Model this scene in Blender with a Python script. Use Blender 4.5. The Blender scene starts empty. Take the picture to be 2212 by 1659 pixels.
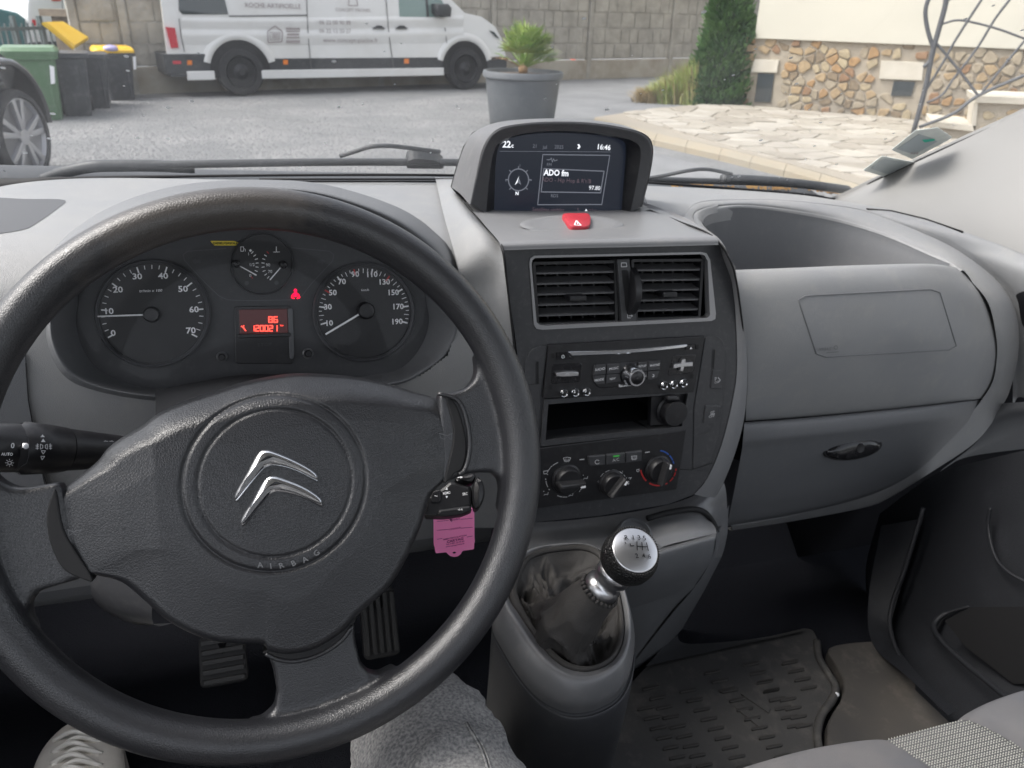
import bpy, bmesh, math, random
import numpy as np
from mathutils import noise as mnoise
from mathutils import Vector, Matrix
random.seed(7); np.random.seed(7)
SC = bpy.context.scene; COL = SC.collection
rad = math.radians
# ------------------------------------------------------------------ camera
F_PX = 1662.0; CX, CY = 1106.0, 829.5          # focal length and centre of a 2212 x 1659 frame
CAM_H = 1.36
def nrm(v): v = np.asarray(v, float); return v / np.linalg.norm(v)
_down = nrm([-96, 3407, 1662])                 # gravity seen from the camera (right, down, forward)
_xv = nrm([4744, -350, 1662])                  # the van's crosswise axis
_dv = np.array([-331, 3400, 1662.0]); _dv = nrm(_dv - _dv @ _xv * _xv)
_zv = -_dv; _yv = np.cross(_zv, _xv)
_zw = -_down; _yw = nrm(_yv - _yv @ _zw * _zw); _xw = np.cross(_yw, _zw)
W = np.array([_xw, _yw, _zw])                  # camera vector -> world vector
CAM = np.array([0, 0, CAM_H])
XV, YV, ZV = W @ _xv, W @ _yv, W @ _zv         # van axes in the world
cam = bpy.data.cameras.new('camera'); camo = bpy.data.objects.new('camera', cam); COL.objects.link(camo)
cam.sensor_width = 36; cam.lens = 36 * F_PX / 2212; cam.clip_start = 0.02; cam.clip_end = 500
_r, _u, _b = W @ [1, 0, 0], W @ [0, -1, 0], W @ [0, 0, -1]
camo.matrix_world = Matrix(((_r[0], _u[0], _b[0], 0), (_r[1], _u[1], _b[1], 0), (_r[2], _u[2], _b[2], CAM_H), (0, 0, 0, 1)))
cam.dof.use_dof = True; cam.dof.focus_distance = 0.62; cam.dof.aperture_fstop = 15
SC.camera = camo
# ------------------------------------------------------------------ sky, sun, exposure
SUN_EL, SUN_AZ = rad(54), rad(-78)             # azimuth from +y towards +x
world = bpy.data.worlds.new('World'); SC.world = world; world.use_nodes = True
wn = world.node_tree.nodes; wl = world.node_tree.links
sky = wn.new('ShaderNodeTexSky'); sky.sky_type = 'NISHITA'; sky.sun_disc = False
sky.sun_elevation = SUN_EL; sky.sun_rotation = SUN_AZ; sky.air_density = 1.0; sky.dust_density = 4.0
hsv = wn.new('ShaderNodeHueSaturation'); hsv.inputs['Saturation'].default_value = 0.3
wl.new(sky.outputs[0], hsv.inputs['Color']); wl.new(hsv.outputs[0], wn['Background'].inputs[0])
wn['Background'].inputs[1].default_value = 0.15
sun = bpy.data.lights.new('sun', 'SUN'); sun.energy = 1.0; sun.angle = rad(28); sun.color = (1, .96, .9)
suno = bpy.data.objects.new('sun', sun); COL.objects.link(suno)
_sd = Vector((math.sin(SUN_AZ) * math.cos(SUN_EL), math.cos(SUN_AZ) * math.cos(SUN_EL), math.sin(SUN_EL)))
suno.rotation_euler = _sd.to_track_quat('Z', 'Y').to_euler(); suno.location = (0, 0, 8)
SC.view_settings.view_transform = 'Standard'; SC.view_settings.look = 'None'
SC.view_settings.gamma = 1; SC.view_settings.exposure = 1.34
SC.render.engine = 'CYCLES'; SC.cycles.use_denoising = True
SC.cycles.max_bounces = 6; SC.cycles.transparent_max_bounces = 12; SC.cycles.caustics_reflective = False; SC.cycles.caustics_refractive = False
# ------------------------------------------------------------------ rays
def ray(px, py): return W @ np.array([(px - CX) / F_PX, (py - CY) / F_PX, 1.0])
def PY(px, py, Y): v = ray(px, py); return CAM + v * Y / (v @ YV)       # point at van depth Y
def PZ(px, py, Z): v = ray(px, py); return CAM + v * Z / (v @ ZV)       # point at van height Z
def PX(px, py, X): v = ray(px, py); return CAM + v * X / (v @ XV)
def V(X, Y, Z): return CAM + X * XV + Y * YV + Z * ZV                   # van coordinates
def G(px, py, z=0.0): v = ray(px, py); return CAM + v * (z - CAM_H) / v[2]   # on the ground outside
def toV(p): d = np.asarray(p) - CAM; return d @ XV, d @ YV, d @ ZV
class Plane:
    def __init__(s, o, n, u):
        s.o = np.asarray(o, float); s.n = nrm(n); u = np.asarray(u, float); s.u = nrm(u - u @ s.n * s.n); s.v = np.cross(s.n, s.u)
    def hit(s, px, py, h=0.0):
        v = ray(px, py); t = ((s.o + s.n * h - CAM) @ s.n) / (v @ s.n); return CAM + v * t
    def uv(s, px, py, h=0.0): d = s.hit(px, py, h) - s.o; return d @ s.u, d @ s.v
    def at(s, a, b, h=0.0): return s.o + s.u * a + s.v * b + s.n * h
def vplane(p0, p1):                             # upright plane through two ground points, facing the camera
    p0, p1 = np.asarray(p0), np.asarray(p1); u = nrm([p1[0] - p0[0], p1[1] - p0[1], 0]); n = np.cross(u, [0, 0, 1]); return Plane(p0, n, u)
# ------------------------------------------------------------------ objects
def tag(o, label=None, cat=None, group=None, kind=None):
    if label: o['label'] = label
    if cat: o['category'] = cat
    if group: o['group'] = group
    if kind: o['kind'] = kind
    return o
def thing(name, loc, label=None, cat=None, group=None, kind=None):
    o = bpy.data.objects.new(name, None); COL.objects.link(o); o.location = Vector(loc); o.empty_display_size = .05
    return tag(o, label, cat, group, kind)
def root_of(o):
    while o.parent: o = o.parent
    return o
def mesh(name, vs, fs, mat, parent=None, smooth=True, loc=None, me=None):
    if me is None:
        vs = np.asarray(vs, float)
        off = np.array(root_of(parent).location) if parent else (np.asarray(loc) if loc is not None else np.zeros(3))
        me = bpy.data.meshes.new(name); me.from_pydata((vs - off).tolist(), [], [list(map(int, f)) for f in fs]); me.update()
        if smooth: me.polygons.foreach_set('use_smooth', [True] * len(me.polygons))
        for m in (mat if isinstance(mat, (list, tuple)) else [mat]): me.materials.append(m)
    o = bpy.data.objects.new(name, me); COL.objects.link(o)
    if parent: o.parent = parent
    elif loc is not None: o.location = Vector(loc)
    return o
class MB:                                       # gathers shapes into one mesh
    def __init__(s): s.v = []; s.f = []
    def add(s, vs, fs): n = len(s.v); s.v += [np.asarray(p, float) for p in vs]; s.f += [[i + n for i in f] for f in fs]; return s
    def build(s, name, mat, parent=None, smooth=True, loc=None, ang=None):
        o = mesh(name, s.v, s.f, mat, parent, smooth, loc)
        if ang: sharp(o, ang)
        return o
def sharp(o, deg=35):
    bm = bmesh.new(); bm.from_mesh(o.data); bmesh.ops.recalc_face_normals(bm, faces=bm.faces)
    for e in bm.edges:
        if len(e.link_faces) == 2 and e.calc_face_angle(0) > rad(deg): e.smooth = False
    bm.to_mesh(o.data); bm.free(); return o
def bevel(o, w, seg=2, ang=30):
    m = o.modifiers.new('bevel', 'BEVEL'); m.width = w; m.segments = seg; m.limit_method = 'ANGLE'; m.angle_limit = rad(ang); return o
def cr(pts, n, closed=False):                   # Catmull-Rom resample
    P = np.asarray(pts, float); m = len(P)
    if m == 2 and not closed: t = np.linspace(0, 1, n)[:, None]; return P[0] * (1 - t) + P[1] * t
    out = []; segs = m if closed else m - 1
    for k in range(n):
        t = k / n * segs if closed else k / (n - 1) * segs
        i = min(int(t), segs - 1); w = t - i
        if closed: a, b, c, d = P[(i - 1) % m], P[i % m], P[(i + 1) % m], P[(i + 2) % m]
        else:
            b, c = P[i], P[i + 1]; a = P[i - 1] if i else 2 * b - c; d = P[i + 2] if i + 2 < m else 2 * c - b
        out.append(.5 * ((2 * b) + (-a + c) * w + (2 * a - 5 * b + 4 * c - d) * w * w + (-a + 3 * b - 3 * c + d) * w ** 3))
    return np.array(out)
def grid_faces(nr, nc, cu=False, cv=False):
    f = []
    for i in range(nr if cv else nr - 1):
        for j in range(nc if cu else nc - 1):
            a, b = i * nc + j, i * nc + (j + 1) % nc; c, d = ((i + 1) % nr) * nc + (j + 1) % nc, ((i + 1) % nr) * nc + j
            f.append([a, b, c, d])
    return f
def patch(rows, nu, nv, closed=False):          # rows of control points -> smooth grid
    R = [cr(r, nu, closed) for r in rows]; G_ = np.array([cr([r[j] for r in R], nv) for j in range(nu)]).transpose(1, 0, 2)
    return G_.reshape(-1, 3), grid_faces(nv, nu, cu=closed)
def loft(loops, closed=True, caps=(False, False)):
    n = len(loops[0]); vs = [p for l in loops for p in l]; fs = grid_faces(len(loops), n, cu=closed)
    if caps[0]: fs.append(list(range(n))[::-1])
    if caps[1]: fs.append([(len(loops) - 1) * n + i for i in range(n)])
    return vs, fs
def tube(path, r, seg=8, closed=False, caps=True):
    P = np.asarray(path, float); n = len(P); rr = r if hasattr(r, '__len__') else [r] * n
    loops = []; up = np.array([0.13, 0.27, .95])
    T = [nrm(P[(i + 1) % n] - P[(i - 1) % n]) if closed else nrm(P[min(i + 1, n - 1)] - P[max(i - 1, 0)]) for i in range(n)]
    a = nrm(np.cross(T[0], up) if abs(T[0] @ nrm(up)) < .95 else np.cross(T[0], [1, 0, 0]))
    for i in range(n):
        a = nrm(a - a @ T[i] * T[i]); b = np.cross(T[i], a)
        loops.append([P[i] + rr[i] * (math.cos(t) * a + math.sin(t) * b) for t in np.linspace(0, 2 * math.pi, seg, endpoint=False)])
    vs = [p for l in loops for p in l]; fs = grid_faces(n, seg, cu=True, cv=closed)
    if caps and not closed: fs += [list(range(seg))[::-1], [(n - 1) * seg + i for i in range(seg)]]
    return vs, fs
def box(o, u, v, w):                            # corner o, edges u v w
    o, u, v, w = map(lambda q: np.asarray(q, float), (o, u, v, w))
    vs = [o, o + u, o + u + v, o + v, o + w, o + u + w, o + u + v + w, o + v + w]
    return vs, [[0, 3, 2, 1], [4, 5, 6, 7], [0, 1, 5, 4], [1, 2, 6, 5], [2, 3, 7, 6], [3, 0, 4, 7]]
def prism(pl, uv, h0, h1, inset=0.0, hin=None):  # outline (u,v) extruded; inset = chamfer of the front edge
    uv = np.asarray(uv, float); n = len(uv)
    area = .5 * sum(uv[i][0] * uv[(i + 1) % n][1] - uv[(i + 1) % n][0] * uv[i][1] for i in range(n))
    if area < 0: uv = uv[::-1]
    L = [[pl.at(a, b, h0) for a, b in uv]]
    if inset > 0:
        nn = []
        for i in range(n):
            d0 = uv[i] - uv[i - 1]; d1 = uv[(i + 1) % n] - uv[i]; d0 = d0 / (np.linalg.norm(d0) + 1e-12); d1 = d1 / (np.linalg.norm(d1) + 1e-12)
            t = d0 + d1; t = t / (np.linalg.norm(t) + 1e-12); nn.append([-t[1], t[0]])
        nn = np.array(nn); hh = h1 - inset if hin is None else hin
        L.append([pl.at(a, b, hh) for a, b in uv]); L.append([pl.at(a, b, h1 - .3 * (h1 - hh)) for a, b in uv + nn * inset * .3]); L.append([pl.at(a, b, h1) for a, b in uv + nn * inset])
    else: L.append([pl.at(a, b, h1) for a, b in uv])
    return loft(L, True, (True, True))
def pxs(pl, pts, h=0.0): return [pl.uv(x, y, h) for x, y in pts]
def ring_px(pl, pts, n, h=0.0): return cr(pxs(pl, pts, h), n, True)
def rounded(c, r=.2, n=4):                      # rounded corners for a polygon of (u,v)
    c = np.asarray(c, float); out = []; m = len(c)
    for i in range(m):
        p, q, s = c[i - 1], c[i], c[(i + 1) % m]; la, lb = np.linalg.norm(p - q), np.linalg.norm(s - q); d = min(r, la * .49, lb * .49)
        a, b = q + (p - q) / la * d, q + (s - q) / lb * d
        for k in range(n + 1): t = k / n; out.append((1 - t) ** 2 * a + 2 * t * (1 - t) * q + t * t * b)
    return np.array(out)
def circ(pl, cu, cv, r, n=32, r2=None): return [(cu + r * math.cos(t), cv + (r2 or r) * math.sin(t)) for t in np.linspace(0, 2 * math.pi, n, endpoint=False)]
def lathe(o, ax, prof, n=32, ref=None):         # profile of (radius, height along axis)
    ax = nrm(ax); a = nrm(np.cross(ax, ref if ref is not None else ([0, 0, 1] if abs(ax[2]) < .9 else [1, 0, 0]))); b = np.cross(ax, a); o = np.asarray(o, float)
    L = [[o + ax * h + r * (math.cos(t) * a + math.sin(t) * b) for t in np.linspace(0, 2 * math.pi, n, endpoint=False)] for r, h in prof]
    return loft(L, True, (True, True))
_tc = {}
def text_uv(s, size, align='CENTER', shear=0, space=1.0, bold=0.0):
    k = (s, align, shear, space, bold)
    if k not in _tc:
        cu = bpy.data.curves.new('t', 'FONT'); cu.body = s; cu.align_x = align; cu.align_y = 'CENTER'; cu.shear = shear; cu.space_character = space
        cu.resolution_u = 2; cu.offset = bold
        ob = bpy.data.objects.new('t', cu); COL.objects.link(ob); dg = bpy.context.evaluated_depsgraph_get()
        me = bpy.data.meshes.new_from_object(ob.evaluated_get(dg)); bpy.data.objects.remove(ob)
        _tc[k] = ([tuple(v.co[:2]) for v in me.vertices], [list(p.vertices) for p in me.polygons]); bpy.data.meshes.remove(me)
    vs, fs = _tc[k]; return np.array(vs).reshape(-1, 2) * size, fs
def text(mb, pl, s, px, py, hpx, h=0.0006, rot=0.0, align='CENTER', wide=1.0, **kw):   # cap height in pixels of the frame
    u, v = pl.uv(px, py, h); u2, v2 = pl.uv(px, py - hpx, h); size = math.hypot(u2 - u, v2 - v) / .7
    t, fs = text_uv(s, size, align, **kw)
    if len(t) == 0: return
    c, sn = math.cos(rad(rot)), math.sin(rad(rot))
    mb.add([pl.at(u + (a * wide) * c - b * sn, v + (a * wide) * sn + b * c, h) for a, b in t], fs)
def stroke(mb, pl, pts, wpx, h=0.0006, closed=False):    # flat printed line through pixel points
    P = np.array([pl.uv(x, y, h) for x, y in pts]); u2 = pl.uv(pts[0][0] + wpx, pts[0][1], h); w = math.hypot(u2[0] - P[0][0], u2[1] - P[0][1]) / 2
    n = len(P)
    for i in range(n if closed else n - 1):
        a, b = P[i], P[(i + 1) % n]; d = (b - a) / (np.linalg.norm(b - a) + 1e-9); q = np.array([-d[1], d[0]]) * w; e = d * w * .3
        mb.add([pl.at(*(a - e + q), h), pl.at(*(a - e - q), h), pl.at(*(b + e - q), h), pl.at(*(b + e + q), h)], [[0, 1, 2, 3]])
def flat(mb, pl, pts, h=0.0006): mb.add([pl.at(*pl.uv(x, y, h), h) for x, y in pts], [list(range(len(pts)))])
# ------------------------------------------------------------------ materials
def mat(name, col, rough=.5, metal=0.0, bump=None, var=None, spec=.5, emit=None, coat=0, dust=None, normal_scale=None):
    """bump = (kind, scale, strength, distance); var = (scale, second colour, amount); dust = (scale, colour, amount)"""
    m = bpy.data.materials.new(name); m.use_nodes = True; nt = m.node_tree; N = nt.nodes; L = nt.links; b = N['Principled BSDF']
    b.inputs['Base Color'].default_value = (*col, 1); b.inputs['Roughness'].default_value = rough; b.inputs['Metallic'].default_value = metal
    b.inputs['Specular IOR Level'].default_value = spec; b.inputs['Coat Weight'].default_value = coat
    tc = N.new('ShaderNodeTexCoord')
    if emit: b.inputs['Emission Color'].default_value = (*emit[0], 1); b.inputs['Emission Strength'].default_value = emit[1]
    src = None
    def mixc(fac, a, c):
        mx = N.new('ShaderNodeMix'); mx.data_type = 'RGBA'; L.new(fac, mx.inputs[0])
        if a is None: mx.inputs[6].default_value = (*col, 1)
        else: L.new(a, mx.inputs[6])
        mx.inputs[7].default_value = (*c, 1); return mx.outputs[2]
    def rampn(sock, lo, hi, amt):
        r = N.new('ShaderNodeMapRange'); L.new(sock, r.inputs[0]); r.inputs[1].default_value = lo; r.inputs[2].default_value = hi; r.inputs[4].default_value = amt; return r.outputs[0]
    if var:
        n = N.new('ShaderNodeTexNoise'); n.inputs['Scale'].default_value = var[0]; n.inputs['Detail'].default_value = 5; L.new(tc.outputs['Object'], n.inputs['Vector'])
        src = mixc(rampn(n.outputs[0], .35, .65, var[2]), None, var[1])
        r2 = N.new('ShaderNodeMapRange'); L.new(n.outputs[0], r2.inputs[0]); r2.inputs[3].default_value = max(rough - .08, 0); r2.inputs[4].default_value = rough + .08; L.new(r2.outputs[0], b.inputs['Roughness'])
    if dust:
        n = N.new('ShaderNodeTexNoise'); n.inputs['Scale'].default_value = dust[0]; n.inputs['Detail'].default_value = 6; n.inputs['Roughness'].default_value = .7; L.new(tc.outputs['Object'], n.inputs['Vector'])
        src = mixc(rampn(n.outputs[0], .52, .72, dust[2]), src, dust[1])
    if src: L.new(src, b.inputs['Base Color'])
    if bump:
        kind, sc, st, dist = bump
        if kind == 'leather':
            n = N.new('ShaderNodeTexVoronoi'); n.feature = 'DISTANCE_TO_EDGE'; n.inputs['Scale'].default_value = sc
            nz = N.new('ShaderNodeTexNoise'); nz.inputs['Scale'].default_value = sc * .6; L.new(tc.outputs['Object'], nz.inputs['Vector'])
            mv = N.new('ShaderNodeMix'); mv.data_type = 'VECTOR'; mv.inputs[0].default_value = .55 / sc
            L.new(tc.outputs['Object'], mv.inputs[4]); L.new(nz.outputs['Color'], mv.inputs[5]); L.new(mv.outputs[1], n.inputs['Vector'])
            r = N.new('ShaderNodeMapRange'); L.new(n.outputs['Distance'], r.inputs[0]); r.inputs[2].default_value = .25; r.interpolation_type = 'SMOOTHSTEP'; out = r.outputs[0]
        elif kind == 'noise':
            n = N.new('ShaderNodeTexNoise'); n.inputs['Scale'].default_value = sc; n.inputs['Detail'].default_value = 4; L.new(tc.outputs['Object'], n.inputs['Vector']); out = n.outputs[0]
        elif kind == 'weave':
            n = N.new('ShaderNodeTexWave'); n.inputs['Scale'].default_value = sc; n.inputs['Distortion'].default_value = .3; n.bands_direction = 'DIAGONAL'; L.new(tc.outputs['Object'], n.inputs['Vector']); out = n.outputs['Fac']
        bp = N.new('ShaderNodeBump'); bp.inputs['Strength'].default_value = st; bp.inputs['Distance'].default_value = dist; L.new(out, bp.inputs['Height']); L.new(bp.outputs[0], b.inputs['Normal'])
    return m
M = {}
M['wheel'] = mat('wheel_plastic', (.013, .0135, .016), .34, bump=('leather', 620, .30, .0004), var=(9, (.022, .0225, .026), .5), dust=(14, (.045, .043, .04), .2), spec=.65)
M['worn'] = M['wheel']
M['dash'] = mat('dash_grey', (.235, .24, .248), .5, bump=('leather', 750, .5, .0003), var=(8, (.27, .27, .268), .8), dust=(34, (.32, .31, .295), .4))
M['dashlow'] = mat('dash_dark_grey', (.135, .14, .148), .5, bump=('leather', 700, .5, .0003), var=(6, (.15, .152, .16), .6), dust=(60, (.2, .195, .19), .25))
M['shelf'] = mat('shelf_grey', (.19, .193, .20), .42, bump=('noise', 900, .3, .0003), var=(8, (.22, .22, .225), .6), dust=(80, (.25, .24, .23), .35))
M['console'] = mat('console_charcoal', (.045, .046, .05), .38, bump=('noise', 1500, .2, .0002), dust=(160, (.12, .12, .12), .35))
M['silver'] = mat('satin_grey_trim', (.145, .147, .153), .36, metal=.15, bump=('noise', 900, .2, .0002), var=(7, (.17, .17, .17), .5), dust=(70, (.3, .28, .26), .25))
M['black'] = mat('black_plastic', (.012, .012, .014), .4, bump=('noise', 1200, .2, .0002), dust=(90, (.06, .06, .06), .3))
M['gloss'] = mat('gloss_black', (.01, .01, .012), .18, dust=(220, (.1, .1, .1), .25))
M['void'] = mat('dark_recess', (.006, .006, .007), .7)
M['carpet'] = mat('black_carpet', (.013, .014, .018), .95, bump=('noise', 500, .8, .002), spec=.1)
M['rubber'] = mat('rubber_mat', (.032, .032, .033), .6, bump=('noise', 300, .4, .0008), var=(5, (.06, .057, .053), .7), dust=(30, (.15, .135, .12), .4))
M['chrome'] = mat('chrome', (.75, .76, .78), .12, metal=1, dust=(90, (.4, .4, .4), .2))
M['satin'] = mat('satin_metal', (.6, .6, .61), .3, metal=1)
M['leather'] = mat('gaiter_leather', (.04, .038, .037), .66, bump=('leather', 420, .3, .0003), var=(12, (.058, .055, .052), .6), dust=(35, (.12, .108, .096), .25), spec=.3)
M['knob'] = mat('knob_leather', (.012, .012, .012), .32, bump=('leather', 330, .8, .0006))
M['white'] = mat('white_print', (.9, .9, .92), .6)
M['grey'] = mat('grey_print', (.5, .5, .51), .6)
M['dim'] = mat('dim_print', (.06, .062, .066), .6)
M['red'] = mat('red_print', (.5, .03, .03), .6)
M['blue'] = mat('blue_print', (.03, .1, .4), .6)
M['lcdred'] = mat('lit_red_segments', (.3, .01, .005), .6, emit=((1, .06, .04), 1.3))
M['lamp'] = mat('warning_lamp_red', (.4, .0, .005), .6, emit=((1, .0, .03), 1.5))
M['led'] = mat('green_led', (.04, .2, .04), .5, emit=((.1, 1, .15), .06))
M['scrtext'] = mat('screen_white', (.3, .3, .3), .6, emit=((.9, .93, 1), .42))
M['scrdim'] = mat('screen_grey', (.05, .05, .05), .6, emit=((.6, .65, .8), .09))
M['scrpink'] = mat('screen_faint_text', (.05, .04, .05), .6, emit=((.8, .55, .65), .05))
M['screen'] = mat('display_glass', (.008, .009, .012), .22, emit=((.3, .4, .7), .012))
M['hazard'] = mat('hazard_red', (.42, .035, .05), .4)
M['yellow'] = mat('yellow_label', (1.0, .78, .06), .5)
M['pink'] = mat('pink_card', (1.0, .27, .56), .5, var=(60, (.98, .31, .56), .5))
M['pinkink'] = mat('pink_card_ink', (.2, .02, .12), .6)
M['pillar'] = mat('pillar_trim', (.22, .217, .21), .55, bump=('noise', 700, .2, .0003), var=(3, (.245, .242, .236), .5))
M['seat'] = mat('seat_cloth', (.15, .15, .158), .9, bump=('noise', 1300, .8, .0006), var=(18, (.2, .19, .185), .7), spec=.2)
M['jean'] = mat('grey_denim', (.12, .12, .125), .9, bump=('noise', 1200, .5, .0006), var=(420, (.30, .297, .29), .8), spec=.15, dust=(7, (.36, .35, .34), .35))
M['shoe'] = mat('off_white_canvas', (.72, .69, .64), .8, bump=('noise', 200, .5, .001), var=(30, (.55, .52, .48), .6))
M['gap'] = M['void']
M['clear'] = bpy.data.materials.new('cluster_cover')
def glassy(m, fac, haze=0.0, hazecol=(.8, .82, .85), specks=0.0, tint=(1, 1, 1)):
    m.use_nodes = True; nt = m.node_tree; N = nt.nodes; L = nt.links; N.clear()
    out = N.new('ShaderNodeOutputMaterial'); tr = N.new('ShaderNodeBsdfTransparent'); tr.inputs[0].default_value = (*tint, 1)
    gl = N.new('ShaderNodeBsdfGlossy'); gl.inputs['Roughness'].default_value = .03
    lw = N.new('ShaderNodeFresnel'); lw.inputs[0].default_value = 1.45
    mu = N.new('ShaderNodeMath'); mu.operation = 'MULTIPLY'; mu.inputs[1].default_value = fac; L.new(lw.outputs[0], mu.inputs[0])
    mx = N.new('ShaderNodeMixShader'); L.new(mu.outputs[0], mx.inputs[0]); L.new(tr.outputs[0], mx.inputs[1]); L.new(gl.outputs[0], mx.inputs[2]); last = mx.outputs[0]
    if haze or specks:
        df = N.new('ShaderNodeBsdfDiffuse'); df.inputs[0].default_value = (*hazecol, 1); tc = N.new('ShaderNodeTexCoord')
        n1 = N.new('ShaderNodeTexNoise'); n1.inputs['Scale'].default_value = 5; L.new(tc.outputs['Object'], n1.inputs['Vector'])
        m1 = N.new('ShaderNodeMapRange'); m1.inputs[1].default_value = .3; m1.inputs[2].default_value = .7; m1.inputs[3].default_value = haze * .5; m1.inputs[4].default_value = haze * 1.5; L.new(n1.outputs[0], m1.inputs[0])
        vo = N.new('ShaderNodeTexVoronoi'); vo.inputs['Scale'].default_value = 42; L.new(tc.outputs['Object'], vo.inputs['Vector'])
        wn_ = N.new('ShaderNodeTexWhiteNoise'); L.new(vo.outputs['Position'], wn_.inputs['Vector'])
        sz = N.new('ShaderNodeMapRange'); sz.inputs[1].default_value = .55; sz.inputs[2].default_value = 1; sz.inputs[4].default_value = .14; L.new(wn_.outputs['Value'], sz.inputs[0])
        lt = N.new('ShaderNodeMath'); lt.operation = 'LESS_THAN'; L.new(vo.outputs['Distance'], lt.inputs[0]); L.new(sz.outputs[0], lt.inputs[1])
        sp = N.new('ShaderNodeMath'); sp.operation = 'MULTIPLY_ADD'; sp.inputs[1].default_value = specks; L.new(lt.outputs[0], sp.inputs[0]); L.new(m1.outputs[0], sp.inputs[2])
        m2 = N.new('ShaderNodeMixShader'); L.new(sp.outputs[0], m2.inputs[0]); L.new(last, m2.inputs[1]); L.new(df.outputs[0], m2.inputs[2]); last = m2.outputs[0]
    L.new(last, out.inputs[0]); return m
glassy(M['clear'], .22)
M['windscreen'] = glassy(bpy.data.materials.new('windscreen_glass'), .5, .12, specks=.8)

M['emb'] = mat('embossed_edge', (.13, .133, .14), .35)
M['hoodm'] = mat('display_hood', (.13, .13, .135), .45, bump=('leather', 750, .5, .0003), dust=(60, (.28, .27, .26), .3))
M['bulk'] = mat('pale_bulkhead', (.30, .30, .30), .7)
M['liner'] = mat('headliner', (.45, .44, .42), .9)
M['carpet2'] = mat('tunnel_carpet', (.075, .077, .082), .95, bump=('noise', 400, .8, .002), spec=.1)
M['mat2'] = mat('brown_mat', (.038, .036, .034), .85, bump=('noise', 300, .5, .001), var=(6, (.085, .074, .062), .7), dust=(25, (.15, .13, .11), .35))
M['laceM'] = mat('shoe_lace', (.85, .83, .78), .8)
M['recess'] = mat('recess_shade_grey', (.07, .072, .077), .55)
M['lowerc'] = mat('lower_console', (.05, .052, .057), .5, bump=('noise', 900, .3, .0003), dust=(50, (.09, .09, .09), .3))
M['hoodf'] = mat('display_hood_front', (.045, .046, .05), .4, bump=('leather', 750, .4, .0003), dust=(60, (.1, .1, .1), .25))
M['ribm'] = mat('mat_rib', (.028, .026, .024), .6)
M['flatdark'] = mat('matt_dark_plastic', (.03, .031, .034), .9, spec=.08)
M['ventrim'] = mat('vent_trim_silver', (.34, .34, .35), .3, metal=.6, dust=(200, (.4, .4, .4), .2))
# ================================================================== OUTSIDE
M['gravel'] = mat('grey_gravel', (.19, .195, .197), .9, bump=('noise', 45, 1.0, .035), var=(1.0, (.275, .275, .272), .9), dust=(22, (.10, .105, .11), .85))
M['pebble'] = mat('loose_pebbles', (.24, .245, .245), .9, var=(9, (.2, .2, .21), .9))
M['asph'] = mat('tarmac', (.16, .165, .17), .9, bump=('noise', 120, .8, .006), var=(1.5, (.23, .235, .24), .7), dust=(60, (.33, .33, .33), .5))
M['conc'] = mat('cast_concrete', (.40, .378, .33), .85, bump=('noise', 9, .9, .03), var=(3.5, (.26, .245, .215), .8), dust=(1.3, (.46, .44, .40), .6))
M['concbase'] = mat('stained_concrete', (.40, .37, .31), .85, bump=('noise', 12, .5, .01), var=(2.2, (.26, .22, .17), .8), dust=(5, (.5, .47, .42), .5))
M['vanw'] = mat('white_van_paint', (.74, .74, .735), .22, coat=.5, var=(2, (.69, .69, .675), .6), dust=(1.3, (.60, .585, .55), .4))
M['vanpl'] = mat('van_black_plastic', (.035, .038, .042), .55, dust=(12, (.12, .12, .12), .4))
M['glassd'] = mat('tinted_glass', (.03, .04, .045), .06, spec=.8)
M['glassg'] = mat('greenish_glass', (.16, .24, .22), .08, spec=.8)
M['seam'] = mat('panel_gap', (.12, .12, .12), .7)
M['tyre'] = mat('tyre_rubber', (.018, .018, .02), .75, bump=('noise', 60, .5, .003), dust=(14, (.08, .08, .08), .5))
M['tail'] = mat('red_tail_lens', (.55, .01, .03), .15, coat=1)
M['amber'] = mat('amber_lens', (.8, .22, .03), .25)
M['print'] = mat('grey_brown_print', (.34, .30, .30), .6)
M['bing'] = mat('green_bin_plastic', (.085, .17, .085), .45, var=(4, (.12, .21, .12), .6), dust=(16, (.25, .3, .25), .3))
M['bind'] = mat('dark_bin_plastic', (.045, .049, .057), .45, var=(4, (.07, .074, .082), .6), dust=(10, (.17, .175, .18), .6))
M['biny'] = mat('yellow_lid_plastic', (.85, .50, .015), .4, var=(5, (.9, .6, .06), .5))
M['lilac'] = mat('lilac_bag', (.42, .38, .62), .5)
M['carpaint'] = mat('dark_grey_paint', (.035, .037, .04), .2, metal=.3, coat=1)
M['alloy'] = mat('alloy_silver', (.46, .46, .48), .35, metal=.7)
M['alloyd'] = mat('alloy_dark', (.03, .03, .033), .5, metal=.3)
M['pot'] = mat('grey_planter', (.115, .125, .135), .55, var=(3, (.145, .155, .165), .6), dust=(20, (.25, .26, .27), .3))
M['soil'] = mat('potting_soil', (.09, .06, .04), .95, bump=('noise', 80, 1, .01))
M['palm'] = mat('palm_green', (.16, .28, .05), .5, var=(7, (.36, .42, .12), .8))
M['palmd'] = mat('palm_dry', (.36, .23, .12), .8)
M['cyp'] = mat('cypress_green', (.04, .11, .028), .7, var=(5, (.085, .17, .04), .9))
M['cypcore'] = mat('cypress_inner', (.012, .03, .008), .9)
M['cypdry'] = mat('cypress_dry', (.20, .12, .075), .85, var=(9, (.12, .08, .05), .8))
M['grass'] = mat('tall_grass', (.26, .36, .08), .7, var=(3, (.46, .46, .18), .9))
M['grassd'] = mat('dry_grass', (.34, .26, .13), .8)
M['render'] = mat('cream_render', (.60, .575, .49), .85, bump=('noise', 120, .3, .003), var=(.8, (.55, .525, .45), .5))
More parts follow.
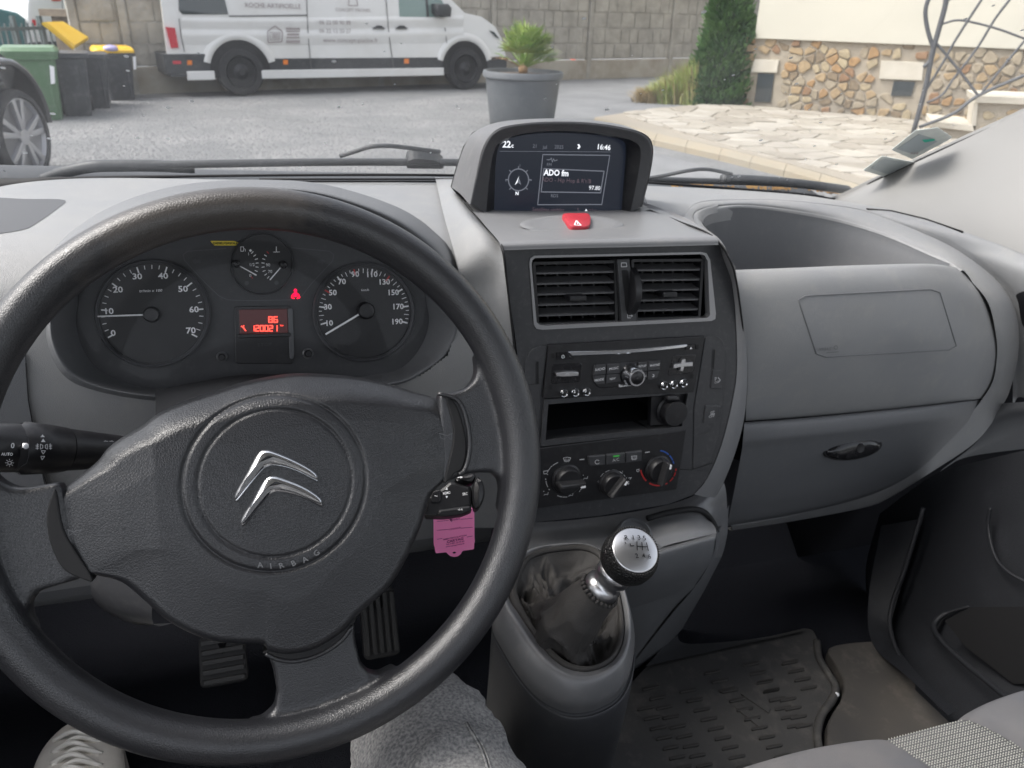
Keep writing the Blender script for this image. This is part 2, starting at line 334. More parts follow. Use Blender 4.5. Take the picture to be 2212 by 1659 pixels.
M['mortar'] = mat('stone_mortar', (.40, .35, .275), .9, bump=('noise', 40, .8, .01), var=(6, (.32, .28, .22), .8))
for i_, c_ in enumerate([(.40, .25, .12), (.42, .31, .18), (.30, .18, .10), (.38, .32, .23), (.26, .20, .13), (.45, .37, .24)]):
    M['st%d' % i_] = mat('rubble_stone', c_, .85, bump=('noise', 30, .8, .01), var=(14, tuple(q * .75 for q in c_), .9))
for i_, c_ in enumerate([(.37, .34, .285), (.43, .40, .345), (.32, .29, .24), (.38, .35, .30)]):
    M['fl%d' % i_] = mat('flagstone', c_, .8, bump=('noise', 16, .5, .008), var=(5, tuple(q * .8 for q in c_), .8), dust=(4, (.27, .24, .19), .5))
M['joint'] = mat('paving_joint', (.30, .27, .22), .95)
M['kerb'] = mat('sandstone_kerb', (.31, .275, .21), .85, bump=('noise', 60, .5, .005), var=(4, (.33, .28, .2), .8))
M['iron'] = mat('grey_wrought_iron', (.085, .09, .10), .5, metal=.2)
M['frame'] = mat('pale_lintel', (.60, .56, .48), .85, var=(5, (.5, .46, .38), .6))
M['cone'] = mat('orange_cone', (.85, .16, .10), .5)
M['fencem'] = mat('grey_green_metal', (.12, .15, .15), .5)
M['teal'] = mat('teal_sheeting', (.05, .16, .16), .7, var=(3, (.03, .11, .12), .7))
M['leafy'] = mat('hedge_leaves', (.14, .22, .06), .7, var=(3, (.3, .34, .12), .8))
M['browns'] = mat('brown_pillar_stone', (.17, .135, .10), .85, bump=('noise', 20, .8, .02), var=(6, (.28, .23, .17), .8))

# ---- ground
gx = np.array([G(0, 260), G(2212, 300)])
gv, gf = [], []
n_ = 60
for i in range(n_ + 1):
    for j in range(n_ + 1):
        x = -60 + 120 * i / n_; y = -20 + 120 * j / n_; gv.append((x, y, 0))
for i in range(n_):
    for j in range(n_): a = i * (n_ + 1) + j; gf.append([a, a + n_ + 1, a + n_ + 2, a + 1])
tag(mesh('gravel_yard', gv, gf, M['gravel']), 'pale grey gravel yard in front of the van', kind='structure')
# loose pebbles on the gravel (real relief near the viewer)
pv = MB(); rnd = random.Random(3)
for k in range(20000):
    t = rnd.random(); px = rnd.uniform(60, 1060); py = 212 + 160 * t ** 1.5
    c = G(px, py); r = rnd.uniform(.006, .015)
    a = rnd.uniform(0, 6.28); vs = [c + np.array([math.cos(a + q) * r, math.sin(a + q) * r * .8, -.002]) for q in (0, 1.57, 3.14, 4.71)] + [c + np.array([0, 0, r * .8])]
    pv.add(vs, [[0, 1, 4], [1, 2, 4], [2, 3, 4], [3, 0, 4]])
tag(pv.build('loose_gravel', M['pebble'], smooth=False), 'loose pale pebbles scattered over the gravel yard', kind='stuff')
# tarmac strip on the right, between yard and terrace
tar = [(1060, 200), (1120, 172), (1420, 172), (1500, 195), (1500, 240), (1270, 262), (1410, 330), (1640, 392), (1700, 440), (1300, 460), (1180, 330)]
mb = MB(); mb.add([G(x, y) + [0, 0, .004] for x, y in tar], [list(range(len(tar)))])
tag(mb.build('tarmac_drive', M['asph']), 'darker tarmac drive beside the sandstone kerb', kind='structure')

# ---- concrete plank wall
WA, WB = G(303, 203), G(1480, 164); wp = vplane(WA, WB)
wlen = np.linalg.norm((WB - WA)[:2])
wall = thing('plank_wall', (WA + WB) / 2, 'weathered concrete plank wall with posts behind the long white van', 'wall')
posts_u = sorted([wp.uv(293, 200)[0], wp.uv(1268, 165)[0], wp.uv(1442, 165)[0]])
sp = posts_u[2] - posts_u[1]
us = []; u = posts_u[2] + sp * 2
while u > posts_u[0] + sp * .5: us.append(u); u -= sp
us.append(posts_u[0]); us = sorted(us)
us = [us[0] - sp * .27] + us
def stamp(pl, u0, u1, v0, v1, seed):             # cast plank: raised blocks in relief
    r = random.Random(seed); mb = MB(); mb.add(*box(pl.at(u0, v0, -.05), pl.u * (u1 - u0), pl.v * (v1 - v0), pl.n * .045))
    x = u0 + .015
    while x < u1 - .05:
        w = min(r.uniform(.22, .5), u1 - .015 - x); h = r.uniform(.004, .018)
        q = [(x + .012, v0 + .012), (x + w - .012, v0 + .012), (x + w - .012, v1 - .012), (x + .012, v1 - .012)]
        q = [(a + r.uniform(-.008, .008), b + r.uniform(-.008, .008)) for a, b in q]
        mb.add(*prism(pl, q, -.006, h, .006)); x += w
    return mb
base_h = wp.uv(1350, 124)[1] * .95
rows_h = [base_h + .31 * i for i in range(7)]
for i in range(len(us) - 1):
    a, b = us[i] + .06, us[i + 1] - .06
    mb = MB(); mb.add(*prism(wp, [(a - .05, -.05), (b + .05, -.05), (b + .05, base_h - .02), (a - .05, base_h - .02)], -.06, .03, .01)); mb.build('plank', M['concbase'], wall, smooth=False)
    for j, h in enumerate(rows_h): stamp(wp, a, b, h, h + .307, i * 31 + j).build('plank', M['conc'], wall, smooth=False)
for u in us:
    mb = MB(); mb.add(*prism(wp, [(u - .055, -.05), (u + .055, -.05), (u + .055, rows_h[-1] + .36), (u - .055, rows_h[-1] + .36)], -.07, .05, .012)); mb.build('post', M['conc'], wall, smooth=False)

# ---- long white van
RW, FW = G(527, 207), G(1004, 193); vp = vplane(RW, FW); vp_len = np.linalg.norm((FW - RW)[:2])
R0 = vp.uv(527, 209)[0]; F0 = vp.uv(1004, 189)[0]
def vu(x, y): return vp.uv(x, y)
cv = thing('delivery_van', (RW + FW) / 2 - vp.n * 1.0, 'long white high-roof delivery van with black sills parked along the wall', 'van')
vr = abs(vu(527, 209)[1] - vu(527, 121)[1]) / 2 * 1.0; vr = .355
rear_u = vu(356, 60)[0]; rear_b = vu(371, 180)[0]; nose_u = vu(1092, 130)[0]
zb = vu(700, 148)[1]; zs = vu(700, 167)[1]; ztopbelt = vu(700, 127)[1]
ROOF = 2.45
prof = [(rear_b, ztopbelt), (rear_u, 1.2), (rear_u + .03, 2.1), (rear_u + .12, ROOF - .08), (rear_u + .4, ROOF)] + \
       [(vu(900, 0)[0] - .35, ROOF), (vu(900, 0)[0] + .15, ROOF - .12), (vu(960, 0)[0] + .05, vu(960, -28)[1]), (vu(977, 0)[0], vu(977, 0)[1]), vu(1004, 28), vu(1040, 36), vu(1069, 57), vu(1084, 84), (nose_u, vu(1094, 120)[1]), (nose_u + .02, ztopbelt)]
prof = [(float(a), float(b)) for a, b in prof]
def van_section(h, inset): return [vp.at(a if 0 else a, b, h) for a, b in prof]
WIDTH = 2.04
L = []
for h, k in ((-WIDTH - .02, 0), (-WIDTH + .1, 1), (-.1, 1), (0, 0)):
    loop = []
    for a, b in prof:
        tb = max(0, b - 1.25) * .10
        hh = h; a = a + .35 * max(0, 1 - (a - rear_u) / 1.5) * (h < -1)
        if k == 0: hh = h - tb if h > -1 else h + tb
        loop.append(vp.at(a, b, hh))
    L.append(loop)
vs, fs = loft(L, True, (True, True)); body = mesh('body', vs, fs, M['vanw'], cv); sharp(body, 40); bevel(body, .03, 3)
# lower black skirt and silver sill
sk = MB(); sk.add(*prism(vp, [(rear_b, .30), (nose_u + .02, .30), (nose_u + .02, ztopbelt + .01), (rear_b, ztopbelt + .01)], -WIDTH, .012)); s_ = sk.build('skirt', M['vanpl'], cv, smooth=False)
bp_ = MB(); bp_.add(*prism(vp, [(rear_b - .06, .34), (R0 - vr - .10, .34), (R0 - vr - .10, .62), (rear_b - .06, .62)], -WIDTH, .02, .02)); bp_.build('bumper', M['vanpl'], cv, smooth=False)
def sill(x0, x1): mb = MB(); mb.add(*prism(vp, [(x0, zs - .005), (x1, zs - .005), (x1, zb - .01), (x0, zb - .01)], .0, .045, .015)); return mb
sill(vu(563, 160)[0], F0 - vr - .09).build('sill', M['vanw'], cv, smooth=False)
sill(vu(403, 160)[0], vu(463, 160)[0]).build('sill', M['vanw'], cv, smooth=False)
for (wu, nm) in ((R0, 0), (F0, 1)):
    # dark arch recess, white arch flare
    mb = MB(); mb.add(*prism(vp, [(wu + (vr + .11) * math.cos(t), max(.27, vr + (vr + .11) * math.sin(t))) for t in np.linspace(-.18, math.pi + .18, 26)], -.35, .017)); mb.build('wheel_arch', M['void'], cv, smooth=False)
    arc = lambda r, t: (wu + r * math.cos(t), vr + r * math.sin(t))
    ts = np.linspace(.28, math.pi - .28, 22)
    mb = MB(); o_ = [arc(vr + .21, t) for t in ts] + [arc(vr + .105, t) for t in ts[::-1]]
    lo = [[vp.at(*arc(vr + .24, t), 0) for t in ts], [vp.at(*arc(vr + .20, t), .028) for t in ts], [vp.at(*arc(vr + .12, t), .032) for t in ts], [vp.at(*arc(vr + .105, t), .0) for t in ts]]
    mb.add(*loft(lo, False)); mb.build('arch_flare', M['vanw'], cv)
    wh = MB(); c = vp.at(wu, vr, -.185)
    wh.add(*lathe(c, vp.n, [(vr * .55, 0), (vr * .93, 0), (vr, .03), (vr, .19), (vr * .95, .225), (vr * .68, .235), (vr * .66, .20)], 40)); wheel = wh.build('wheel', M['tyre'], cv, ang=50)
    rm = MB(); rm.add(*lathe(c, vp.n, [(vr * .66, .19), (vr * .64, .215), (vr * .5, .16), (vr * .3, .21), (vr * .16, .23), (vr * .13, .26), (.001, .262)], 32)); rm.build('rim', M['alloyd'], wheel, ang=50)
for s in (R0, F0):                              # far-side wheels
    mb = MB(); mb.add(*lathe(vp.at(s, vr, -WIDTH + .02), vp.n, [(vr * .93, 0), (vr, .03), (vr, .2), (vr * .9, .22)], 28)); mb.build('wheel', M['tyre'], cv)
def side(u, v): return vp.at(u, v, .004 - max(0, v - 1.25) * .10)
def vflat(name, pts, m, h=.0, parent=cv, th=.008):
    mb = MB(); a = [side(*vu(x, y)) + vp.n * (h) for x, y in pts]; b = [p + vp.n * th for p in a]; mb.add(*loft([a, b], True, (True, True))); return mb.build(name, m, parent, smooth=False)
vflat('rear_window', [(386, -60), (386, 22), (394, 31), (470, 31), (493, 31), (472, -60)], M['glassd'])
vflat('door_window', [(860, -70), (863, 36), (975, 38), (957, 5), (935, -30), (905, -70)], M['glassg'])
vflat('window_bar', [(917, -60), (921, 37), (926, 37), (922, -60)], M['vanpl'], h=.008)
vflat('tail_light', [(357, 58), (377, 60), (385, 103), (369, 104)], M['tail'], th=.03)
vflat('reflector', [(372, 131), (390, 131), (391, 138), (373, 138)], M['tail'], h=.014)
for x, y in ((409, 135), (616, 134), (877, 132)): vflat('side_marker', [(x - 5, y - 5), (x + 5, y - 5), (x + 5, y + 5), (x - 5, y + 5)], M['amber'], h=.014)
for x in (822, 846): pass
for (x, y) in ((817, 60), (866, 60)): vflat('door_handle', [(x - 13, y + 2), (x - 3, y - 5), (x + 5, y - 5), (x + 14, y + 2)], M['vanpl'], th=.03)
# swage lines, seams, rail
for pts in ([(662, -40), (664, 60), (672, 150), (678, 172)], [(832, -40), (838, 60), (850, 150), (854, 165)], [(960, 60), (966, 110)], [(386, 40), (390, 70), (398, 112)], [(494, 35), (580, 34), (662, 33)]):
    flat_ = pts[0][0] == 494; sm = MB(); nn_ = cr(pts, 14); dx, dy = (0, 1.5) if flat_ else (.9, 0)
    sm.add(*loft([[side(*vu(x - dx, y - dy)) + vp.n * .016 for x, y in nn_], [side(*vu(x, y)) + vp.n * .018 for x, y in nn_], [side(*vu(x + dx, y + dy)) + vp.n * .016 for x, y in nn_]], False)); sm.build('slide_rail' if flat_ else 'door_seam', M['seam'], cv, smooth=False)
def crease(y0, y1, d):
    A = [(392, y0), (662, y0 + 1), (848, y0 - 2), (1000, y0 - 4)]; mb = MB()
    rows = [[side(*vu(x, y + q * (y1 - y0))) + vp.n * e for x, y in A] for q, e in ((-.6, -.002), (0, d), (.7, d * .6), (1.4, -.002))]
    mb.add(*patch(rows, 16, 8)); mb.build('body_crease', M['vanw'], cv)
crease(74, 90, .022); crease(44, 56, .016)
vflat('headlamp', [(1056, 66), (1066, 69), (1078, 84), (1070, 80)], M['glassd'], th=.02)
mr = MB(); mr.add(*prism(vp, pxs(vp, [(932, 8), (958, 8), (965, 16), (963, 36), (940, 36), (932, 28)]), -.02, .22, .04)); mr.build('mirror', M['vanpl'], cv)
# printed lettering on the side
lt = MB(); lg = MB(); vps = Plane(side(*vu(600, 60)), vp.n, vp.u)
def vt(s, x, y, h, **k):
    t, fs_ = text_uv(s, abs(vu(x, y - h)[1] - vu(x, y)[1]) / .7, **k); u0, v0 = vu(x, y)
    if len(t): lt.add([side(u0 + a, v0 + b) + vp.n * (.024 if 40 < y < 95 else .014) for a, b in t], fs_)
vt('ROCHE ARTIFICIELLE', 590, 13, 10, bold=.01); vt('CONCEPT PISCINES', 762, 22, 7); vt('06 22 00 90 88', 723, 49, 9); vt('06 22 12 20 27', 723, 67, 9); vt('www.concept-piscine.fr', 757, 87, 10)
for (x, y, w, h_) in ((632, 60, 30, 4), (632, 66, 30, 3), (632, 72, 26, 5), (632, 79, 28, 4), (632, 87, 30, 6)):
    a = [side(*vu(*q)) + vp.n * .024 for q in ((x - w / 2, y), (x + w / 2, y), (x + w / 2, y + h_), (x - w / 2, y + h_))]; lg.add(a, [[3, 2, 1, 0]])
def vring(cx_, cy_, pts, w):
    for a, b in zip(pts, pts[1:] + pts[:1]):
        a = (cx_ + a[0], cy_ + a[1]); b = (cx_ + b[0], cy_ + b[1]); d = np.array(b, float) - a; d /= np.linalg.norm(d); q = np.array([-d[1], d[0]]) * w / 2
        lg.add([side(*vu(*(np.array(p) + s * q))) + vp.n * .024 for p, s in ((a, 1), (a, -1), (b, -1), (b, 1))], [[0, 1, 2, 3]])
vring(593, 76, [(-16, -8), (0, -20), (16, -8), (15, 14), (-15, 16)], 2.5); vring(593, 76, [(-11, -6), (11, -6), (10, 9), (-10, 10)], 1.5)
for dx in (-7, -3, 1, 5): vring(593 + dx, 78, [(0, -5), (2, 6), (3.5, -5)], 1.2)
vring(762, 4, [(-10, 8), (-8, -8), (0, -14), (8, -8), (10, 8)], 2)
o_ = lt.build('lettering', M['print'], cv, smooth=False); lg.build('logo', M['print'], cv, smooth=False)

# ---- dark car at the far left
WC0 = G(48, 404); wc_c = None
dcar = thing('parked_car', WC0, 'dark grey car with silver spoked wheel cut by the left edge', 'car')
ang = rad(0)
# wheel plane: vertical, seen obliquely; direction chosen from the ellipse of the rim
vdir = nrm((G(48, 404) - CAM) * [1, 1, 0]); th = rad(58)
cn = nrm(-vdir * math.cos(th) + np.cross([0, 0, 1], -vdir) * -math.sin(th) * -1)
cpl = Plane(WC0, cn, np.cross([0, 0, 1], cn)); tr_ = .345
cc = cpl.at(*cpl.uv(52, 296), 0); tr_ = np.linalg.norm(cc - cpl.at(cpl.uv(52, 296)[0], 0)) * 1.0
C0u, C0v = cpl.uv(52, 296); tr_ = abs(C0v) if C0v > 0 else .34
w_ = MB(); w_.add(*lathe(cpl.at(C0u, C0v, -.2), cn, [(tr_ * .7, 0), (tr_ * .94, 0), (tr_, .03), (tr_, .19), (tr_ * .96, .215), (tr_ * .84, .225), (tr_ * .81, .2), (tr_ * .78, .1), (tr_ * .7, .08)], 56)); tyr = w_.build('tyre', M['tyre'], dcar, ang=50)
rmb = MB(); rmb.add(*lathe(cpl.at(C0u, C0v, -.02), cn, [(tr_ * .80, 0), (tr_ * .82, .028), (tr_ * .79, .03), (tr_ * .76, .0)], 56))
rmb.add(*lathe(cpl.at(C0u, C0v, -.09), cn, [(tr_ * .20, 0), (tr_ * .17, .10), (tr_ * .12, .105), (.001, .10)], 24))
for k in range(5):
    for sgn in (-1, 1):
        t0 = 2 * math.pi * k / 5 + .25 + sgn * .07; t1 = 2 * math.pi * k / 5 + .25 + sgn * .20
        p0 = np.array([math.cos(t0), math.sin(t0)]) * tr_ * .14; p1 = np.array([math.cos(t1), math.sin(t1)]) * tr_ * .79; d = (p1 - p0) / np.linalg.norm(p1 - p0); q = np.array([-d[1], d[0]]) * .020
        q2 = q * 1.15
        rmb.add(*prism(cpl, [(C0u + a, C0v + b) for a, b in (p0 - q, p1 - q2, p1 + q2, p0 + q)], -.07, .012, .007))
rmb.build('rim', M['alloy'], dcar, ang=40)
bk = MB(); bk.add(*lathe(cpl.at(C0u, C0v, -.14), cn, [(tr_ * .78, 0), (tr_ * .78, .02), (.001, .02)], 32)); bk.build('brake_disc', M['alloyd'], dcar)
arch = [cpl.uv(*p) for p in [(-60, 130), (0, 124), (25, 128), (55, 150), (80, 185), (98, 225), (108, 262)]]
ar = cr(arch, 24); ri = np.array([(C0u + (a - C0u) * .90, C0v + (b - C0v) * .90) for a, b in ar])
lo = [[cpl.at(a, b, -.6) for a, b in ar], [cpl.at(a, b, -.06) for a, b in ar], [cpl.at(C0u + (a - C0u) * .985, C0v + (b - C0v) * .985, .02) for a, b in ar], [cpl.at(C0u + (a - C0u) * .93, C0v + (b - C0v) * .93, .035) for a, b in ar], [cpl.at(a, b, .0) for a, b in ri], [cpl.at(a, b, -.3) for a, b in ri]]
o_ = MB(); o_.add(*loft(lo, False)); o_.build('fender', M['carpaint'], dcar)
# wheel-arch liner and body behind
hb = MB(); rr_ = max(np.hypot(ar[:, 0] - C0u, ar[:, 1] - C0v)) * .93
hb.add(*lathe(cpl.at(C0u, C0v, -.5), cn, [(rr_, 0), (rr_, .3), (rr_ * .2, .3)], 32)); hb.build('arch_liner', M['void'], dcar)
bd = MB(); su = 1 if cpl.uv(-40, 296)[0] > C0u else -1
bu = [(C0u + su * .30, .25), (C0u + su * 3.2, .25), (C0u + su * 3.2, .95), (C0u + su * 2.6, 1.0), (C0u + su * 2.0, 1.42), (C0u + su * .9, 1.42), (C0u + su * .25, .98), (C0u - su * .2, .86)]
bd.add(*prism(cpl, bu, -1.7, -.03, .05)); bd.build('body', M['carpaint'], dcar, ang=40)

# ---- wheelie bins
def bin_(px0, px1, pyb, pyt, m, lab, lid=None, lidm=None, tilt=0, depth=.55, sticker=None, yaw=0):
    a, b = G(px0, pyb), G(px1, pyb - (px1 - px0) * .03); pl = vplane(a, b)
    if yaw:
        d = b - a; c, s = math.cos(yaw), math.sin(yaw); pl = vplane(a, a + np.array([d[0] * c - d[1] * s, d[0] * s + d[1] * c, 0]))
    w = pl.uv(px1, pyb)[0]; h = pl.uv(px0, pyt)[1]; w = max(w, .3)
    t = thing('wheelie_bin', (a + b) / 2, lab, 'bin', 'wheelie bins beside the fence')
    L = []
    for z, k, e in ((0, .0, 0), (.02, .0, .01), (h * .86, .055, .03), (h * .865, .09, .06), (h * .93, .09, .06), (h * .93, .075, .045)):
        q = rounded([(-k, e), (w + k, e), (w + k, -depth - k), (-k, -depth - k)], .05, 3)
        L.append([pl.at(x, z, y) for x, y in q])
    vs, fs = loft(L, True, (True, True)); o = mesh('body', vs, fs, m, t); sharp(o, 40)
    for u in (w * .12, w * .88): rb = MB(); rb.add(*prism(pl, [(u - .012, .03), (u + .012, .03), (u + .012, h * .8), (u - .012, h * .8)], .005, .03, .004)); rb.build('rib', m, t, smooth=False)
    for u in (-.01, w + .01): wh = MB(); wh.add(*lathe(pl.at(u - .02, .1, -depth - .02), pl.u, [(.09, 0), (.1, .01), (.1, .04), (.09, .05)], 16)); wh.build('wheel', M['tyre'], t)
    if lid:
        lp = MB(); hz = h * .93; q = [(-.1, .07), (w + .1, .07), (w + .1, -depth - .09), (-.1, -depth - .09)]
        if lid == 'shut': Ls = [[pl.at(x, hz + dz, y) for x, y in rounded(np.array(q) * [1, 1] + 0, .06, 3) * 1.0] for dz in (0, .035)]; Ls.append([pl.at(w / 2 + (x - w / 2) * .88, hz + .075, -depth / 2 + (y + depth / 2) * .88) for x, y in rounded(q, .06, 3)])
        else:
            Q = [pl.hit(160, 104, .04), pl.hit(92, 48, .04), pl.hit(132, 47, -.42), pl.hit(192, 84, -.42)]; nq = nrm(np.cross(Q[1] - Q[0], Q[3] - Q[0])); nq = nq if nq[2] > 0 else -nq; c_ = sum(Q) / 4
            Ls = [[q - nq * .03 for q in Q], Q, [c_ + (q - c_) * .9 + nq * .03 for q in Q]]
        lp.add(*loft(Ls, True, (True, True))); lo_ = lp.build('lid', lidm or m, t, ang=40)
    if sticker:
        mb = MB(); mb.add([pl.at(*pl.uv(x, y, .04), .04) for x, y in sticker], [[0, 1, 2, 3]]); mb.build('sticker', M['white'], t)
    return t, pl, w, h
bin_(50, 136, 262, 106, M['bing'], 'green wheelie bin with shut lid, nearest and leftmost of the bins', 'shut', M['bing'], sticker=[(107, 141), (117, 144), (119, 180), (110, 182)])
bin_(142, 176, 252, 104, M['bind'], 'dark grey wheelie bin standing right beside the green bin', None)
bin_(176, 240, 236, 108, M['bind'], 'dark grey wheelie bin with yellow lid swung open', (1, rad(38)), M['biny'])
bin4 = bin_(240, 293, 218, 106, M['bind'], 'dark grey wheelie bin under a closed yellow lid, rightmost of the bins', 'shut', M['biny'], sticker=[(287, 122), (293, 122), (294, 150), (289, 150)])
_t4 = bin4; bagc = bin4[1].hit(238, 101, .02) - np.array([0, 0, .93]); bag = MB()
L = []
for z, r in ((.80, .10), (.84, .17), (.90, .18), (.96, .12), (.99, .03)):
    L.append([bagc + [math.cos(t) * r * .62 * (1 + .2 * math.sin(3 * t + z * 20)), math.sin(t) * r * .5, z * .45 + .51] for t in np.linspace(0, 6.28, 12, endpoint=False)])
bag.add(*loft(L, True, (True, True))); tag(bag.build('rubbish_bag', M['lilac'], loc=bagc), 'lilac rubbish bag bulging from the bin with the closed yellow lid', 'bag')

# ---- railing fence, gate pillar, second van, foliage on the left
FA, FB = G(-80, 215), G(205, 180); fp = vplane(FA, FB)
fen = thing('metal_fence', (FA + FB) / 2, 'grey green railing fence of upright bars behind the bins', 'fence')
mb = MB(); fl = fp.uv(205, 180)[0]; fh = fp.uv(100, 52)[1]
for z in (.12, fh - .08): mb.add(*box(fp.at(-.3, z, 0), fp.u * (fl + .3), fp.v * .05, fp.n * .03))
mb.build('rail', M['fencem'], fen, smooth=False)
bar_me = None; u = -.3
while u < fl:
    if bar_me is None:
        b0 = MB(); b0.add(*box(fp.at(0, .02, 0), fp.u * .022, fp.v * (fh), fp.n * .022)); ob = b0.build('bar', M['fencem'], fen, smooth=False); bar_me = ob.data; ob.location = Vector(fp.u * u)
    else:
        ob = mesh('bar', None, None, None, fen, me=bar_me); ob.location = Vector(fp.u * u)
    u += .115
for pu in (fp.uv(62, 200)[0], fp.uv(118, 200)[0]):
    mb = MB(); mb.add(*box(fp.at(pu, 0, -.04), fp.u * .06, fp.v * (fh + .12), fp.n * .06)); mb.build('post', M['fencem'], fen, smooth=False)
PA = G(192, 196); pp = vplane(PA, PA + fp.u); pil = thing('gate_pillar', PA, 'brown stone gate pillar with flat cap between fence and plank wall', 'pillar')
pw = pp.uv(228, 196)[0]; ph = pp.uv(200, 36)[1]
mb = MB(); mb.add(*prism(pp, [(0, 0), (pw, 0), (pw, ph), (0, ph)], -.4, 0, .01)); mb.build('shaft', M['browns'], pil, smooth=False)
rp = random.Random(5); z = .02
while z < ph - .1:
    x = 0; hh = rp.uniform(.14, .2)
    while x < pw - .02:
        w = min(rp.uniform(.15, .26), pw - x); mb = MB(); mb.add(*prism(pp, [(x + .01, z), (x + w - .01, z), (x + w - .01, min(z + hh - .02, ph)), (x + .01, min(z + hh - .02, ph))], 0, rp.uniform(.01, .03), .008)); mb.build('stone', M['browns'], pil, smooth=False); x += w
    z += hh
mb = MB(); mb.add(*prism(pp, [(-.12, ph), (pw + .12, ph), (pw + .12, ph + .1), (-.12, ph + .1)], -.5, .12, .02)); mb.build('cap', M['browns'], pil, smooth=False)
# second van
SA, SB = G(60, 150), G(225, 140); svp = vplane(SA, SB); v2 = thing('panel_van', (SA + SB) / 2, 'white panel van seen partly over the railing fence', 'van')
p2 = pxs(svp, [(62, 120), (60, 12), (72, -60), (215, -60), (222, 45), (222, 120)])
mb = MB(); mb.add(*prism(svp, p2, -2, 0, .06)); o_ = mb.build('body', M['vanw'], v2, ang=40)
mb = MB(); mb.add(*prism(svp, pxs(svp, [(69, 42), (75, 43), (76, 56), (69, 55)]), 0, .03)); mb.build('tail_light', M['tail'], v2, smooth=False)
mb = MB(); mb.add(*prism(svp, pxs(svp, [(112, -3), (130, -3), (130, 2), (112, 2)]), 0, .03)); mb.build('brake_light', M['tail'], v2, smooth=False)
mb = MB(); mb.add(*prism(svp, pxs(svp, [(62, 92), (222, 84), (222, 118), (62, 126)]), -.02, .05)); mb.build('bumper', M['vanpl'], v2, smooth=False)
mb = MB(); mb.add(*prism(svp, pxs(svp, [(133, -60), (134.4, -60), (136.4, 100), (135, 100)]), -.0, .004)); mb.build('door_seam', M['seam'], v2, smooth=False)
TA, TB = G(-150, 160), G(52, 150); tp = vplane(TA, TB); mb = MB(); mb.add(*prism(tp, pxs(tp, [(-150, 160), (-150, 18), (0, 18), (40, 28), (56, 40), (56, 150)]), -1.5, 0, .05)); tag(mb.build('tarpaulin', M['teal'], loc=TA, smooth=False), 'teal covered load standing behind the railing fence', 'tarpaulin')

def clump(center, rad3, n, size, m, name, parent=None, loc=None, rnd=None, shell=.5, flat_=0.0, norm_up=0.0):
    rnd = rnd or random.Random(1); mb = MB()
    for k in range(n):
        d = nrm([rnd.gauss(0, 1) for _ in range(3)]); r = shell + (1 - shell) * rnd.random(); lump = 1 + .18 * math.sin(d[0] * 7 + d[2] * 5) + .12 * math.sin(d[1] * 11)
        p = np.asarray(center) + d * np.asarray(rad3) * r * lump; a = nrm(d + np.array([rnd.gauss(0, .7) for _ in range(3)])); b = nrm(np.cross(a, [rnd.gauss(0, 1) for _ in range(3)])); s = size * rnd.uniform(.5, 1.4)
        c = np.cross(a, b); mb.add([p - b * s, p + c * s * .45, p + b * s, p - c * s * .45], [[0, 1, 2, 3]])
    return mb.build(name, m, parent, smooth=False, loc=loc)
def bush(px0, px1, pyb, pyt, lab, m, n=1600, size=.09, cat='bush', name='bush', seed=1, group=None):
    a = G((px0 + px1) / 2, pyb); pl = vplane(a, a + np.cross(nrm((a - CAM) * [1, 1, 0]), [0, 0, 1])); x0, x1 = pl.uv(px0, pyb)[0], pl.uv(px1, pyb)[0]; z1 = pl.uv((px0 + px1) / 2, pyt)[1]; z0 = 0
    t = thing(name, a, lab, cat, group)
    o = clump(pl.at((x0 + x1) / 2, z1 / 2, -.2), (abs(x1 - x0) / 2, .6, z1 / 2), n, size, m, 'foliage', t, rnd=random.Random(seed), shell=.35)
    vs, fs = tube([a + [0, 0, 0], a + [.03, 0, z1 * .4], a + [0, .02, z1 * .7]], [.06, .05, .02]); mesh('trunk', vs, fs, M['cypdry'], t); return t
bush(-120, 60, 112, -120, 'pale leafy tree at the top left corner behind the teal load', M['leafy'], 2600, .12, 'tree', 'garden_tree', 3)
bush(205, 300, 150, -40, 'leafy green tree overhanging the plank wall behind the bins', M['leafy'], 2200, .10, 'tree', 'garden_tree', 4)
bush(60, 225, 108, -160, 'leafy tree standing behind the second white van', M['leafy'], 1800, .14, 'tree', 'garden_tree', 9)

# ---- plant pot with dwarf palm
PB = G(1130, 272); potd = nrm((PB - CAM) * [1, 1, 0]); pr_ = vplane(PB, PB + np.cross(potd, [0, 0, 1]))
cu_ = (pr_.uv(1043, 158)[0] + pr_.uv(1217, 158)[0]) / 2; pr_top = (pr_.uv(1217, 158)[0] - pr_.uv(1043, 158)[0]) / 2; ph_ = pr_.uv(1130, 153)[1]; pr_bot = (pr_.uv(1200, 260)[0] - pr_.uv(1063, 260)[0]) / 2
pc = pr_.at(cu_, 0, 0); pc[2] = 0
pot = thing('planter', pc, 'large round grey plastic planter standing on the gravel', 'plant pot')
mb = MB(); mb.add(*lathe(pc, [0, 0, 1], [(pr_bot * .97, 0), (pr_bot, .02), (pr_top * .93, ph_ - .09), (pr_top * .95, ph_ - .085), (pr_top, ph_ - .07), (pr_top, ph_ - .015), (pr_top * .985, ph_), (pr_top * .93, ph_), (pr_top * .90, ph_ - .05), (.01, ph_ - .05)], 48)); mb.build('pot_body', M['pot'], pot, ang=35)
mb = MB(); mb.add(*lathe(pc + [0, 0, ph_ - .06], [0, 0, 1], [(pr_top * .9, 0), (pr_top * .88, .015), (.01, .03)], 24)); mb.build('soil', M['soil'], pot)
pb = pc + [0, 0, ph_ - .03]; palm = thing('dwarf_palm', pb, 'small fan palm with green fronds growing in the grey planter', 'palm')
rp = random.Random(12)
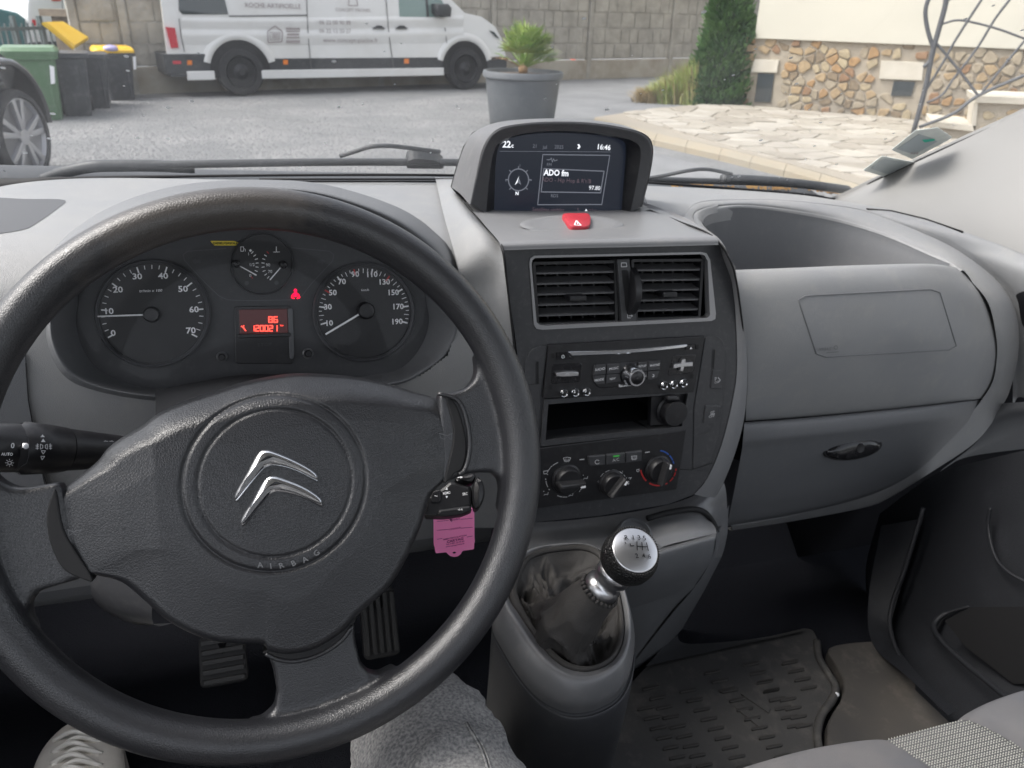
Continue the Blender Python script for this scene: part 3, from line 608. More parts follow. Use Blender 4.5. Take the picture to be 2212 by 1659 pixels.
mb = MB(); mb.add(*lathe(pb, [0, 0, 1], [(.05, 0), (.06, .05), (.05, .09), (.02, .12)], 14)); mb.build('trunk', M['palmd'], palm)
RH = pr_.uv(1120, 55)[1] - ph_
for k in range(52):
    az = rp.uniform(0, 6.28); el = rp.uniform(.25, 1.45); Ln = RH * rp.uniform(.42, .72); d = np.array([math.cos(az) * math.cos(el), math.sin(az) * math.cos(el), math.sin(el)]); tip = pb + [0, 0, .08] + d * Ln
    mb = MB(); mb.add(*tube([pb + [0, 0, .06], pb + [0, 0, .08] + d * Ln * .55, tip], [.009, .007, .005], 5))
    s = nrm(np.cross(d, [0, 0, 1])); nn = np.cross(s, d)
    for q in np.linspace(-1.25, 1.25, 13):
        ld = nrm(d * math.cos(q) + s * math.sin(q) + nn * rp.uniform(-.08, .08)); ll = RH * rp.uniform(.40, .56) * (1 - .2 * abs(q)); w = .012; mid = tip + ld * ll * .5; end = tip + ld * ll - np.array([0, 0, .03]); wv = nrm(np.cross(ld, nn)) * w
        mb.add([tip, mid + wv, end, mid - wv], [[0, 1, 2, 3]])
    mb.build('frond', M['palmd'] if k in (5,) else M['palm'], palm, smooth=False)

# ---- traffic cone by the wall
TC = G(1236, 167); tc_ = thing('traffic_cone', TC, 'faded orange traffic cone standing at the foot of the plank wall', 'cone')
ch = vplane(TC, TC + wp.u).uv(1232, 121)[1]; mb = MB(); mb.add(*lathe(TC + [0, 0, .03], [0, 0, 1], [(.15, 0), (.13, .02), (.03, ch), (.001, ch)], 20)); mb.build('cone_body', M['cone'], tc_)
mb = MB(); mb.add(*box(TC + [-.19, -.19, 0], [.38, 0, 0], [0, .38, 0], [0, 0, .03])); mb.build('base', M['cone'], tc_, smooth=False)
mb = MB(); mb.add(*lathe(TC + [0, 0, .03 + ch * .45], [0, 0, 1], [(.088, 0), (.066, ch * .2)], 20)); mb.build('band', M['white'], tc_)

# ---- house with rubble plinth
HA, HB = G(1608, 233), G(1976, 263); hp = vplane(HA, HB); hl = hp.uv(1976, 263)[0]
house = thing('house', (HA + HB) / 2, 'cream rendered house above a rubble stone plinth', 'house')
hz_ = (hp.uv(1650, 93)[1] + hp.uv(1976, 87)[1]) / 2
mb = MB(); mb.add(*prism(hp, [(-.0, hz_), (9, hz_), (9, 5), (0, 5)], -6, .03, .01)); mb.build('wall', M['render'], house, smooth=False)
mb = MB(); mb.add(*prism(hp, [(0, -.1), (9, -.1), (9, hz_), (0, hz_)], -5.9, -.03)); mb.build('plinth', M['mortar'], house, smooth=False)
holes = [[hp.uv(*q) for q in ((1624, 118), (1680, 118), (1676, 228), (1616, 228))], [hp.uv(*q) for q in ((1898, 120), (2010, 128), (1995, 220), (1895, 206))]]
def inhole(u, v):
    for h_ in holes:
        us_ = [q[0] for q in h_]; vs_ = [q[1] for q in h_]
        if min(us_) < u < max(us_) and min(vs_) < v < max(vs_): return True
    return False
rs = random.Random(21)
def clip2(poly, p, n):
    out = []
    for i in range(len(poly)):
        a, b = poly[i - 1], poly[i]; da, db = (a - p) @ n, (b - p) @ n
        if da <= 0: out.append(a)
        if (da < 0) != (db < 0) and abs(da - db) > 1e-12: out.append(a + (b - a) * da / (da - db))
    return out
sd2 = []; v = -.05
while v < hz_ + .1:
    u = -.1 + rs.uniform(0, .1)
    while u < 5.4: sd2.append(np.array([u + rs.uniform(-.06, .06), v + rs.uniform(-.035, .035)])); u += rs.choice((.13, .17, .22))
    v += .118
for s0_ in sd2:
    if not (.02 < s0_[1] < hz_ - .03) or inhole(*s0_) or rs.random() < .06: continue
    poly = [s0_ + np.array(q) for q in ((-.16, -.1), (.16, -.1), (.16, .1), (-.16, .1))]
    for t in sd2:
        d = t - s0_; L2 = np.linalg.norm(d)
        if 0 < L2 < .42: poly = clip2(poly, (s0_ + t) / 2, d / L2)
    if len(poly) < 3: continue
    poly = np.array(poly); c = poly.mean(0); k_ = rs.uniform(.74, .93); poly = rounded(c + (poly - c) * k_, rs.uniform(.015, .04), 2)
    mb = MB(); mb.add(*prism(hp, poly, -.05, rs.uniform(-.018, .016), .012)); mb.build('stone', M['st%d' % rs.choice((0, 0, 1, 1, 2, 3, 3, 3, 3, 4, 5, 5))], house, smooth=False)
def hslab(name, pts, m, h0, h1, ins=.006): mb = MB(); mb.add(*prism(hp, pxs(hp, pts), h0, h1, ins)); return mb.build(name, m, house, smooth=False)
def hwin(o, l, name='vent_opening'):             # frame slab with a deep dark opening in it
    hslab('lintel', l, M['frame'], -.04, .012); mb = MB(); mb.add(*prism(hp, pxs(hp, o), -.04, -.005)); mb.build(name, M['glassd'], house, smooth=False)
hwin([(1637, 158), (1672, 160), (1664, 221), (1629, 220)], [(1630, 128), (1683, 130), (1678, 157), (1622, 156)])
hwin([(1931, 175), (1977, 177), (1968, 208), (1924, 207)], [(1903, 131), (1996, 135), (1992, 174), (1899, 170)])
# side of house seen left of the render (return wall)
# ---- terrace with flagstones and kerb
tpx = [(1285, 253), (1400, 236), (1520, 226), (1608, 229), (1976, 259), (2330, 330), (2330, 420), (1990, 405), (1860, 398), (1700, 352), (1560, 318), (1420, 288)]
TZ = .06
base = [G(x, y, TZ - .012) for x, y in tpx]; low = [p * [1, 1, 0] for p in base]
mb = MB(); mb.add(*loft([low, base], True, (False, True))); terr = tag(mb.build('terrace', M['joint'], smooth=False), 'crazy paved terrace in front of the house', kind='structure')
# flagstones: jittered polygons (Voronoi of jittered points, clipped to the terrace)
P2 = np.array([[p[0], p[1]] for p in base])
def inside(pt, poly):
    c = False; n = len(poly)
    for i in range(n):
        a, b = poly[i], poly[i - 1]
        if (a[1] > pt[1]) != (b[1] > pt[1]) and pt[0] < (b[0] - a[0]) * (pt[1] - a[1]) / (b[1] - a[1]) + a[0]: c = not c
    return c
def clipc(poly, p, n):                          # keep the side where (x-p).n <= 0
    out = []
    for i in range(len(poly)):
        a, b = poly[i - 1], poly[i]; da, db = (a - p) @ n, (b - p) @ n
        if da <= 0: out.append(a)
        if (da < 0) != (db < 0) and abs(da - db) > 1e-12: out.append(a + (b - a) * da / (da - db))
    return out
rt = random.Random(8); seeds = []; gxs = .36
x0, y0 = P2.min(0); x1, y1 = P2.max(0); x1 = min(x1, 14)
xx = x0
while xx < x1 + gxs:
    yy = y0
    while yy < y1 + gxs: seeds.append(np.array([xx + rt.uniform(-.16, .16), yy + rt.uniform(-.16, .16)])); yy += gxs
    xx += gxs
for s in seeds:
    if not inside(s, P2): continue
    poly = [s + np.array(q) for q in ((-.4, -.4), (.4, -.4), (.4, .4), (-.4, .4))]
    for t in seeds:
        d = t - s; L2 = np.linalg.norm(d)
        if 0 < L2 < .95: poly = clipc(poly, (s + t) / 2, d / L2)
    for i in range(len(P2)):
        a, b = P2[i - 1], P2[i]; e = b - a; n = np.array([e[1], -e[0]]); n /= np.linalg.norm(n)
        c = P2.mean(0)
        if (c - a) @ n > 0: n = -n
        if abs((s - a) @ n) < .5: poly = clipc(poly, a, n)
    if len(poly) < 3: continue
    poly = np.array(poly); c = poly.mean(0); poly = c + (poly - c) * .93
    pl = Plane([0, 0, TZ - .012], [0, 0, 1], [1, 0, 0]); mb = MB(); mb.add(*prism(pl, rounded(poly, .03, 1), 0, .012 + rt.uniform(-.003, .006), .005)); mb.build('flagstone', M['fl%d' % rt.choice((0, 0, 1, 1, 2, 3))], terr, smooth=False)
kpx = [(1285, 256), (1420, 291), (1560, 322), (1700, 356), (1860, 403), (2000, 445)]
kin = [G(x, y - 3, TZ + .02) for x, y in kpx]; kout = [G(x - 6, y + 12, TZ + .0) for x, y in kpx]
kt = thing('kerb', kin[2], None, None); kt['kind'] = 'structure'; kt['label'] = 'sandstone kerb along the terrace edge'
for i in range(len(kpx) - 1):
    for k in range(2):
        t0, t1 = k / 2 + .003, (k + 1) / 2 - .003; a, b = kin[i] * (1 - t0) + kin[i + 1] * t0, kin[i] * (1 - t1) + kin[i + 1] * t1; c, d = kout[i] * (1 - t1) + kout[i + 1] * t1, kout[i] * (1 - t0) + kout[i + 1] * t0
        top = [a, b, c, d]; bot = [p * [1, 1, 0] - [0, 0, .02] for p in top]; mb = MB(); mb.add(*loft([bot, top], True, (True, True))); mb.build('kerbstone', M['kerb'], kt, smooth=False)

# ---- cypress, dry shrub, tall grass
CB = G(1548, 226); cpl2 = vplane(CB, CB + np.cross(nrm((CB - CAM) * [1, 1, 0]), [0, 0, 1]))
cyp = thing('cypress_tree', CB, 'dense dark green conical cypress at the corner of the house', 'tree')
out_l = [(1478, 226), (1478, 200), (1497, 150), (1510, 110), (1525, 60), (1535, 0), (1548, -60), (1575, -190)]; out_r = [(1622, 228), (1630, 200), (1628, 150), (1634, 110), (1636, 60), (1617, 0), (1602, -60), (1578, -190)]
cl = [cpl2.uv(*p) for p in out_l]; crr = [cpl2.uv(*p) for p in out_r]; hs = np.array([max(a[1], 0) for a in cl]); us_l = np.array([a[0] for a in cl]); us_r = np.interp(hs, [b[1] for b in crr], [b[0] for b in crr])
rcy = random.Random(31); mb = MB(); core = []
H_ = hs[-1]
for z in np.linspace(0, H_ * .98, 14):
    a, b = np.interp(z, hs, us_l), np.interp(z, hs, us_r); cu3, r3 = (a + b) / 2, (b - a) / 2 * .8; core.append([cpl2.at(cu3 + r3 * math.cos(t) * (1 + .08 * math.sin(5 * t + z * 9)), z, r3 * math.sin(t)) for t in np.linspace(0, 6.28, 14, endpoint=False)])
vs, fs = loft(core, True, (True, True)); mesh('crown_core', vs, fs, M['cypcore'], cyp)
for k in range(15000):
    z = H_ * (1 - math.sqrt(rcy.random())) if rcy.random() < .6 else rcy.random() * H_; a, b = np.interp(z, hs, us_l), np.interp(z, hs, us_r); t = rcy.uniform(0, 6.28); lump = 1 + .10 * math.sin(5 * t + z * 9) + .08 * math.sin(z * 17 + t * 3)
    r3 = (b - a) / 2 * lump * (rcy.uniform(.72, 1.0) if rcy.random() < .93 else rcy.uniform(1.0, 1.1)); p = cpl2.at((a + b) / 2 + r3 * math.cos(t), z, r3 * math.sin(t)); o = nrm(cpl2.u * math.cos(t) + cpl2.n * math.sin(t) + np.array([0, 0, 1.1]) + np.array([rcy.gauss(0, .35) for _ in range(3)])); s = rcy.uniform(.02, .055); w = nrm(np.cross(o, [rcy.gauss(0, 1) for _ in range(3)])) * s * .35
    mb.add([p - w, p + w, p + w * .6 + o * s * 1.6, p - w * .6 + o * s * 1.6], [[0, 1, 2, 3]])
mb.build('crown', M['cyp'], cyp, smooth=False)
vs, fs = tube([CB, CB + [0, 0, .5]], [.07, .05]); mesh('trunk', vs, fs, M['cypdry'], cyp)
dm = MB(); dryc = thing('dry_shrub', G(1626, 232), 'brown dried shrub strip between cypress and house wall', 'shrub')
dpl = vplane(G(1626, 229), G(1626, 229) + cpl2.u)
for k in range(1500):
    t = rcy.random(); x = 1620 + 10 * math.sin(t * 9) + rcy.gauss(0, 6); y = 226 - t * 175; u, v = dpl.uv(x, y); p = dpl.at(u, v, rcy.uniform(0, .2)); o = nrm([rcy.gauss(0, 1), rcy.gauss(0, 1), rcy.gauss(.4, .7)]); s = rcy.uniform(.015, .04); w = nrm(np.cross(o, [rcy.gauss(0, 1) for _ in range(3)])) * s * .4
    dm.add([p - w, p + w, p + o * s * 1.8], [[0, 1, 2]])
dm.build('foliage', M['cypdry'], dryc, smooth=False); vs, fs = tube([G(1626, 232), G(1626, 232) + [0, 0, .6]], [.02, .01]); mesh('trunk', vs, fs, M['palmd'], dryc)
gm = MB(); gd = MB()
gpl = vplane(G(1440, 222), G(1440, 222) + cpl2.u)
for k in range(2600):
    t = rcy.random(); x = 1388 + 120 * t + rcy.gauss(0, 8); yb = 226 - 6 * (1 - t) + rcy.uniform(-6, 3); b = G(min(x, 1505), yb); hgt = (.18 + .55 * t ** 1.3) * rcy.uniform(.6, 1.15); az = rcy.uniform(0, 6.28); ln = rcy.uniform(.05, .28); o = np.array([math.cos(az) * ln - .1, math.sin(az) * ln, 0]); w = np.array([math.sin(az), -math.cos(az), 0]) * .009
    pts = [b, b + o * .35 + [0, 0, hgt * .6], b + o + [0, 0, hgt]]; (gd if rcy.random() < .25 or hgt < .25 else gm).add([pts[0] - w, pts[0] + w, pts[1] + w * .8, pts[1] - w * .8, pts[2]], [[0, 1, 2, 3], [3, 2, 4]])
gt = thing('ornamental_grass', G(1440, 224), 'tall yellow green grass clump at the foot of the cypress', 'grass')
gm.build('blades', M['grass'], gt, smooth=False); gd.build('dry_blades', M['grassd'], gt, smooth=False)

# ---- stair: stone steps and wrought iron railing
SB0 = G(1975, 292, TZ); spl = Plane(SB0, nrm(np.cross(nrm((G(2330, 318, TZ) - SB0)), [0, 0, 1])), nrm(G(2330, 318, TZ) - SB0))
stp = thing('stone_steps', SB0, 'rendered stone steps with pale slab treads at the right edge', 'steps')
def sslab(name, pts, m, h0, h1, ins=.006): mb = MB(); mb.add(*prism(spl, pxs(spl, pts), h0, h1, ins)); return mb.build(name, m, stp, smooth=False)
sslab('tread', [(2012, 261), (2100, 270), (2104, 283), (2010, 273)], M['frame'], -.9, .06)
sslab('riser', [(2016, 272), (2100, 282), (2098, 330), (1990, 330)], M['mortar'], -.85, .0)
sslab('tread', [(2106, 206), (2290, 214), (2290, 228), (2107, 221)], M['frame'], -.9, .05)
sslab('riser', [(2112, 220), (2290, 228), (2290, 380), (2098, 380)], M['mortar'], -.88, -.02)
sslab('corner_strip', [(2104, 221), (2113, 221), (2108, 272), (2098, 271)], M['frame'], -.5, .01)
rst = random.Random(77)
for (x, y) in ((2135, 250), (2165, 262), (2128, 280), (2150, 300), (2190, 245), (2195, 280), (2180, 300)):
    q = [(x + 15 * math.cos(t) * rst.uniform(.7, 1.1), y + 10 * math.sin(t) * rst.uniform(.7, 1.1)) for t in np.linspace(0, 6.28, 8, endpoint=False)]
    sslab('stone', q, M['st%d' % rst.choice((1, 3, 5))], -.05, .0, .01)
rl = thing('stair_railing', G(1965, 345), 'grey wrought iron stair railing with curved scroll bars', 'railing')
irp = Plane(SB0 + spl.n * .12, spl.n, spl.u)
def iron(name, pts, w, n=24):
    P = cr([irp.hit(x, y) for x, y in pts], n) if len(pts) > 2 else np.array([irp.hit(*p) for p in pts]); d = abs((irp.hit(pts[0][0] + w, pts[0][1]) - irp.hit(*pts[0])) @ irp.u) * .65
    vs, fs = tube(P, d, 8); mesh(name, vs, fs, M['iron'], rl)
iron('newel_post', [(2046, -50), (2043, 5), (2029, 60), (2014, 115), (1999, 190), (1972, 290)], 9.5)
iron('scroll', [(2030, -40), (2008, -6), (1999, 25), (2004, 65), (2016, 108), (2010, 130), (1995, 146)], 8)
iron('handrail', [(2043, 5), (2060, -8), (2160, -60)], 7)
iron('bar', [(2130, -15), (2100, 30), (2062, 90), (2040, 130), (2000, 195)], 5)
iron('bar', [(2190, -12), (2150, 40), (2110, 105), (2060, 170), (2035, 205), (2002, 222)], 5)
iron('bar', [(2290, -10), (2240, 55), (2170, 140), (2116, 206)], 5)
iron('bar', [(2018, 88), (2070, 150), (2112, 205)], 5)
iron('bottom_rail', [(1985, 275), (2060, 245), (2114, 206), (2220, 160), (2300, 130)], 6)
iron('arch_bar', [(2032, 53), (2065, 44), (2100, 48), (2160, 64), (2230, 90)], 4)
# ================================================================== INSIDE THE VAN
from mathutils.geometry import tessellate_polygon
def crop(x0, y0, k): return lambda x, y: (x0 + k * x, y0 + k * y)
cA = crop(0, 373.1, .27282); cN = crop(603.5, 373.1, .27282); cD = crop(0, 768.1, .27282); cC = crop(603.5, 768.1, .27282)
c8 = crop(0, 1206.9, .5456); cE = crop(164.6, 466.3, .37203); cSc = crop(960.1, 235.9, .24801); cVt = crop(1097.2, 521.2, .23561)
cB = crop(1097.2, 822.9, .24801); cR = crop(1124.6, 702.2, .19841); cHv = crop(1124.6, 905.2, .19841); cGe = crop(987.5, 1097.2, .26452)
cT = crop(877.8, 987.5, .14878); cS = crop(0, 877.8, .19836); cP = crop(1481.2, 384, .33036); cQ = crop(1481.2, 822.9, .33036); cFl = crop(1371.5, 1097.2, .37996)
def C(f, *p): return [f(*q) for q in p]
def plate(pl, outer, holes, h0, h1, mb=None):    # flat plate with openings, outlines in (u,v)
    mb = mb or MB(); loops = [list(map(tuple, outer))] + [list(map(tuple, h)) for h in holes]
    tri = tessellate_polygon([[Vector((a, b, 0)) for a, b in l] for l in loops]); P = [p for l in loops for p in l]
    mb.add([pl.at(a, b, h1) for a, b in P], [list(t) for t in tri])
    for l in loops: mb.add(*loft([[pl.at(a, b, h1) for a, b in l], [pl.at(a, b, h0) for a, b in l]], True))
    return mb
def inpoly(x, y, poly):
    c = False; n = len(poly)
    for i in range(n):
        a, b = poly[i], poly[i - 1]
        if (a[1] > y) != (b[1] > y) and x < (b[0] - a[0]) * (y - a[1]) / (b[1] - a[1]) + a[0]: c = not c
    return c
def proj(p): d = W.T @ (np.asarray(p) - CAM); return d[0] / d[2] * F_PX + CX, d[1] / d[2] * F_PX + CY
def surf(name, rows, m, parent, nu=40, nv=24, thick=0, cut=None, closed=False):
    vs, fs = patch(rows, nu, nv, closed)
    if cut:
        q = [proj(p) for p in vs]; ins = [inpoly(a, b, cut) for a, b in q]; fs = [f for f in fs if not all(ins[i] for i in f)]
    o = mesh(name, vs, fs, m, parent)
    if thick: s = o.modifiers.new('thick', 'SOLIDIFY'); s.thickness = thick; s.offset = -1
    return o
# ---------------------------------------------------------------- dashboard
dash = thing('dashboard', V(.4, .95, -.5), 'grey moulded dashboard under the windscreen with black centre fascia', 'dashboard')
# left half: one moulded profile from windscreen to the driver's knees, opening left for the instruments
prof_l = [(1.235, -.268), (1.16, -.252), (1.02, -.243), (.90, -.236), (.82, -.236), (.775, -.246), (.745, -.272), (.732, -.32), (.728, -.38), (.735, -.46), (.75, -.54), (.775, -.62)]
cut_l = [(118, 690), (112, 620), (150, 545), (240, 470), (350, 425), (560, 402), (720, 415), (860, 470), (940, 530), (978, 600), (985, 680), (972, 735), (945, 780), (895, 812), (800, 832), (560, 850), (400, 850), (320, 850), (225, 835), (160, 800), (128, 750)]
xs_l = [-.62, -.42, -.3, -.2, 0, .12, .2, .262]
rows = []
for Y_, Z_ in prof_l:
    r = []
    for X_ in xs_l:
        k = max(0, (-X_ - .25) / .4); yy = Y_ - .10 * k * k - (0 if Y_ < .8 else .25 * k * k); zz = Z_ - .03 * k
        if X_ > .19: yy = Y_ if Y_ > .74 else Y_ - .01
        if X_ > .25 and Y_ > .9: X_ = .31
        k2 = max(0, (-X_ - .14) / .4)
        if Y_ > .8: yy -= .6 * k2 * k2 * (Y_ - .8) / .4
        r.append(V(X_, yy, zz))
    rows.append(r)
CUTL = [(x, y) for x, y, _ in [(108, 650, 0), (112, 556, 0), (200, 486, 0), (300, 438, 0), (418, 412, 0), (560, 404, 0), (700, 415, 0), (848, 460, 0), (934, 514, 0), (972, 565, 0), (986, 640, 0), (990, 711, 0), (968, 770, 0), (909, 815, 0), (850, 834, 0), (700, 853, 0), (560, 858, 0), (400, 862, 0), (320, 862, 0), (212, 842, 0), (143, 809, 0), (107, 736, 0)]]
surf('driver_panel', rows, M['dash'], dash, 300, 260, cut=CUTL)
# black seam down the left, with the darker outer panel beyond it
Fp = Plane(V(-.1, .7255, -.4), nrm(-YV + .06 * ZV), XV)
mb = MB(); stroke(mb, Fp, C(cD, (205, 60), (225, 350), (262, 560), (330, 900), (370, 1020), (420, 1200)), 2.4, .004); mb.build('panel_joint', M['void'], dash)
mb = MB(); mb.add(*prism(Fp, pxs(Fp, C(cD, (-300, -400), (203, 0), (205, 60), (225, 350), (262, 560), (330, 900), (400, 1200), (-300, 1200))), -.01, .0025)); mb.build('outer_knee_panel', M['dashlow'], dash, smooth=False)
# binnacle: hood, lip and funnel round the instruments
L_base = [(100, 660, .745), (98, 560, .80), (190, 474, .86), (295, 424, .9), (415, 396, .92), (560, 388, .93), (705, 399, .92), (856, 446, .9), (942, 502, .85), (985, 552, .8), (1000, 640, .75), (1000, 712, .735), (976, 772, .731), (912, 818, .730), (852, 838, .730), (700, 858, .73), (560, 862, .73), (400, 866, .73), (318, 866, .73), (208, 846, .73), (138, 812, .73), (102, 742, .735)]
L_crest = [(108, 650, .735), (112, 553, .745), (200, 480, .755), (300, 430, .765), (418, 402, .77), (560, 394, .77), (700, 405, .77), (848, 452, .76), (934, 508, .75), (974, 560, .74), (988, 640, .732), (990, 711, .727), (966, 768, .7245), (907, 813, .7235), (850, 832, .7235), (700, 850, .7235), (560, 855, .7235), (400, 859, .7235), (321, 860, .7235), (214, 841, .7235), (145, 807, .7235), (108, 735, .727)]
L_lip = [(112, 652, .71), (128, 566, .70), (215, 494, .69), (312, 444, .685), (424, 414, .68), (560, 405, .68), (694, 416, .68), (838, 464, .685), (922, 520, .69), (962, 572, .70), (980, 642, .712), (982, 711, .72), (958, 764, .7215), (900, 806, .7215), (846, 826, .7215), (700, 843, .7215), (560, 848, .7215), (400, 853, .7215), (323, 853, .7215), (220, 835, .7215), (151, 801, .7215), (114, 732, .72)]
L_mid = [(135, 660, .73), (150, 590, .72), (228, 518, .715), (325, 466, .71), (440, 436, .71), (560, 428, .71), (680, 438, .71), (820, 486, .71), (902, 545, .715), (942, 602, .72), (955, 645, .73), (955, 702, .738), (932, 750, .74), (885, 788, .745), (838, 806, .745), (700, 822, .745), (560, 826, .745), (402, 836, .745), (319, 840, .745), (224, 818, .742), (165, 782, .738), (135, 722, .735)]
L_in = [(168, 660, .775), (176, 600, .775), (240, 535, .775), (335, 492, .775), (450, 462, .775), (560, 454, .775), (670, 464, .775), (805, 514, .775), (885, 575, .775), (915, 625, .775), (919, 655, .775), (917, 690, .775), (898, 728, .775), (862, 763, .775), (815, 788, .775), (690, 792, .775), (560, 796, .775), (410, 816, .775), (314, 820, .775), (232, 784, .775), (192, 745, .775), (170, 700, .775)]
rows = [[PY(*p) for p in L_] for L_ in (L_base, L_crest, L_lip, L_mid, L_in)]
hood = surf('instrument_hood', rows, M['dashlow'], dash, 160, 40, closed=True)
# dark instrument shroud top edge below the cluster and the steering column cover
sc_ = [[PY(335, 845, .72), PY(420, 826, .72), PY(560, 808, .72), PY(760, 822, .72), PY(900, 850, .72)], [PY(336, 885, .70), PY(430, 850, .69), PY(560, 836, .68), PY(760, 850, .69), PY(910, 880, .70)], [PY(330, 960, .68), PY(430, 930, .66), PY(560, 920, .65), PY(760, 930, .66), PY(910, 960, .68)]]
surf('shroud_edge', sc_, M['flatdark'], dash, 30, 14)
def column(l, m, nm): mb = MB(); mb.add(*loft(l, True, (True, True))); return mb.build(nm, m, dash, ang=50)
hubv = np.array([.013, .454, -.29]); ax = np.array([-.028, -.883, .469])
cl_ = []
for d, w_, h_ in ((-.035, .055, .044), (-.05, .075, .055), (-.20, .080, .062), (-.30, .080, .062)):
    c = hubv + ax * d; up_ = nrm(np.cross([1, 0, 0], ax)) * -1; up_ = up_ if up_[2] > 0 else -up_
    cl_.append([V(*(c + np.array([1, 0, 0]) * w_ * math.cos(t) * (1 if abs(math.cos(t)) < .9 else .97) + up_ * h_ * math.sin(t))) for t in np.linspace(0, 2 * math.pi, 32, endpoint=False)])
column(cl_, M['console'], 'column_cover')
# lower driver side: knee panel curving forward and down
surf('lower_panel', [[V(X_, .772 + .02 * abs(X_), -.60) for X_ in (-.7, -.35, 0, .3)], [V(X_, .80, -.66) for X_ in (-.7, -.35, 0, .3)], [V(X_, .92, -.70) for X_ in (-.7, -.35, 0, .3)]], M['dashlow'], dash, 12, 8)
surf('column_underside', [[PY(195, 1200, .62), PY(260, 1210, .60), PY(340, 1230, .58)], [PY(200, 1290, .62), PY(260, 1325, .60), PY(330, 1345, .58)], [PY(240, 1330, .68), PY(300, 1350, .66), PY(380, 1345, .64)]], M['console'], dash, 14, 10)

# ---- panel between the instruments and the centre fascia (light slope), and fascia frame
surf('centre_side_panel', [[PY(940, 383, 1.2), PY(985, 384, 1.2), PY(1010, 386, 1.18)], [PZ(945, 405, -.238), PY(978, 404, 1.05), PY(1000, 425, 1.0)], [PY(960, 470, .86), PY(1000, 452, .84), PY(1052, 492, .80)], [PY(985, 560, .74), PY(1040, 520, .73), PY(1080, 530, .725)], [PY(1000, 640, .727), PY(1060, 630, .715), PY(1094, 620, .70)], [PY(1010, 760, .727), PY(1070, 760, .715), PY(1112, 760, .70)], [PY(1000, 900, .727), PY(1080, 900, .715), PY(1130, 900, .70)], [PY(1000, 1140, .735), PY(1080, 1140, .72), PY(1150, 1140, .70)]], M['dash'], dash, 24, 60)
CP = Plane(V(.42, .70, -.33), nrm(-YV * math.cos(rad(9)) + ZV * math.sin(rad(9))), XV)
ven = C(cVt, (200, 215), (208, 165), (240, 140), (1770, 106), (1815, 118), (1845, 175), (1897, 660), (1895, 705), (1860, 722), (320, 802), (270, 795), (243, 760))
slot = C(cB, (345, 202), (1275, 132), (1560, 96), (1510, 398), (1235, 420), (322, 522))
fo = [(1086, 540), (1200, 536), (1400, 532), (1552, 528), (1571, 560), (1581, 610), (1588, 663), (1592, 757), (1590, 823), (1574, 905), (1554, 975), (1527, 1035), (1500, 1068), (1444, 1089), (1296, 1114), (1155, 1128), (1140, 1000), (1128, 850), (1112, 720), (1097, 620)]
mb = plate(CP, pxs(CP, fo), [pxs(CP, ven), pxs(CP, slot)], -.03, 0); fas = mb.build('centre_fascia', M['console'], dash, smooth=False)
# top roll and shelf up to the display
shelf_rows = [[PY(1082, 541, .6995), PY(1200, 537, .6995), PY(1400, 533, .6995), PY(1552, 529, .6995)], [PY(1080, 528, .702), PY(1200, 524, .702), PY(1400, 520, .702), PY(1550, 517, .702)], [PY(1074, 517, .715), PY(1200, 513, .715), PY(1400, 509, .715), PY(1538, 506, .715)], [PY(1052, 492, .762), PY(1200, 490, .77), PY(1400, 488, .76), PY(1500, 488, .76)], [PY(1026, 462, .832), PY(1200, 461, .84), PY(1380, 458, .84), PY(1440, 460, .83)], [PY(996, 436, .92), PY(1200, 444, .93), PY(1380, 441, .93), PY(1398, 442, .9)]]
surf('display_shelf', shelf_rows, M['shelf'], dash, 40, 40)
# shallow dish and hazard button
hzp = Plane(PY(1245, 487, .765), nrm(ZV - .25 * YV), XV)
dsh = MB(); L_ = []
for k, h in ((1.0, .0006), (.93, .0022), (.8, .001), (.55, .0009), (.2, .0012)): L_.append([hzp.at(*hzp.uv(1235 + 112 * k * math.cos(t), 486 + 19 * k * math.sin(t)), h) for t in np.linspace(0, 2 * math.pi, 40, endpoint=False)])
dsh.add(*loft(L_, True, (False, True))); dsh.build('button_surround', M['shelf'], dash)
mb = MB(); q = rounded(pxs(hzp, C(cSc, (1015, 950), (1050, 940), (1245, 940), (1268, 975), (1262, 1040), (1225, 1066), (1105, 1066), (1075, 1045))), .004, 3); mb.add(*prism(hzp, q, .0, .006, .002)); hb_ = mb.build('hazard_button', M['hazard'], dash, ang=40)
mb = MB(); stroke(mb, hzp, C(cSc, (1150, 968), (1190, 1010), (1132, 1008)), 2.4, .0066, True); stroke(mb, hzp, C(cSc, (1158, 985), (1160, 1000)), 1.8, .0066); mb.build('warning_triangle', M['white'], hb_)
# frame strip on the right of the fascia
fr_in = [(1552, 528), (1571, 560), (1581, 610), (1588, 663), (1592, 757), (1590, 823), (1574, 905), (1554, 975), (1527, 1035), (1500, 1068)]
fr_out = [(1402, 450), (1470, 474), (1545, 508), (1575, 560), (1590, 610), (1600, 680), (1610, 757), (1612, 823), (1606, 900), (1590, 965), (1566, 1030), (1545, 1070)]
A_ = cr([PY(1392, 447, .86), PY(1450, 472, .80), PY(1520, 502, .725)] + [CP.hit(x, y, .001) for x, y in fr_in], 40); B_ = cr([PY(fr_out[0][0], fr_out[0][1], .87), PY(fr_out[1][0], fr_out[1][1], .80), PY(fr_out[2][0], fr_out[2][1], .725)] + [PY(x, y, .70) for x, y in fr_out[3:]], 40)
Cm = [a * .5 + b * .5 - YV * .005 + XV * .0 for a, b in zip(A_, B_)]; D_ = [b + XV * .004 + YV * .05 for b in B_]
vs, fs = patch([A_, Cm, B_, D_], 60, 14); mesh('fascia_frame', vs, fs, M['shelf'], dash)
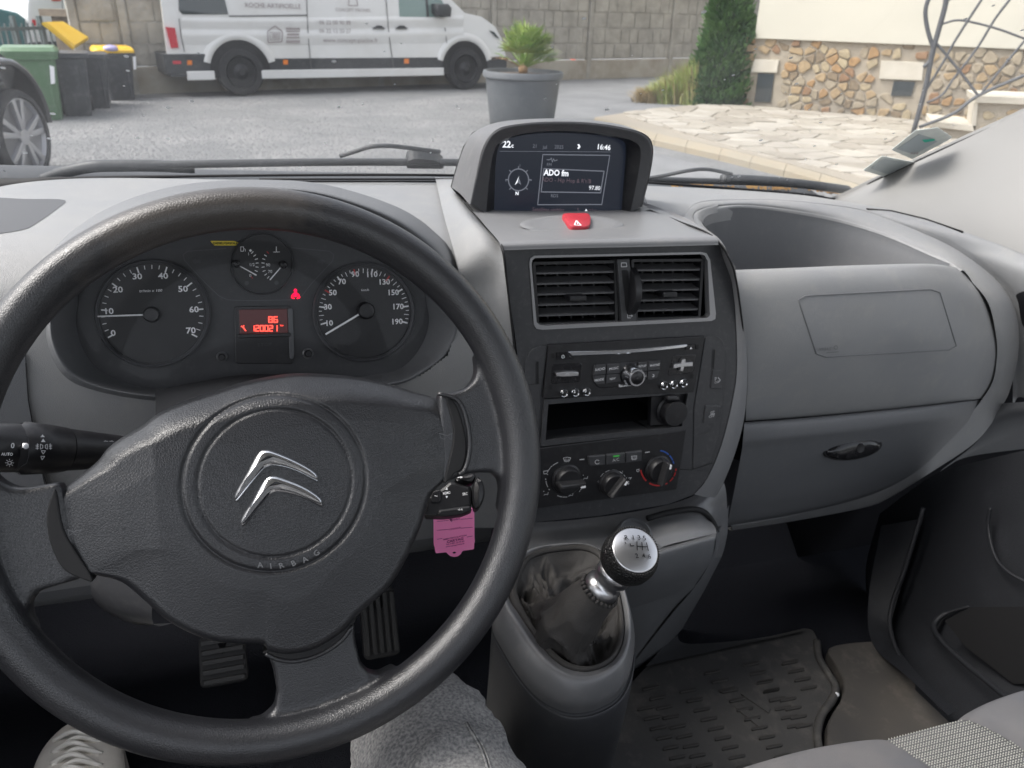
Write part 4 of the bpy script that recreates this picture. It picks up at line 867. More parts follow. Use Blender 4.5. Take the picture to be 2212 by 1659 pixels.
mb = MB(); P_ = cr([PY(1408, 456, .85), PY(1465, 478, .785), PY(1536, 508, .712)] + [PY(x + 1, y, .697) for x, y in fr_out[3:]], 50); mb.add(*tube(P_, .0011, 6)); mb.build('panel_joint', M['void'], dash)
mb = MB(); mb.add(*tube(cr([PY(1000, 433, .90), PY(1052, 492, .783), PY(1084, 532, .700), PY(1094, 600, .696), PY(1103, 680, .696), PY(1112, 760, .696)], 40), .0012, 6)); mb.build('panel_joint', M['void'], dash)
# recess for storage slot: box behind the opening
def pocket(pl, px, depth, m, nm, parent): q = pxs(pl, px); mb = MB(); mb.add(*loft([[pl.at(a, b, 0) for a, b in q], [pl.at(a * .96 + q[0][0] * .0, b, -depth) for a, b in q]], True, (False, True))); return mb.build(nm, m, parent, smooth=False)
pocket(CP, slot, .12, M['void'], 'storage_slot', dash); pocket(CP, ven, .05, M['void'], 'vent_duct', dash)
def cplate(pts, h0, h1, m, nm, parent=dash, ins=.001, r=0, sm=False):
    q = pxs(CP, pts, h1); q = rounded(q, r, 3) if r else q; mb = MB(); mb.add(*prism(CP, q, h0, h1, ins)); return mb.build(nm, m, parent, smooth=False)
cplate(C(cB, (1250, 136), (1562, 98), (1520, 372), (1242, 392)), -.012, -.004, M['black'], 'socket_plate')
so = CP.hit(*cB(1425, 262), 0); sr = np.linalg.norm(CP.hit(*cB(1525, 262), 0) - CP.hit(*cB(1325, 262), 0)) / 2
mb = MB(); mb.add(*lathe(so, CP.n, [(sr * 1.18, -.01), (sr * 1.18, -.002), (sr * 1.02, .0), (sr, .008), (sr * .94, .011), (.001, .0115)], 40)); mb.add(*prism(CP, rounded(pxs(CP, C(cB, (1385, 180), (1400, 132), (1490, 130), (1505, 175)), .01), .003, 3), .0, .010, .002)); mb.build('socket_lid', M['black'], dash, ang=40)
mb = MB(); F_ = C(cB, (300, 178), (1600, 82), (1545, 425), (1240, 440), (318, 560), (296, 560)); 
mb = plate(CP, pxs(CP, C(cB, (318, 162), (1600, 70), (1590, 90), (1540, 425), (1500, 435), (290, 570), (286, 555)), .003), [pxs(CP, C(cB, (352, 204), (1570, 108), (1515, 395), (328, 516)), .003)], 0, .003); mb.build('slot_surround', M['console'], dash, smooth=False)
# wings beside the radio with edge highlights painted as thin pale lines, and switches
cplate(C(cR, (2015, 118), (2120, 112), (2180, 140), (2225, 210), (2235, 420), (2200, 900), (2150, 1250), (2080, 1500), (1990, 1580), (1875, 1590), (1890, 900)), -.002, .0015, M['console'], 'switch_panel', r=.006)
cplate(C(cR, (300, 222), (180, 232), (90, 290), (50, 420), (40, 640), (60, 1000), (100, 1400), (200, 1400), (220, 800)), -.002, .0012, M['console'], 'side_panel', r=.006)
cplate(C(cR, (2098, 488), (2205, 482), (2190, 700), (2072, 690)), .001, .0035, M['console'], 'switch', r=.001)
cplate(C(cR, (2060, 890), (2180, 880), (2165, 1000), (2050, 1000)), .001, .0025, M['console'], 'switch', r=.001)
cplate(C(cB, (1725, 215), (1835, 212), (1812, 368), (1702, 372)), .001, .0035, M['console'], 'switch', r=.001)
mb = MB()
text(mb, CP, 'P', *cR(2125, 590), 8, .0045, 8); text(mb, CP, 'OFF', *cR(2140, 622), 5, .0045, 8); stroke(mb, CP, C(cR, (2150, 570), (2175, 600), (2150, 625)), 1.5, .0045)
text(mb, CP, 'ESP', *cB(1782, 272), 4.5, .0045, 8); text(mb, CP, 'OFF', *cB(1775, 308), 5.5, .0045, 8); stroke(mb, CP, C(cB, (1764, 290), (1800, 286)), 1.5, .0045)
mb.build('switch_lettering', M['grey'], dash)
mb = MB(); stroke(mb, CP, C(cR, (50, 470), (62, 330), (110, 262), (190, 236), (300, 225)), 1.2, .0035); stroke(mb, CP, C(cR, (2030, 118), (2120, 118), (2190, 165), (2215, 230)), 1.2, .0035); stroke(mb, CP, C(cB, (1590, 465), (1650, 480), (1740, 460), (1790, 410)), 1.2, .0035); stroke(mb, CP, C(cB, (1712, 368), (1810, 362)), 1.3, .0045); mb.build('edge_highlight', M['dim'], dash)
mb = MB(); stroke(mb, CP, C(cR, (185, 400), (190, 640)), 4, .003); stroke(mb, CP, C(cR, (2110, 270), (2098, 480)), 3, .003); stroke(mb, CP, C(cB, (1500, 770), (1600, 775), (1780, 715)), 1.5, .003); stroke(mb, CP, C(cR, (90, 650), (210, 636)), 1.3, .003); mb.build('slot_groove', M['void'], dash)
# ---- air vents
def vent(quad, ns, tab, lab):
    t = thing('air_vent', CP.hit(*quad[3]), lab, 'air vent', 'centre air vents')
    q = np.array(quad, float); L = lambda s, v: tuple((q[0] * (1 - s) + q[1] * s) * (1 - v) + (q[3] * (1 - s) + q[2] * s) * v)
    fr = MB()
    plate(CP, rounded(pxs(CP, [L(0, 0), L(1, 0), L(1, 1), L(0, 1)], -.004), .003, 3), [pxs(CP, [L(.035, .045), L(.965, .045), L(.965, .965), L(.035, .965)], -.004)], -.02, -.004, fr); fr.build('frame', M['black'], t, smooth=False)
    for i in range(1, ns):
        v = i / ns; mb = MB(); a, b = CP.hit(*L(.03, v + .012), -.006), CP.hit(*L(.97, v + .012), -.006); tall = .0012; dn = -CP.n * .018 + CP.v * .004
        pr = [np.zeros(3), CP.v * tall + CP.n * .001, CP.v * tall * .6 + dn * .4, CP.v * .2 * tall + dn, -CP.v * tall + dn, -CP.v * tall]
        mb.add(*loft([[a + p for p in pr], [b + p for p in pr]], True, (True, True))); mb.build('slat', M['slat'], t, smooth=False)
    for i in range(1, 7):
        s = i / 7; mb = MB(); a, b = CP.hit(*L(s, .05), -.024), CP.hit(*L(s, .96), -.024); mb.add(*box(a - CP.u * .0008, CP.u * .0016, b - a, -CP.n * .015)); mb.build('fin', M['black'], t, smooth=False)
    c = L(*tab); mb = MB(); w_, h_ = (quad[1][0] - quad[0][0]) * .10, 6.5
    mb.add(*prism(CP, rounded(pxs(CP, [(c[0] - w_, c[1] - h_), (c[0] + w_, c[1] - h_ - 1), (c[0] + w_, c[1] + h_ - 1), (c[0] - w_, c[1] + h_)], .004), .0015, 2), -.012, .005, .0015)); mb.build('adjuster_tab', M['black'], t, smooth=False)
    return t
M['slat'] = mat('slat_charcoal', (.11, .11, .115), .35, dust=(300, (.2, .2, .2), .3))
vent(C(cVt, (225, 190), (1000, 175), (1012, 745), (262, 770)), 6, (.52, .60), 'left one of the two centre air vents, with horizontal black slats')
vent(C(cVt, (1130, 165), (1800, 160), (1765, 705), (1172, 722)), 6, (.53, .60), 'right one of the two centre air vents, beside the thumb wheel')
mb = plate(CP, pxs(CP, C(cVt, (196, 200), (205, 155), (240, 132), (1770, 98), (1820, 110), (1852, 170), (1905, 660), (1900, 712), (1864, 730), (316, 810), (262, 802), (237, 765)), .001), [pxs(CP, C(cVt, (215, 215), (222, 175), (250, 152), (1768, 118), (1802, 130), (1830, 180), (1850, 670), (1840, 692), (1820, 702), (330, 772), (288, 764), (262, 740)), .001)], -.008, .0015); mb.build('vent_surround', M['ventrim'] if 'ventrim' in M else M['silver'], dash, smooth=False)
vbar = MB(); vbar.add(*prism(CP, pxs(CP, C(cVt, (1000, 165), (1115, 160), (1185, 745), (1045, 752))), -.02, .0, .001)); vbar.build('vent_divider', M['console'], dash, smooth=False)
tw = MB(); tc0 = CP.hit(*cVt(1092, 450), -.012); tw.add(*lathe(tc0 - CP.u * .0045, CP.u, [(.026, 0), (.028, .001), (.028, .008), (.026, .009)], 60)); tw.build('thumb_wheel', M['black'], dash, ang=40)
mb = MB(); stroke(mb, CP, C(cVt, (1040, 198), (1085, 198), (1090, 232), (1040, 234)), 1.6, .0008, True); stroke(mb, CP, C(cVt, (1125, 665), (1098, 665), (1098, 702), (1125, 702)), 1.6, .0008); stroke(mb, CP, C(cVt, (1110, 683), (1142, 683)), 1.4, .0008); stroke(mb, CP, C(cVt, (1130, 673), (1143, 683), (1130, 694)), 1.4, .0008); mb.build('vent_symbols', M['grey'], dash)
mb = MB(); mb.add(*prism(CP, rounded(pxs(CP, C(cVt, (1042, 262), (1098, 262), (1140, 640), (1082, 644))), .002, 3), -.004, .0004)); mb.build('wheel_slot', M['void'], dash, smooth=False)

# ---------------------------------------------------------------- radio
radio = thing('car_radio', CP.hit(*cR(1100, 780)), 'black car radio with chrome dial and numbered round buttons', 'radio')
def rp_(pts, h0, h1, m, nm, ins=.0008, r=0, parent=radio):
    q = pxs(CP, pts, h1); q = rounded(q, r, 3) if r else q; mb = MB(); mb.add(*prism(CP, q, h0, h1, ins)); return mb.build(nm, m, parent, smooth=False)
rp_(C(cR, (302, 216), (2010, 120), (1888, 735), (246, 800)), -.02, .004, M['black'], 'face_plate', r=.002)
sl = rp_(C(cR, (512, 290), (1000, 275), (1400, 248), (1800, 210), (1822, 215), (1812, 240), (1780, 252), (1400, 296), (1000, 325), (560, 342)), .003, .0065, M['chrome'], 'disc_slot_trim', ins=.0012)
rp_(C(cR, (392, 302), (510, 298), (550, 345), (582, 350), (582, 372), (392, 376)), .003, .0055, M['gloss'], 'power_button')
rp_(C(cR, (1824, 212), (1905, 206), (1900, 262), (1790, 268)), .003, .0052, M['gloss'], 'eject_button')
rp_(C(cR, (345, 425), (672, 412), (655, 622), (325, 645)), .003, .0045, M['gloss'], 'volume_recess', r=.003)
rp_(C(cR, (385, 520), (480, 508), (560, 507), (634, 512), (630, 556), (560, 562), (470, 566), (388, 562)), .004, .0085, M['satin'], 'volume_bar', r=.001)
rp_(C(cR, (1660, 325), (1912, 318), (1885, 520), (1600, 552)), .003, .0045, M['gloss'], 'cross_recess', r=.003)
rp_(C(cR, (1760, 375), (1798, 366), (1800, 408), (1880, 402), (1878, 452), (1785, 458), (1772, 506), (1738, 505), (1742, 462), (1664, 474), (1672, 425), (1752, 415)), .004, .009, M['satin'], 'cross_pad', ins=.0012)
rp_(C(cR, (800, 425), (1525, 372), (1520, 560), (1490, 610), (1400, 640), (860, 690), (800, 640), (770, 560)), .003, .0048, M['black'], 'key_field', r=.004)
for q in (((808, 440), (934, 432), (925, 535), (800, 545)), ((945, 428), (1075, 420), (1080, 525), (940, 532)), ((1285, 410), (1385, 402), (1380, 498), (1290, 506)), ((1392, 400), (1522, 392), (1515, 486), (1388, 496)), ((798, 552), (925, 542), (915, 640), (830, 645), (800, 615)), ((938, 542), (1078, 532), (1095, 615), (930, 632)), ((1290, 516), (1380, 508), (1370, 592), (1262, 604)), ((1388, 506), (1512, 496), (1490, 565), (1440, 592), (1380, 595))):
    rp_(C(cR, *q), .004, .0068, M['console'], 'key', ins=.0006)
dc = CP.hit(*cR(1195, 530), .004); dr = np.linalg.norm(CP.hit(*cR(1300, 530), .004) - CP.hit(*cR(1095, 530), .004)) / 2
mb = MB(); mb.add(*lathe(dc, CP.n, [(dr * 1.1, 0), (dr * 1.08, .003), (dr * .92, .006), (dr * .88, .014), (dr * .80, .0165), (dr * .66, .0165)], 48)); dial_ = mb.build('dial', M['chrome'], radio, ang=50)
mb = MB(); mb.add(*lathe(dc + CP.n * .012, CP.n, [(dr * .66, 0), (dr * .64, .005), (.001, .0045)], 40)); mb.build('dial_cap', M['black'], dial_)
for i, (x, y, s) in enumerate(((460, 732, '1'), (586, 725, '2'), (708, 717, '3'), (1550, 650, '4'), (1657, 638, '5'), (1762, 624, '6'))):
    b0 = CP.hit(*cR(x, y), .004); br = np.linalg.norm(CP.hit(*cR(x + 44, y), .004) - b0); mb = MB(); mb.add(*lathe(b0, CP.n, [(br * 1.02, 0), (br, .003), (br * .85, .0042), (br * .66, .003)], 28)); rb_ = mb.build('preset_button', M['chrome'], radio, ang=60)
    mb = MB(); mb.add(*lathe(b0, CP.n, [(br * .7, .001), (br * .62, .0036), (.001, .0036)], 20)); mb.build('button_face', M['black'], rb_)
    mb = MB(); text(mb, CP, s, *cR(x, y), 6.5, .0082, 6, bold=.02); mb.build('numeral', M['white'], rb_)
mb = MB()
for s, x, y, h in (('RADIO', 866, 482, 5.2), ('MUSIC', 1016, 473, 5.2), ('SETUP', 1325, 449, 4.8), ('PHONE', 1462, 437, 4.8), ('MODE', 856, 598, 5.2), ('NAV', 1002, 585, 4.6), ('TRAFFIC', 1316, 562, 4.2)): text(mb, CP, s, *cR(x, y), h, .0074, 5, wide=1.0)
text(mb, CP, 'Bluetooth', *cR(1150, 657), 4.8, .0054, 4, bold=.02); stroke(mb, CP, C(cR, (1068, 650), (1082, 668), (1075, 675), (1075, 645), (1082, 652), (1068, 668)), .8, .0054)
stroke(mb, CP, [cR(462 + 15 * math.cos(t), 345 + 15 * math.sin(t)) for t in np.linspace(-1.1, 4.2, 12)], 1.0, .0062); stroke(mb, CP, C(cR, (462, 322), (462, 342)), 1.0, .0062)
flat(mb, CP, C(cR, (1840, 262), (1868, 260), (1855, 236)), .0060); stroke(mb, CP, C(cR, (1440, 536), (1452, 545), (1450, 562), (1432, 562)), 1.0, .0074); text(mb, CP, 'VOL', *cR(510, 537), 3.5, .0092, 2)
mb.build('lettering', M['grey2'] if 'grey2' in M else M['white'], radio)
mb = MB()
for x, y in ((352, 335), (330, 678), (1922, 240), (1866, 556)): flat(mb, CP, C(cR, (x - 16, y - 24), (x + 16, y - 26), (x + 14, y + 24), (x - 18, y + 26)), .0046)
mb.build('key_holes', M['void'], radio)

# ---------------------------------------------------------------- heater panel
heat = thing('heater_panel', CP.hit(*cHv(950, 950)), 'black heater control panel with three rotary knobs below the storage slot', 'heater controls')
def hp_(pts, h0, h1, m, nm, ins=.0008, r=0, parent=heat):
    q = pxs(CP, pts, h1); q = rounded(q, r, 3) if r else q; mb = MB(); mb.add(*prism(CP, q, h0, h1, ins)); return mb.build(nm, m, parent, smooth=False)
hp_(C(cHv, (190, 318), (1805, 120), (1700, 768), (100, 985)), -.01, .0035, M['black'], 'panel', r=.001)
for q in (((735, 408), (925, 390), (925, 500), (770, 520), (750, 505)), ((932, 388), (1140, 368), (1138, 480), (930, 502)), ((1146, 366), (1325, 344), (1320, 460), (1146, 480))): hp_(C(cHv, *q), .003, .0062, M['console'], 'push_button', ins=.0012, r=.001)
def knob(x, y, rpx, ang, nm):
    b0 = CP.hit(*cHv(x, y), .0035); br = np.linalg.norm(CP.hit(*cHv(x + rpx, y), .0035) - b0)
    mb = MB(); mb.add(*lathe(b0, CP.n, [(br * 1.12, 0), (br * 1.10, .002), (br, .003), (br * .96, .009), (br * .86, .011), (.001, .011)], 48)); k = mb.build(nm, M['black'], heat, ang=35)
    a = rad(ang); d = np.array([math.cos(a), math.sin(a)]); n = np.array([-d[1], d[0]]); kp = Plane(b0, CP.n, CP.u)
    q = [d * br * .98 + n * br * .14, d * br * 1.02, d * br * .98 - n * br * .14, -d * br * .98 - n * br * .2, -d * br * .98 + n * br * .2]
    mb = MB(); mb.add(*prism(kp, rounded(q, .003, 3), .006, .022, .004)); mb.build('grip', M['gripm'], k, smooth=False)
    mb = MB(); e = d * br * .78; q = [e + n * .0011 - d * br * .22, e + n * .0011 + d * br * .1, e - n * .0011 + d * br * .1, e - n * .0011 - d * br * .22]; q = [p_ - n * br * .12 for p_ in q]; mb.add(*prism(kp, q, .018, .0225)); mb.build('pointer', M['white'], k, smooth=False)
M['gripm'] = mat('knob_grip', (.03, .03, .032), .28)
knob(495, 650, 140, 0, 'air_direction_knob'); knob(985, 690, 118, 54, 'fan_knob'); knob(1490, 540, 122, 80, 'temperature_knob')
def arc_(cx_, cy_, rx, ry, a0, a1, n=10): return [cHv(cx_ + rx * math.cos(rad(a)), cy_ - ry * math.sin(rad(a))) for a in np.linspace(a0, a1, n)]
mb = MB()
for x, y in ((1220, 420),): stroke(mb, CP, C(cHv, (1205, 405), (1265, 400), (1262, 435), (1212, 440)), 1.1, .0068, True); stroke(mb, CP, C(cHv, (1222, 410), (1222, 448)), 1.2, .0068); stroke(mb, CP, C(cHv, (1246, 408), (1246, 446)), 1.2, .0068)
stroke(mb, CP, [cHv(835 + 24 * math.cos(t), 468 + 22 * math.sin(t)) for t in np.linspace(.4, 5.6, 12)], 1.4, .0068); text(mb, CP, 'A/C', *cHv(1038, 445), 6.5, .0068, 4)
stroke(mb, CP, C(cHv, (465, 425), (505, 415), (545, 422), (530, 455), (480, 460)), 1.3, .0042, True)
for dx in (-16, 2, 18): stroke(mb, CP, C(cHv, (503 + dx, 432), (500 + dx, 468)), 1.1, .0042)
for a0, a1 in ((112, 130), (140, 158), (186, 206), (246, 256), (262, 276), (322, 334), (342, 352)):
    stroke(mb, CP, arc_(485, 655, 210, 195, a0, a1, 5), 1.4, .0042)
for a in (135, 180, 215, 258, 318): stroke(mb, CP, arc_(485, 655, 212, 196, a - 1.5, a + 1.5, 2), 2.0, .0042)
for a0, a1 in ((150, 132), (122, 104), (92, 76), (62, 48), (40, 32)): stroke(mb, CP, arc_(1005, 700, 155, 145, a0, a1, 4), 1.2, .0042)
text(mb, CP, '0', *cHv(845, 682), 3.5, .0042); text(mb, CP, '1', *cHv(918, 598), 4, .0042); text(mb, CP, '2', *cHv(1016, 562), 4, .0042); text(mb, CP, '3', *cHv(1108, 575), 4, .0042); text(mb, CP, '4', *cHv(1152, 642), 4, .0042)
def seatfig(x, y, f=1): stroke(mb, CP, C(cHv, (x - 26 * f, y - 18), (x - 20 * f, y + 8), (x + 8 * f, y + 4), (x + 22 * f, y + 16)), 1.3, .0042); stroke(mb, CP, C(cHv, (x + 20 * f, y - 30), (x + 26 * f, y - 26)), 1.8, .0042)
seatfig(275, 590); seatfig(275, 815, -1); seatfig(545, 825, -1); seatfig(705, 640, -1); stroke(mb, CP, C(cHv, (250, 568), (300, 562)), 1.6, .0042)
stroke(mb, CP, C(cHv, (642, 442), (692, 438)), 2.0, .0042); stroke(mb, CP, C(cHv, (1356, 364), (1404, 358)), 2.0, .0042); stroke(mb, CP, C(cHv, (1175, 642), (1208, 636), (1190, 655)), 1.4, .0042)
for k in range(4): a = k * 1.57 + .4; stroke(mb, CP, C(cHv, (1160, 696), (1160 + 22 * math.cos(a), 696 + 20 * math.sin(a)), (1160 + 22 * math.cos(a + .7), 696 + 20 * math.sin(a + .7))), 1.8, .0042)
stroke(mb, CP, [cHv(1277 + 14 * math.cos(t), 562 + 12 * math.sin(t)) for t in np.linspace(0, 6.28, 8)], 1.2, .0042); stroke(mb, CP, C(cHv, (1262, 552), (1292, 546)), 1.6, .0042)
mb.build('symbols', M['grey'], heat)
mb = MB(); stroke(mb, CP, C(cHv, (1010, 406), (1075, 400)), 3.2, .0068); mb.build('green_light', M['led'], heat)
mb = MB()
for a0, a1 in ((82, 50), (44, 26), (22, 14)): stroke(mb, CP, arc_(1500, 530, 172, 188, a0, a1, 6), 2.6, .0042)
mb.build('blue_scale', M['blue'], heat); mb = MB()
for a0, a1 in ((188, 226), (240, 276), (284, 300), (312, 326), (332, 344), (350, 356)): stroke(mb, CP, arc_(1500, 530, 192, 195, a0, a1, 7), 2.8, .0042)
mb.build('red_scale', M['red'], heat)

# ---------------------------------------------------------------- display unit on top
disp = thing('display_unit', PY(1200, 460, .86), 'hooded dark navigation display standing on top of the dashboard', 'display')
Fr = [(1018, 440), (1030, 385), (1048, 318), (1074, 284), (1120, 271), (1190, 266), (1270, 268), (1340, 278), (1388, 292), (1406, 318), (1402, 370), (1384, 447)]
Bk = [(975, 405), (984, 372), (1002, 318), (1022, 287), (1066, 266), (1130, 259), (1200, 257), (1270, 260), (1330, 269), (1388, 296), (1390, 350), (1384, 440)]
f1 = [PY(x, y, .842) for x, y in Fr]; f0 = [PY(x, y, .85) + 0 for x, y in [(1013, 440), (1025, 383), (1042, 316), (1070, 280), (1118, 267), (1190, 262), (1270, 264), (1342, 274), (1392, 289), (1410, 317), (1405, 370), (1387, 447)]]
b1 = [PY(x, y, .97) for x, y in Bk]
Inn = [(1050, 462), (1056, 392), (1066, 330), (1086, 303), (1130, 289), (1190, 283), (1260, 285), (1326, 294), (1368, 305), (1384, 326), (1378, 380), (1362, 458)]
i1 = [PY(x, y, .845) for x, y in Inn]; i2 = [PY(x, y, .862) for x, y in [(1068, 460), (1069, 390), (1074, 330), (1090, 305), (1130, 292), (1190, 287), (1260, 289), (1322, 297), (1352, 307), (1358, 326), (1352, 380), (1340, 458)]]
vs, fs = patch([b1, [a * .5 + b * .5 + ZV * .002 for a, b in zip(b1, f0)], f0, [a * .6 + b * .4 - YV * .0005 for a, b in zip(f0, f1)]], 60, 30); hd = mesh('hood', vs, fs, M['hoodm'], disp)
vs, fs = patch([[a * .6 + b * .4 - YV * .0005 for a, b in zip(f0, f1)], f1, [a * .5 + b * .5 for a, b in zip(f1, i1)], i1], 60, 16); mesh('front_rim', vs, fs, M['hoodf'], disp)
vs, fs = patch([i1, i2, [p + YV * .012 for p in i2]], 60, 10); mesh('bezel', vs, fs, M['black'], disp)
mb = MB(); bb = [p + YV * .004 for p in b1]; mb.add(bb + [V(.35, .98, -.3)], [[i, (i + 1) % len(bb), len(bb)] for i in range(len(bb))]); mb.build('back_cover', M['dashlow'], disp)
SP = Plane(PY(1200, 370, .866), nrm(-YV + .12 * ZV), XV)
mb = MB(); mb.add(*prism(SP, rounded(pxs(SP, [(1062, 286), (1372, 286), (1372, 475), (1060, 475)]), .004, 3), -.006, 0)); mb.build('screen_glass', M['screen'], disp, smooth=False)
mb = MB(); text(mb, SP, '22', *cSc(542, 308), 14, .0005, 0, bold=.03); text(mb, SP, 'c', *cSc(592, 318), 9, .0005, bold=.03); text(mb, SP, '16:46', *cSc(1387, 333), 11, .0005, -2, bold=.02); text(mb, SP, 'ADO fm', *cSc(975, 557), 12.5, .0005, -1, bold=.03, wide=.95); text(mb, SP, '97.80', *cSc(1308, 688), 9, .0005, -1)
text(mb, SP, 'N', *cSc(632, 735), 7, .0005, bold=.04); flat(mb, SP, C(cSc, (650, 580), (612, 662), (636, 640)), .0005); stroke(mb, SP, C(cSc, (1160, 308), (1180, 325), (1168, 345), (1170, 305), (1182, 330), (1158, 340)), 1.6, .0005); flat(mb, SP, C(cSc, (1220, 890), (1248, 890), (1235, 868)), .0005); mb.build('bright_text', M['scrtext'], disp)
mb = MB(); cc_ = [cSc(645 + 88 * math.cos(t), 615 + 95 * math.sin(t)) for t in np.linspace(0, 2 * math.pi, 36, endpoint=False)]; stroke(mb, SP, cc_, 2.4, .0004, True)
for a in range(0, 360, 45): stroke(mb, SP, [cSc(645 + 92 * math.cos(rad(a)), 615 + 99 * math.sin(rad(a))), cSc(645 + 112 * math.cos(rad(a)), 615 + 118 * math.sin(rad(a)))], 2, .0004)
text(mb, SP, 'E', *cSc(535, 620), 5, .0005); text(mb, SP, 'W', *cSc(750, 618), 5, .0005); text(mb, SP, 'S', *cSc(657, 492), 5, .0005); flat(mb, SP, C(cSc, (652, 600), (640, 640), (668, 660)), .0005)
stroke(mb, SP, C(cSc, (857, 395), (1440, 402), (1370, 830), (812, 832)), 2.0, .0003, True); stroke(mb, SP, C(cSc, (866, 518), (1390, 540), (1360, 728), (842, 720)), 2.2, .0003, True); stroke(mb, SP, C(cSc, (480, 366), (1450, 372)), .8, .0003)
text(mb, SP, '21', *cSc(788, 322), 8, .0004); text(mb, SP, 'jul', *cSc(875, 330), 8, .0004); text(mb, SP, '2025', *cSc(998, 330), 8, .0004); text(mb, SP, 'FM', *cSc(912, 484), 7, .0004); stroke(mb, SP, C(cSc, (890, 440), (920, 440), (930, 425), (940, 462), (950, 430), (958, 450), (985, 442)), 1.5, .0004); text(mb, SP, 'RDS', *cSc(958, 755), 7, .0004); mb.build('grey_text', M['scrdim'], disp)
mb = MB(); text(mb, SP, 'ADO - Hip Hop & R\'n\'B', *cSc(1065, 622), 9, .0004, -1, wide=.95); text(mb, SP, 'Satellites visibles', *cSc(905, 876), 8, .0004, -1); text(mb, SP, '5', *cSc(1163, 878), 8, .0004); text(mb, SP, '112 m', *cSc(1290, 882), 6, .0004); mb.build('faint_text', M['scrpink'], disp)

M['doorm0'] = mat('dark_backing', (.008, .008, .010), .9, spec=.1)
# ---------------------------------------------------------------- passenger side of the dashboard
def Pn(pts): return [PY(*p) for p in pts]
surf('airbag_cover', [Pn([(1589, 590, .775), (1700, 584, .775), (1850, 578, .775), (2000, 574, .775), (2062, 580, .79), (2084, 580, 0.860)]), Pn([(1589, 583, .75), (1700, 579, .745), (1850, 573, .745), (2000, 570, .745), (2064, 578, .775), (2086, 578, 0.845)]), Pn([(1590, 592, .73), (1705, 590, .722), (1855, 584, .722), (2005, 582, .73), (2085, 600, .762), (2107, 600, 0.832)]), Pn([(1597, 640, .712), (1712, 640, .705), (1862, 632, .705), (2012, 630, .712), (2118, 650, .748), (2140, 650, 0.818)]), Pn([(1606, 740, .705), (1725, 740, .695), (1872, 732, .695), (2030, 728, .70), (2150, 740, .745), (2172, 740, 0.815)]), Pn([(1612, 830, .705), (1735, 830, .70), (1872, 820, .70), (2030, 808, .71), (2142, 810, .745), (2164, 810, 0.815)]), Pn([(1611, 904, .715), (1735, 896, .715), (1860, 885, .715), (1990, 873, .725), (2118, 858, .752), (2140, 858, 0.822)]), Pn([(1611, 906, .74), (1735, 898, .74), (1860, 887, .74), (1990, 875, .745), (2118, 860, .77), (2140, 860, 0.840)])], M['dash'], dash, 60, 60)
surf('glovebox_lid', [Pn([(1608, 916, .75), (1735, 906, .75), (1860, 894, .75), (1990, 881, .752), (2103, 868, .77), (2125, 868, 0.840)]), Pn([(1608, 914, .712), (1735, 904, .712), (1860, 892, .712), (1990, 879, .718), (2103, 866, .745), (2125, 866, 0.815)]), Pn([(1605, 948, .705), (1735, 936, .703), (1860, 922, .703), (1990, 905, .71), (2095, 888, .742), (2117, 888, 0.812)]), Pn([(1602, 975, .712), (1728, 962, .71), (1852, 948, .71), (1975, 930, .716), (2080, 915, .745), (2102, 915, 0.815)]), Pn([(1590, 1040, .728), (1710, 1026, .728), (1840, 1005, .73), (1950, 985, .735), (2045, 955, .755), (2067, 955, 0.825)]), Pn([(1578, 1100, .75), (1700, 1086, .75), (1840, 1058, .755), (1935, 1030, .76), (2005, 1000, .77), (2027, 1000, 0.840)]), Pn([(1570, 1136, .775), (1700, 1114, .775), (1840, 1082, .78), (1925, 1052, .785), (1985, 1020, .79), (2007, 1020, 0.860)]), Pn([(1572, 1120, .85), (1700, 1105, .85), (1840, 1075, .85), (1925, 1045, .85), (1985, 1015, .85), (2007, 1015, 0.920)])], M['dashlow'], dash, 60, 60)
AP = Plane(PY(1890, 700, .6985), nrm(-YV + .10 * ZV), XV)
def airbag_pts():
    return rounded(pxs(AP, [(1722, 640), (2028, 624), (2068, 755), (1766, 772)]), .012, 6)
def tubes_on(pts2, r, pl, h, m, nm, parent): mb = MB(); mb.add(*tube([pl.at(a, b, h) for a, b in pts2], r, 6, closed=True, caps=False)); return mb.build(nm, m, parent)
# airbag seam follows the bulge: sample the cover surface by projection
cover = [o for o in dash.children if o.name.startswith('airbag_cover')][0]
def on_surface(o, px, py, off=.0004):
    bm = o.data; inv = np.array(o.parent.location)
    from mathutils.bvhtree import BVHTree
    if not hasattr(on_surface, 'c'): on_surface.c = {}
    if o.name not in on_surface.c: on_surface.c[o.name] = BVHTree.FromPolygons([v.co + o.parent.location for v in bm.vertices], [list(p.vertices) for p in bm.polygons])
    d = nrm(ray(px, py)); hit = on_surface.c[o.name].ray_cast(Vector(CAM), Vector(d))
    return None if hit[0] is None else np.array(hit[0]) - d * off
def seam(o, pts, r, m, nm, n=80, closed=True, off=.0004):
    P = cr([np.array(p, float) for p in pts], n, closed) if n else pts; Q = [on_surface(o, *p, off) for p in P]; Q = [q for q in Q if q is not None]; mb = MB(); mb.add(*tube(Q, r, 6, closed=closed)); return mb.build(nm, m, dash)
ab = []
for a, b in [((1722, 640), (2028, 624)), ((2028, 624), (2068, 755)), ((2068, 755), (1766, 772)), ((1766, 772), (1722, 640))]:
    for k in range(10): ab.append((a[0] + (b[0] - a[0]) * (.06 + .88 * k / 9), a[1] + (b[1] - a[1]) * (.06 + .88 * k / 9)))
seam(cover, ab, .0009, M['dashlow'], 'airbag_seam', 0)
P_ = [on_surface(cover, *cP(x, 1128)) for x in (855, 925, 960)]
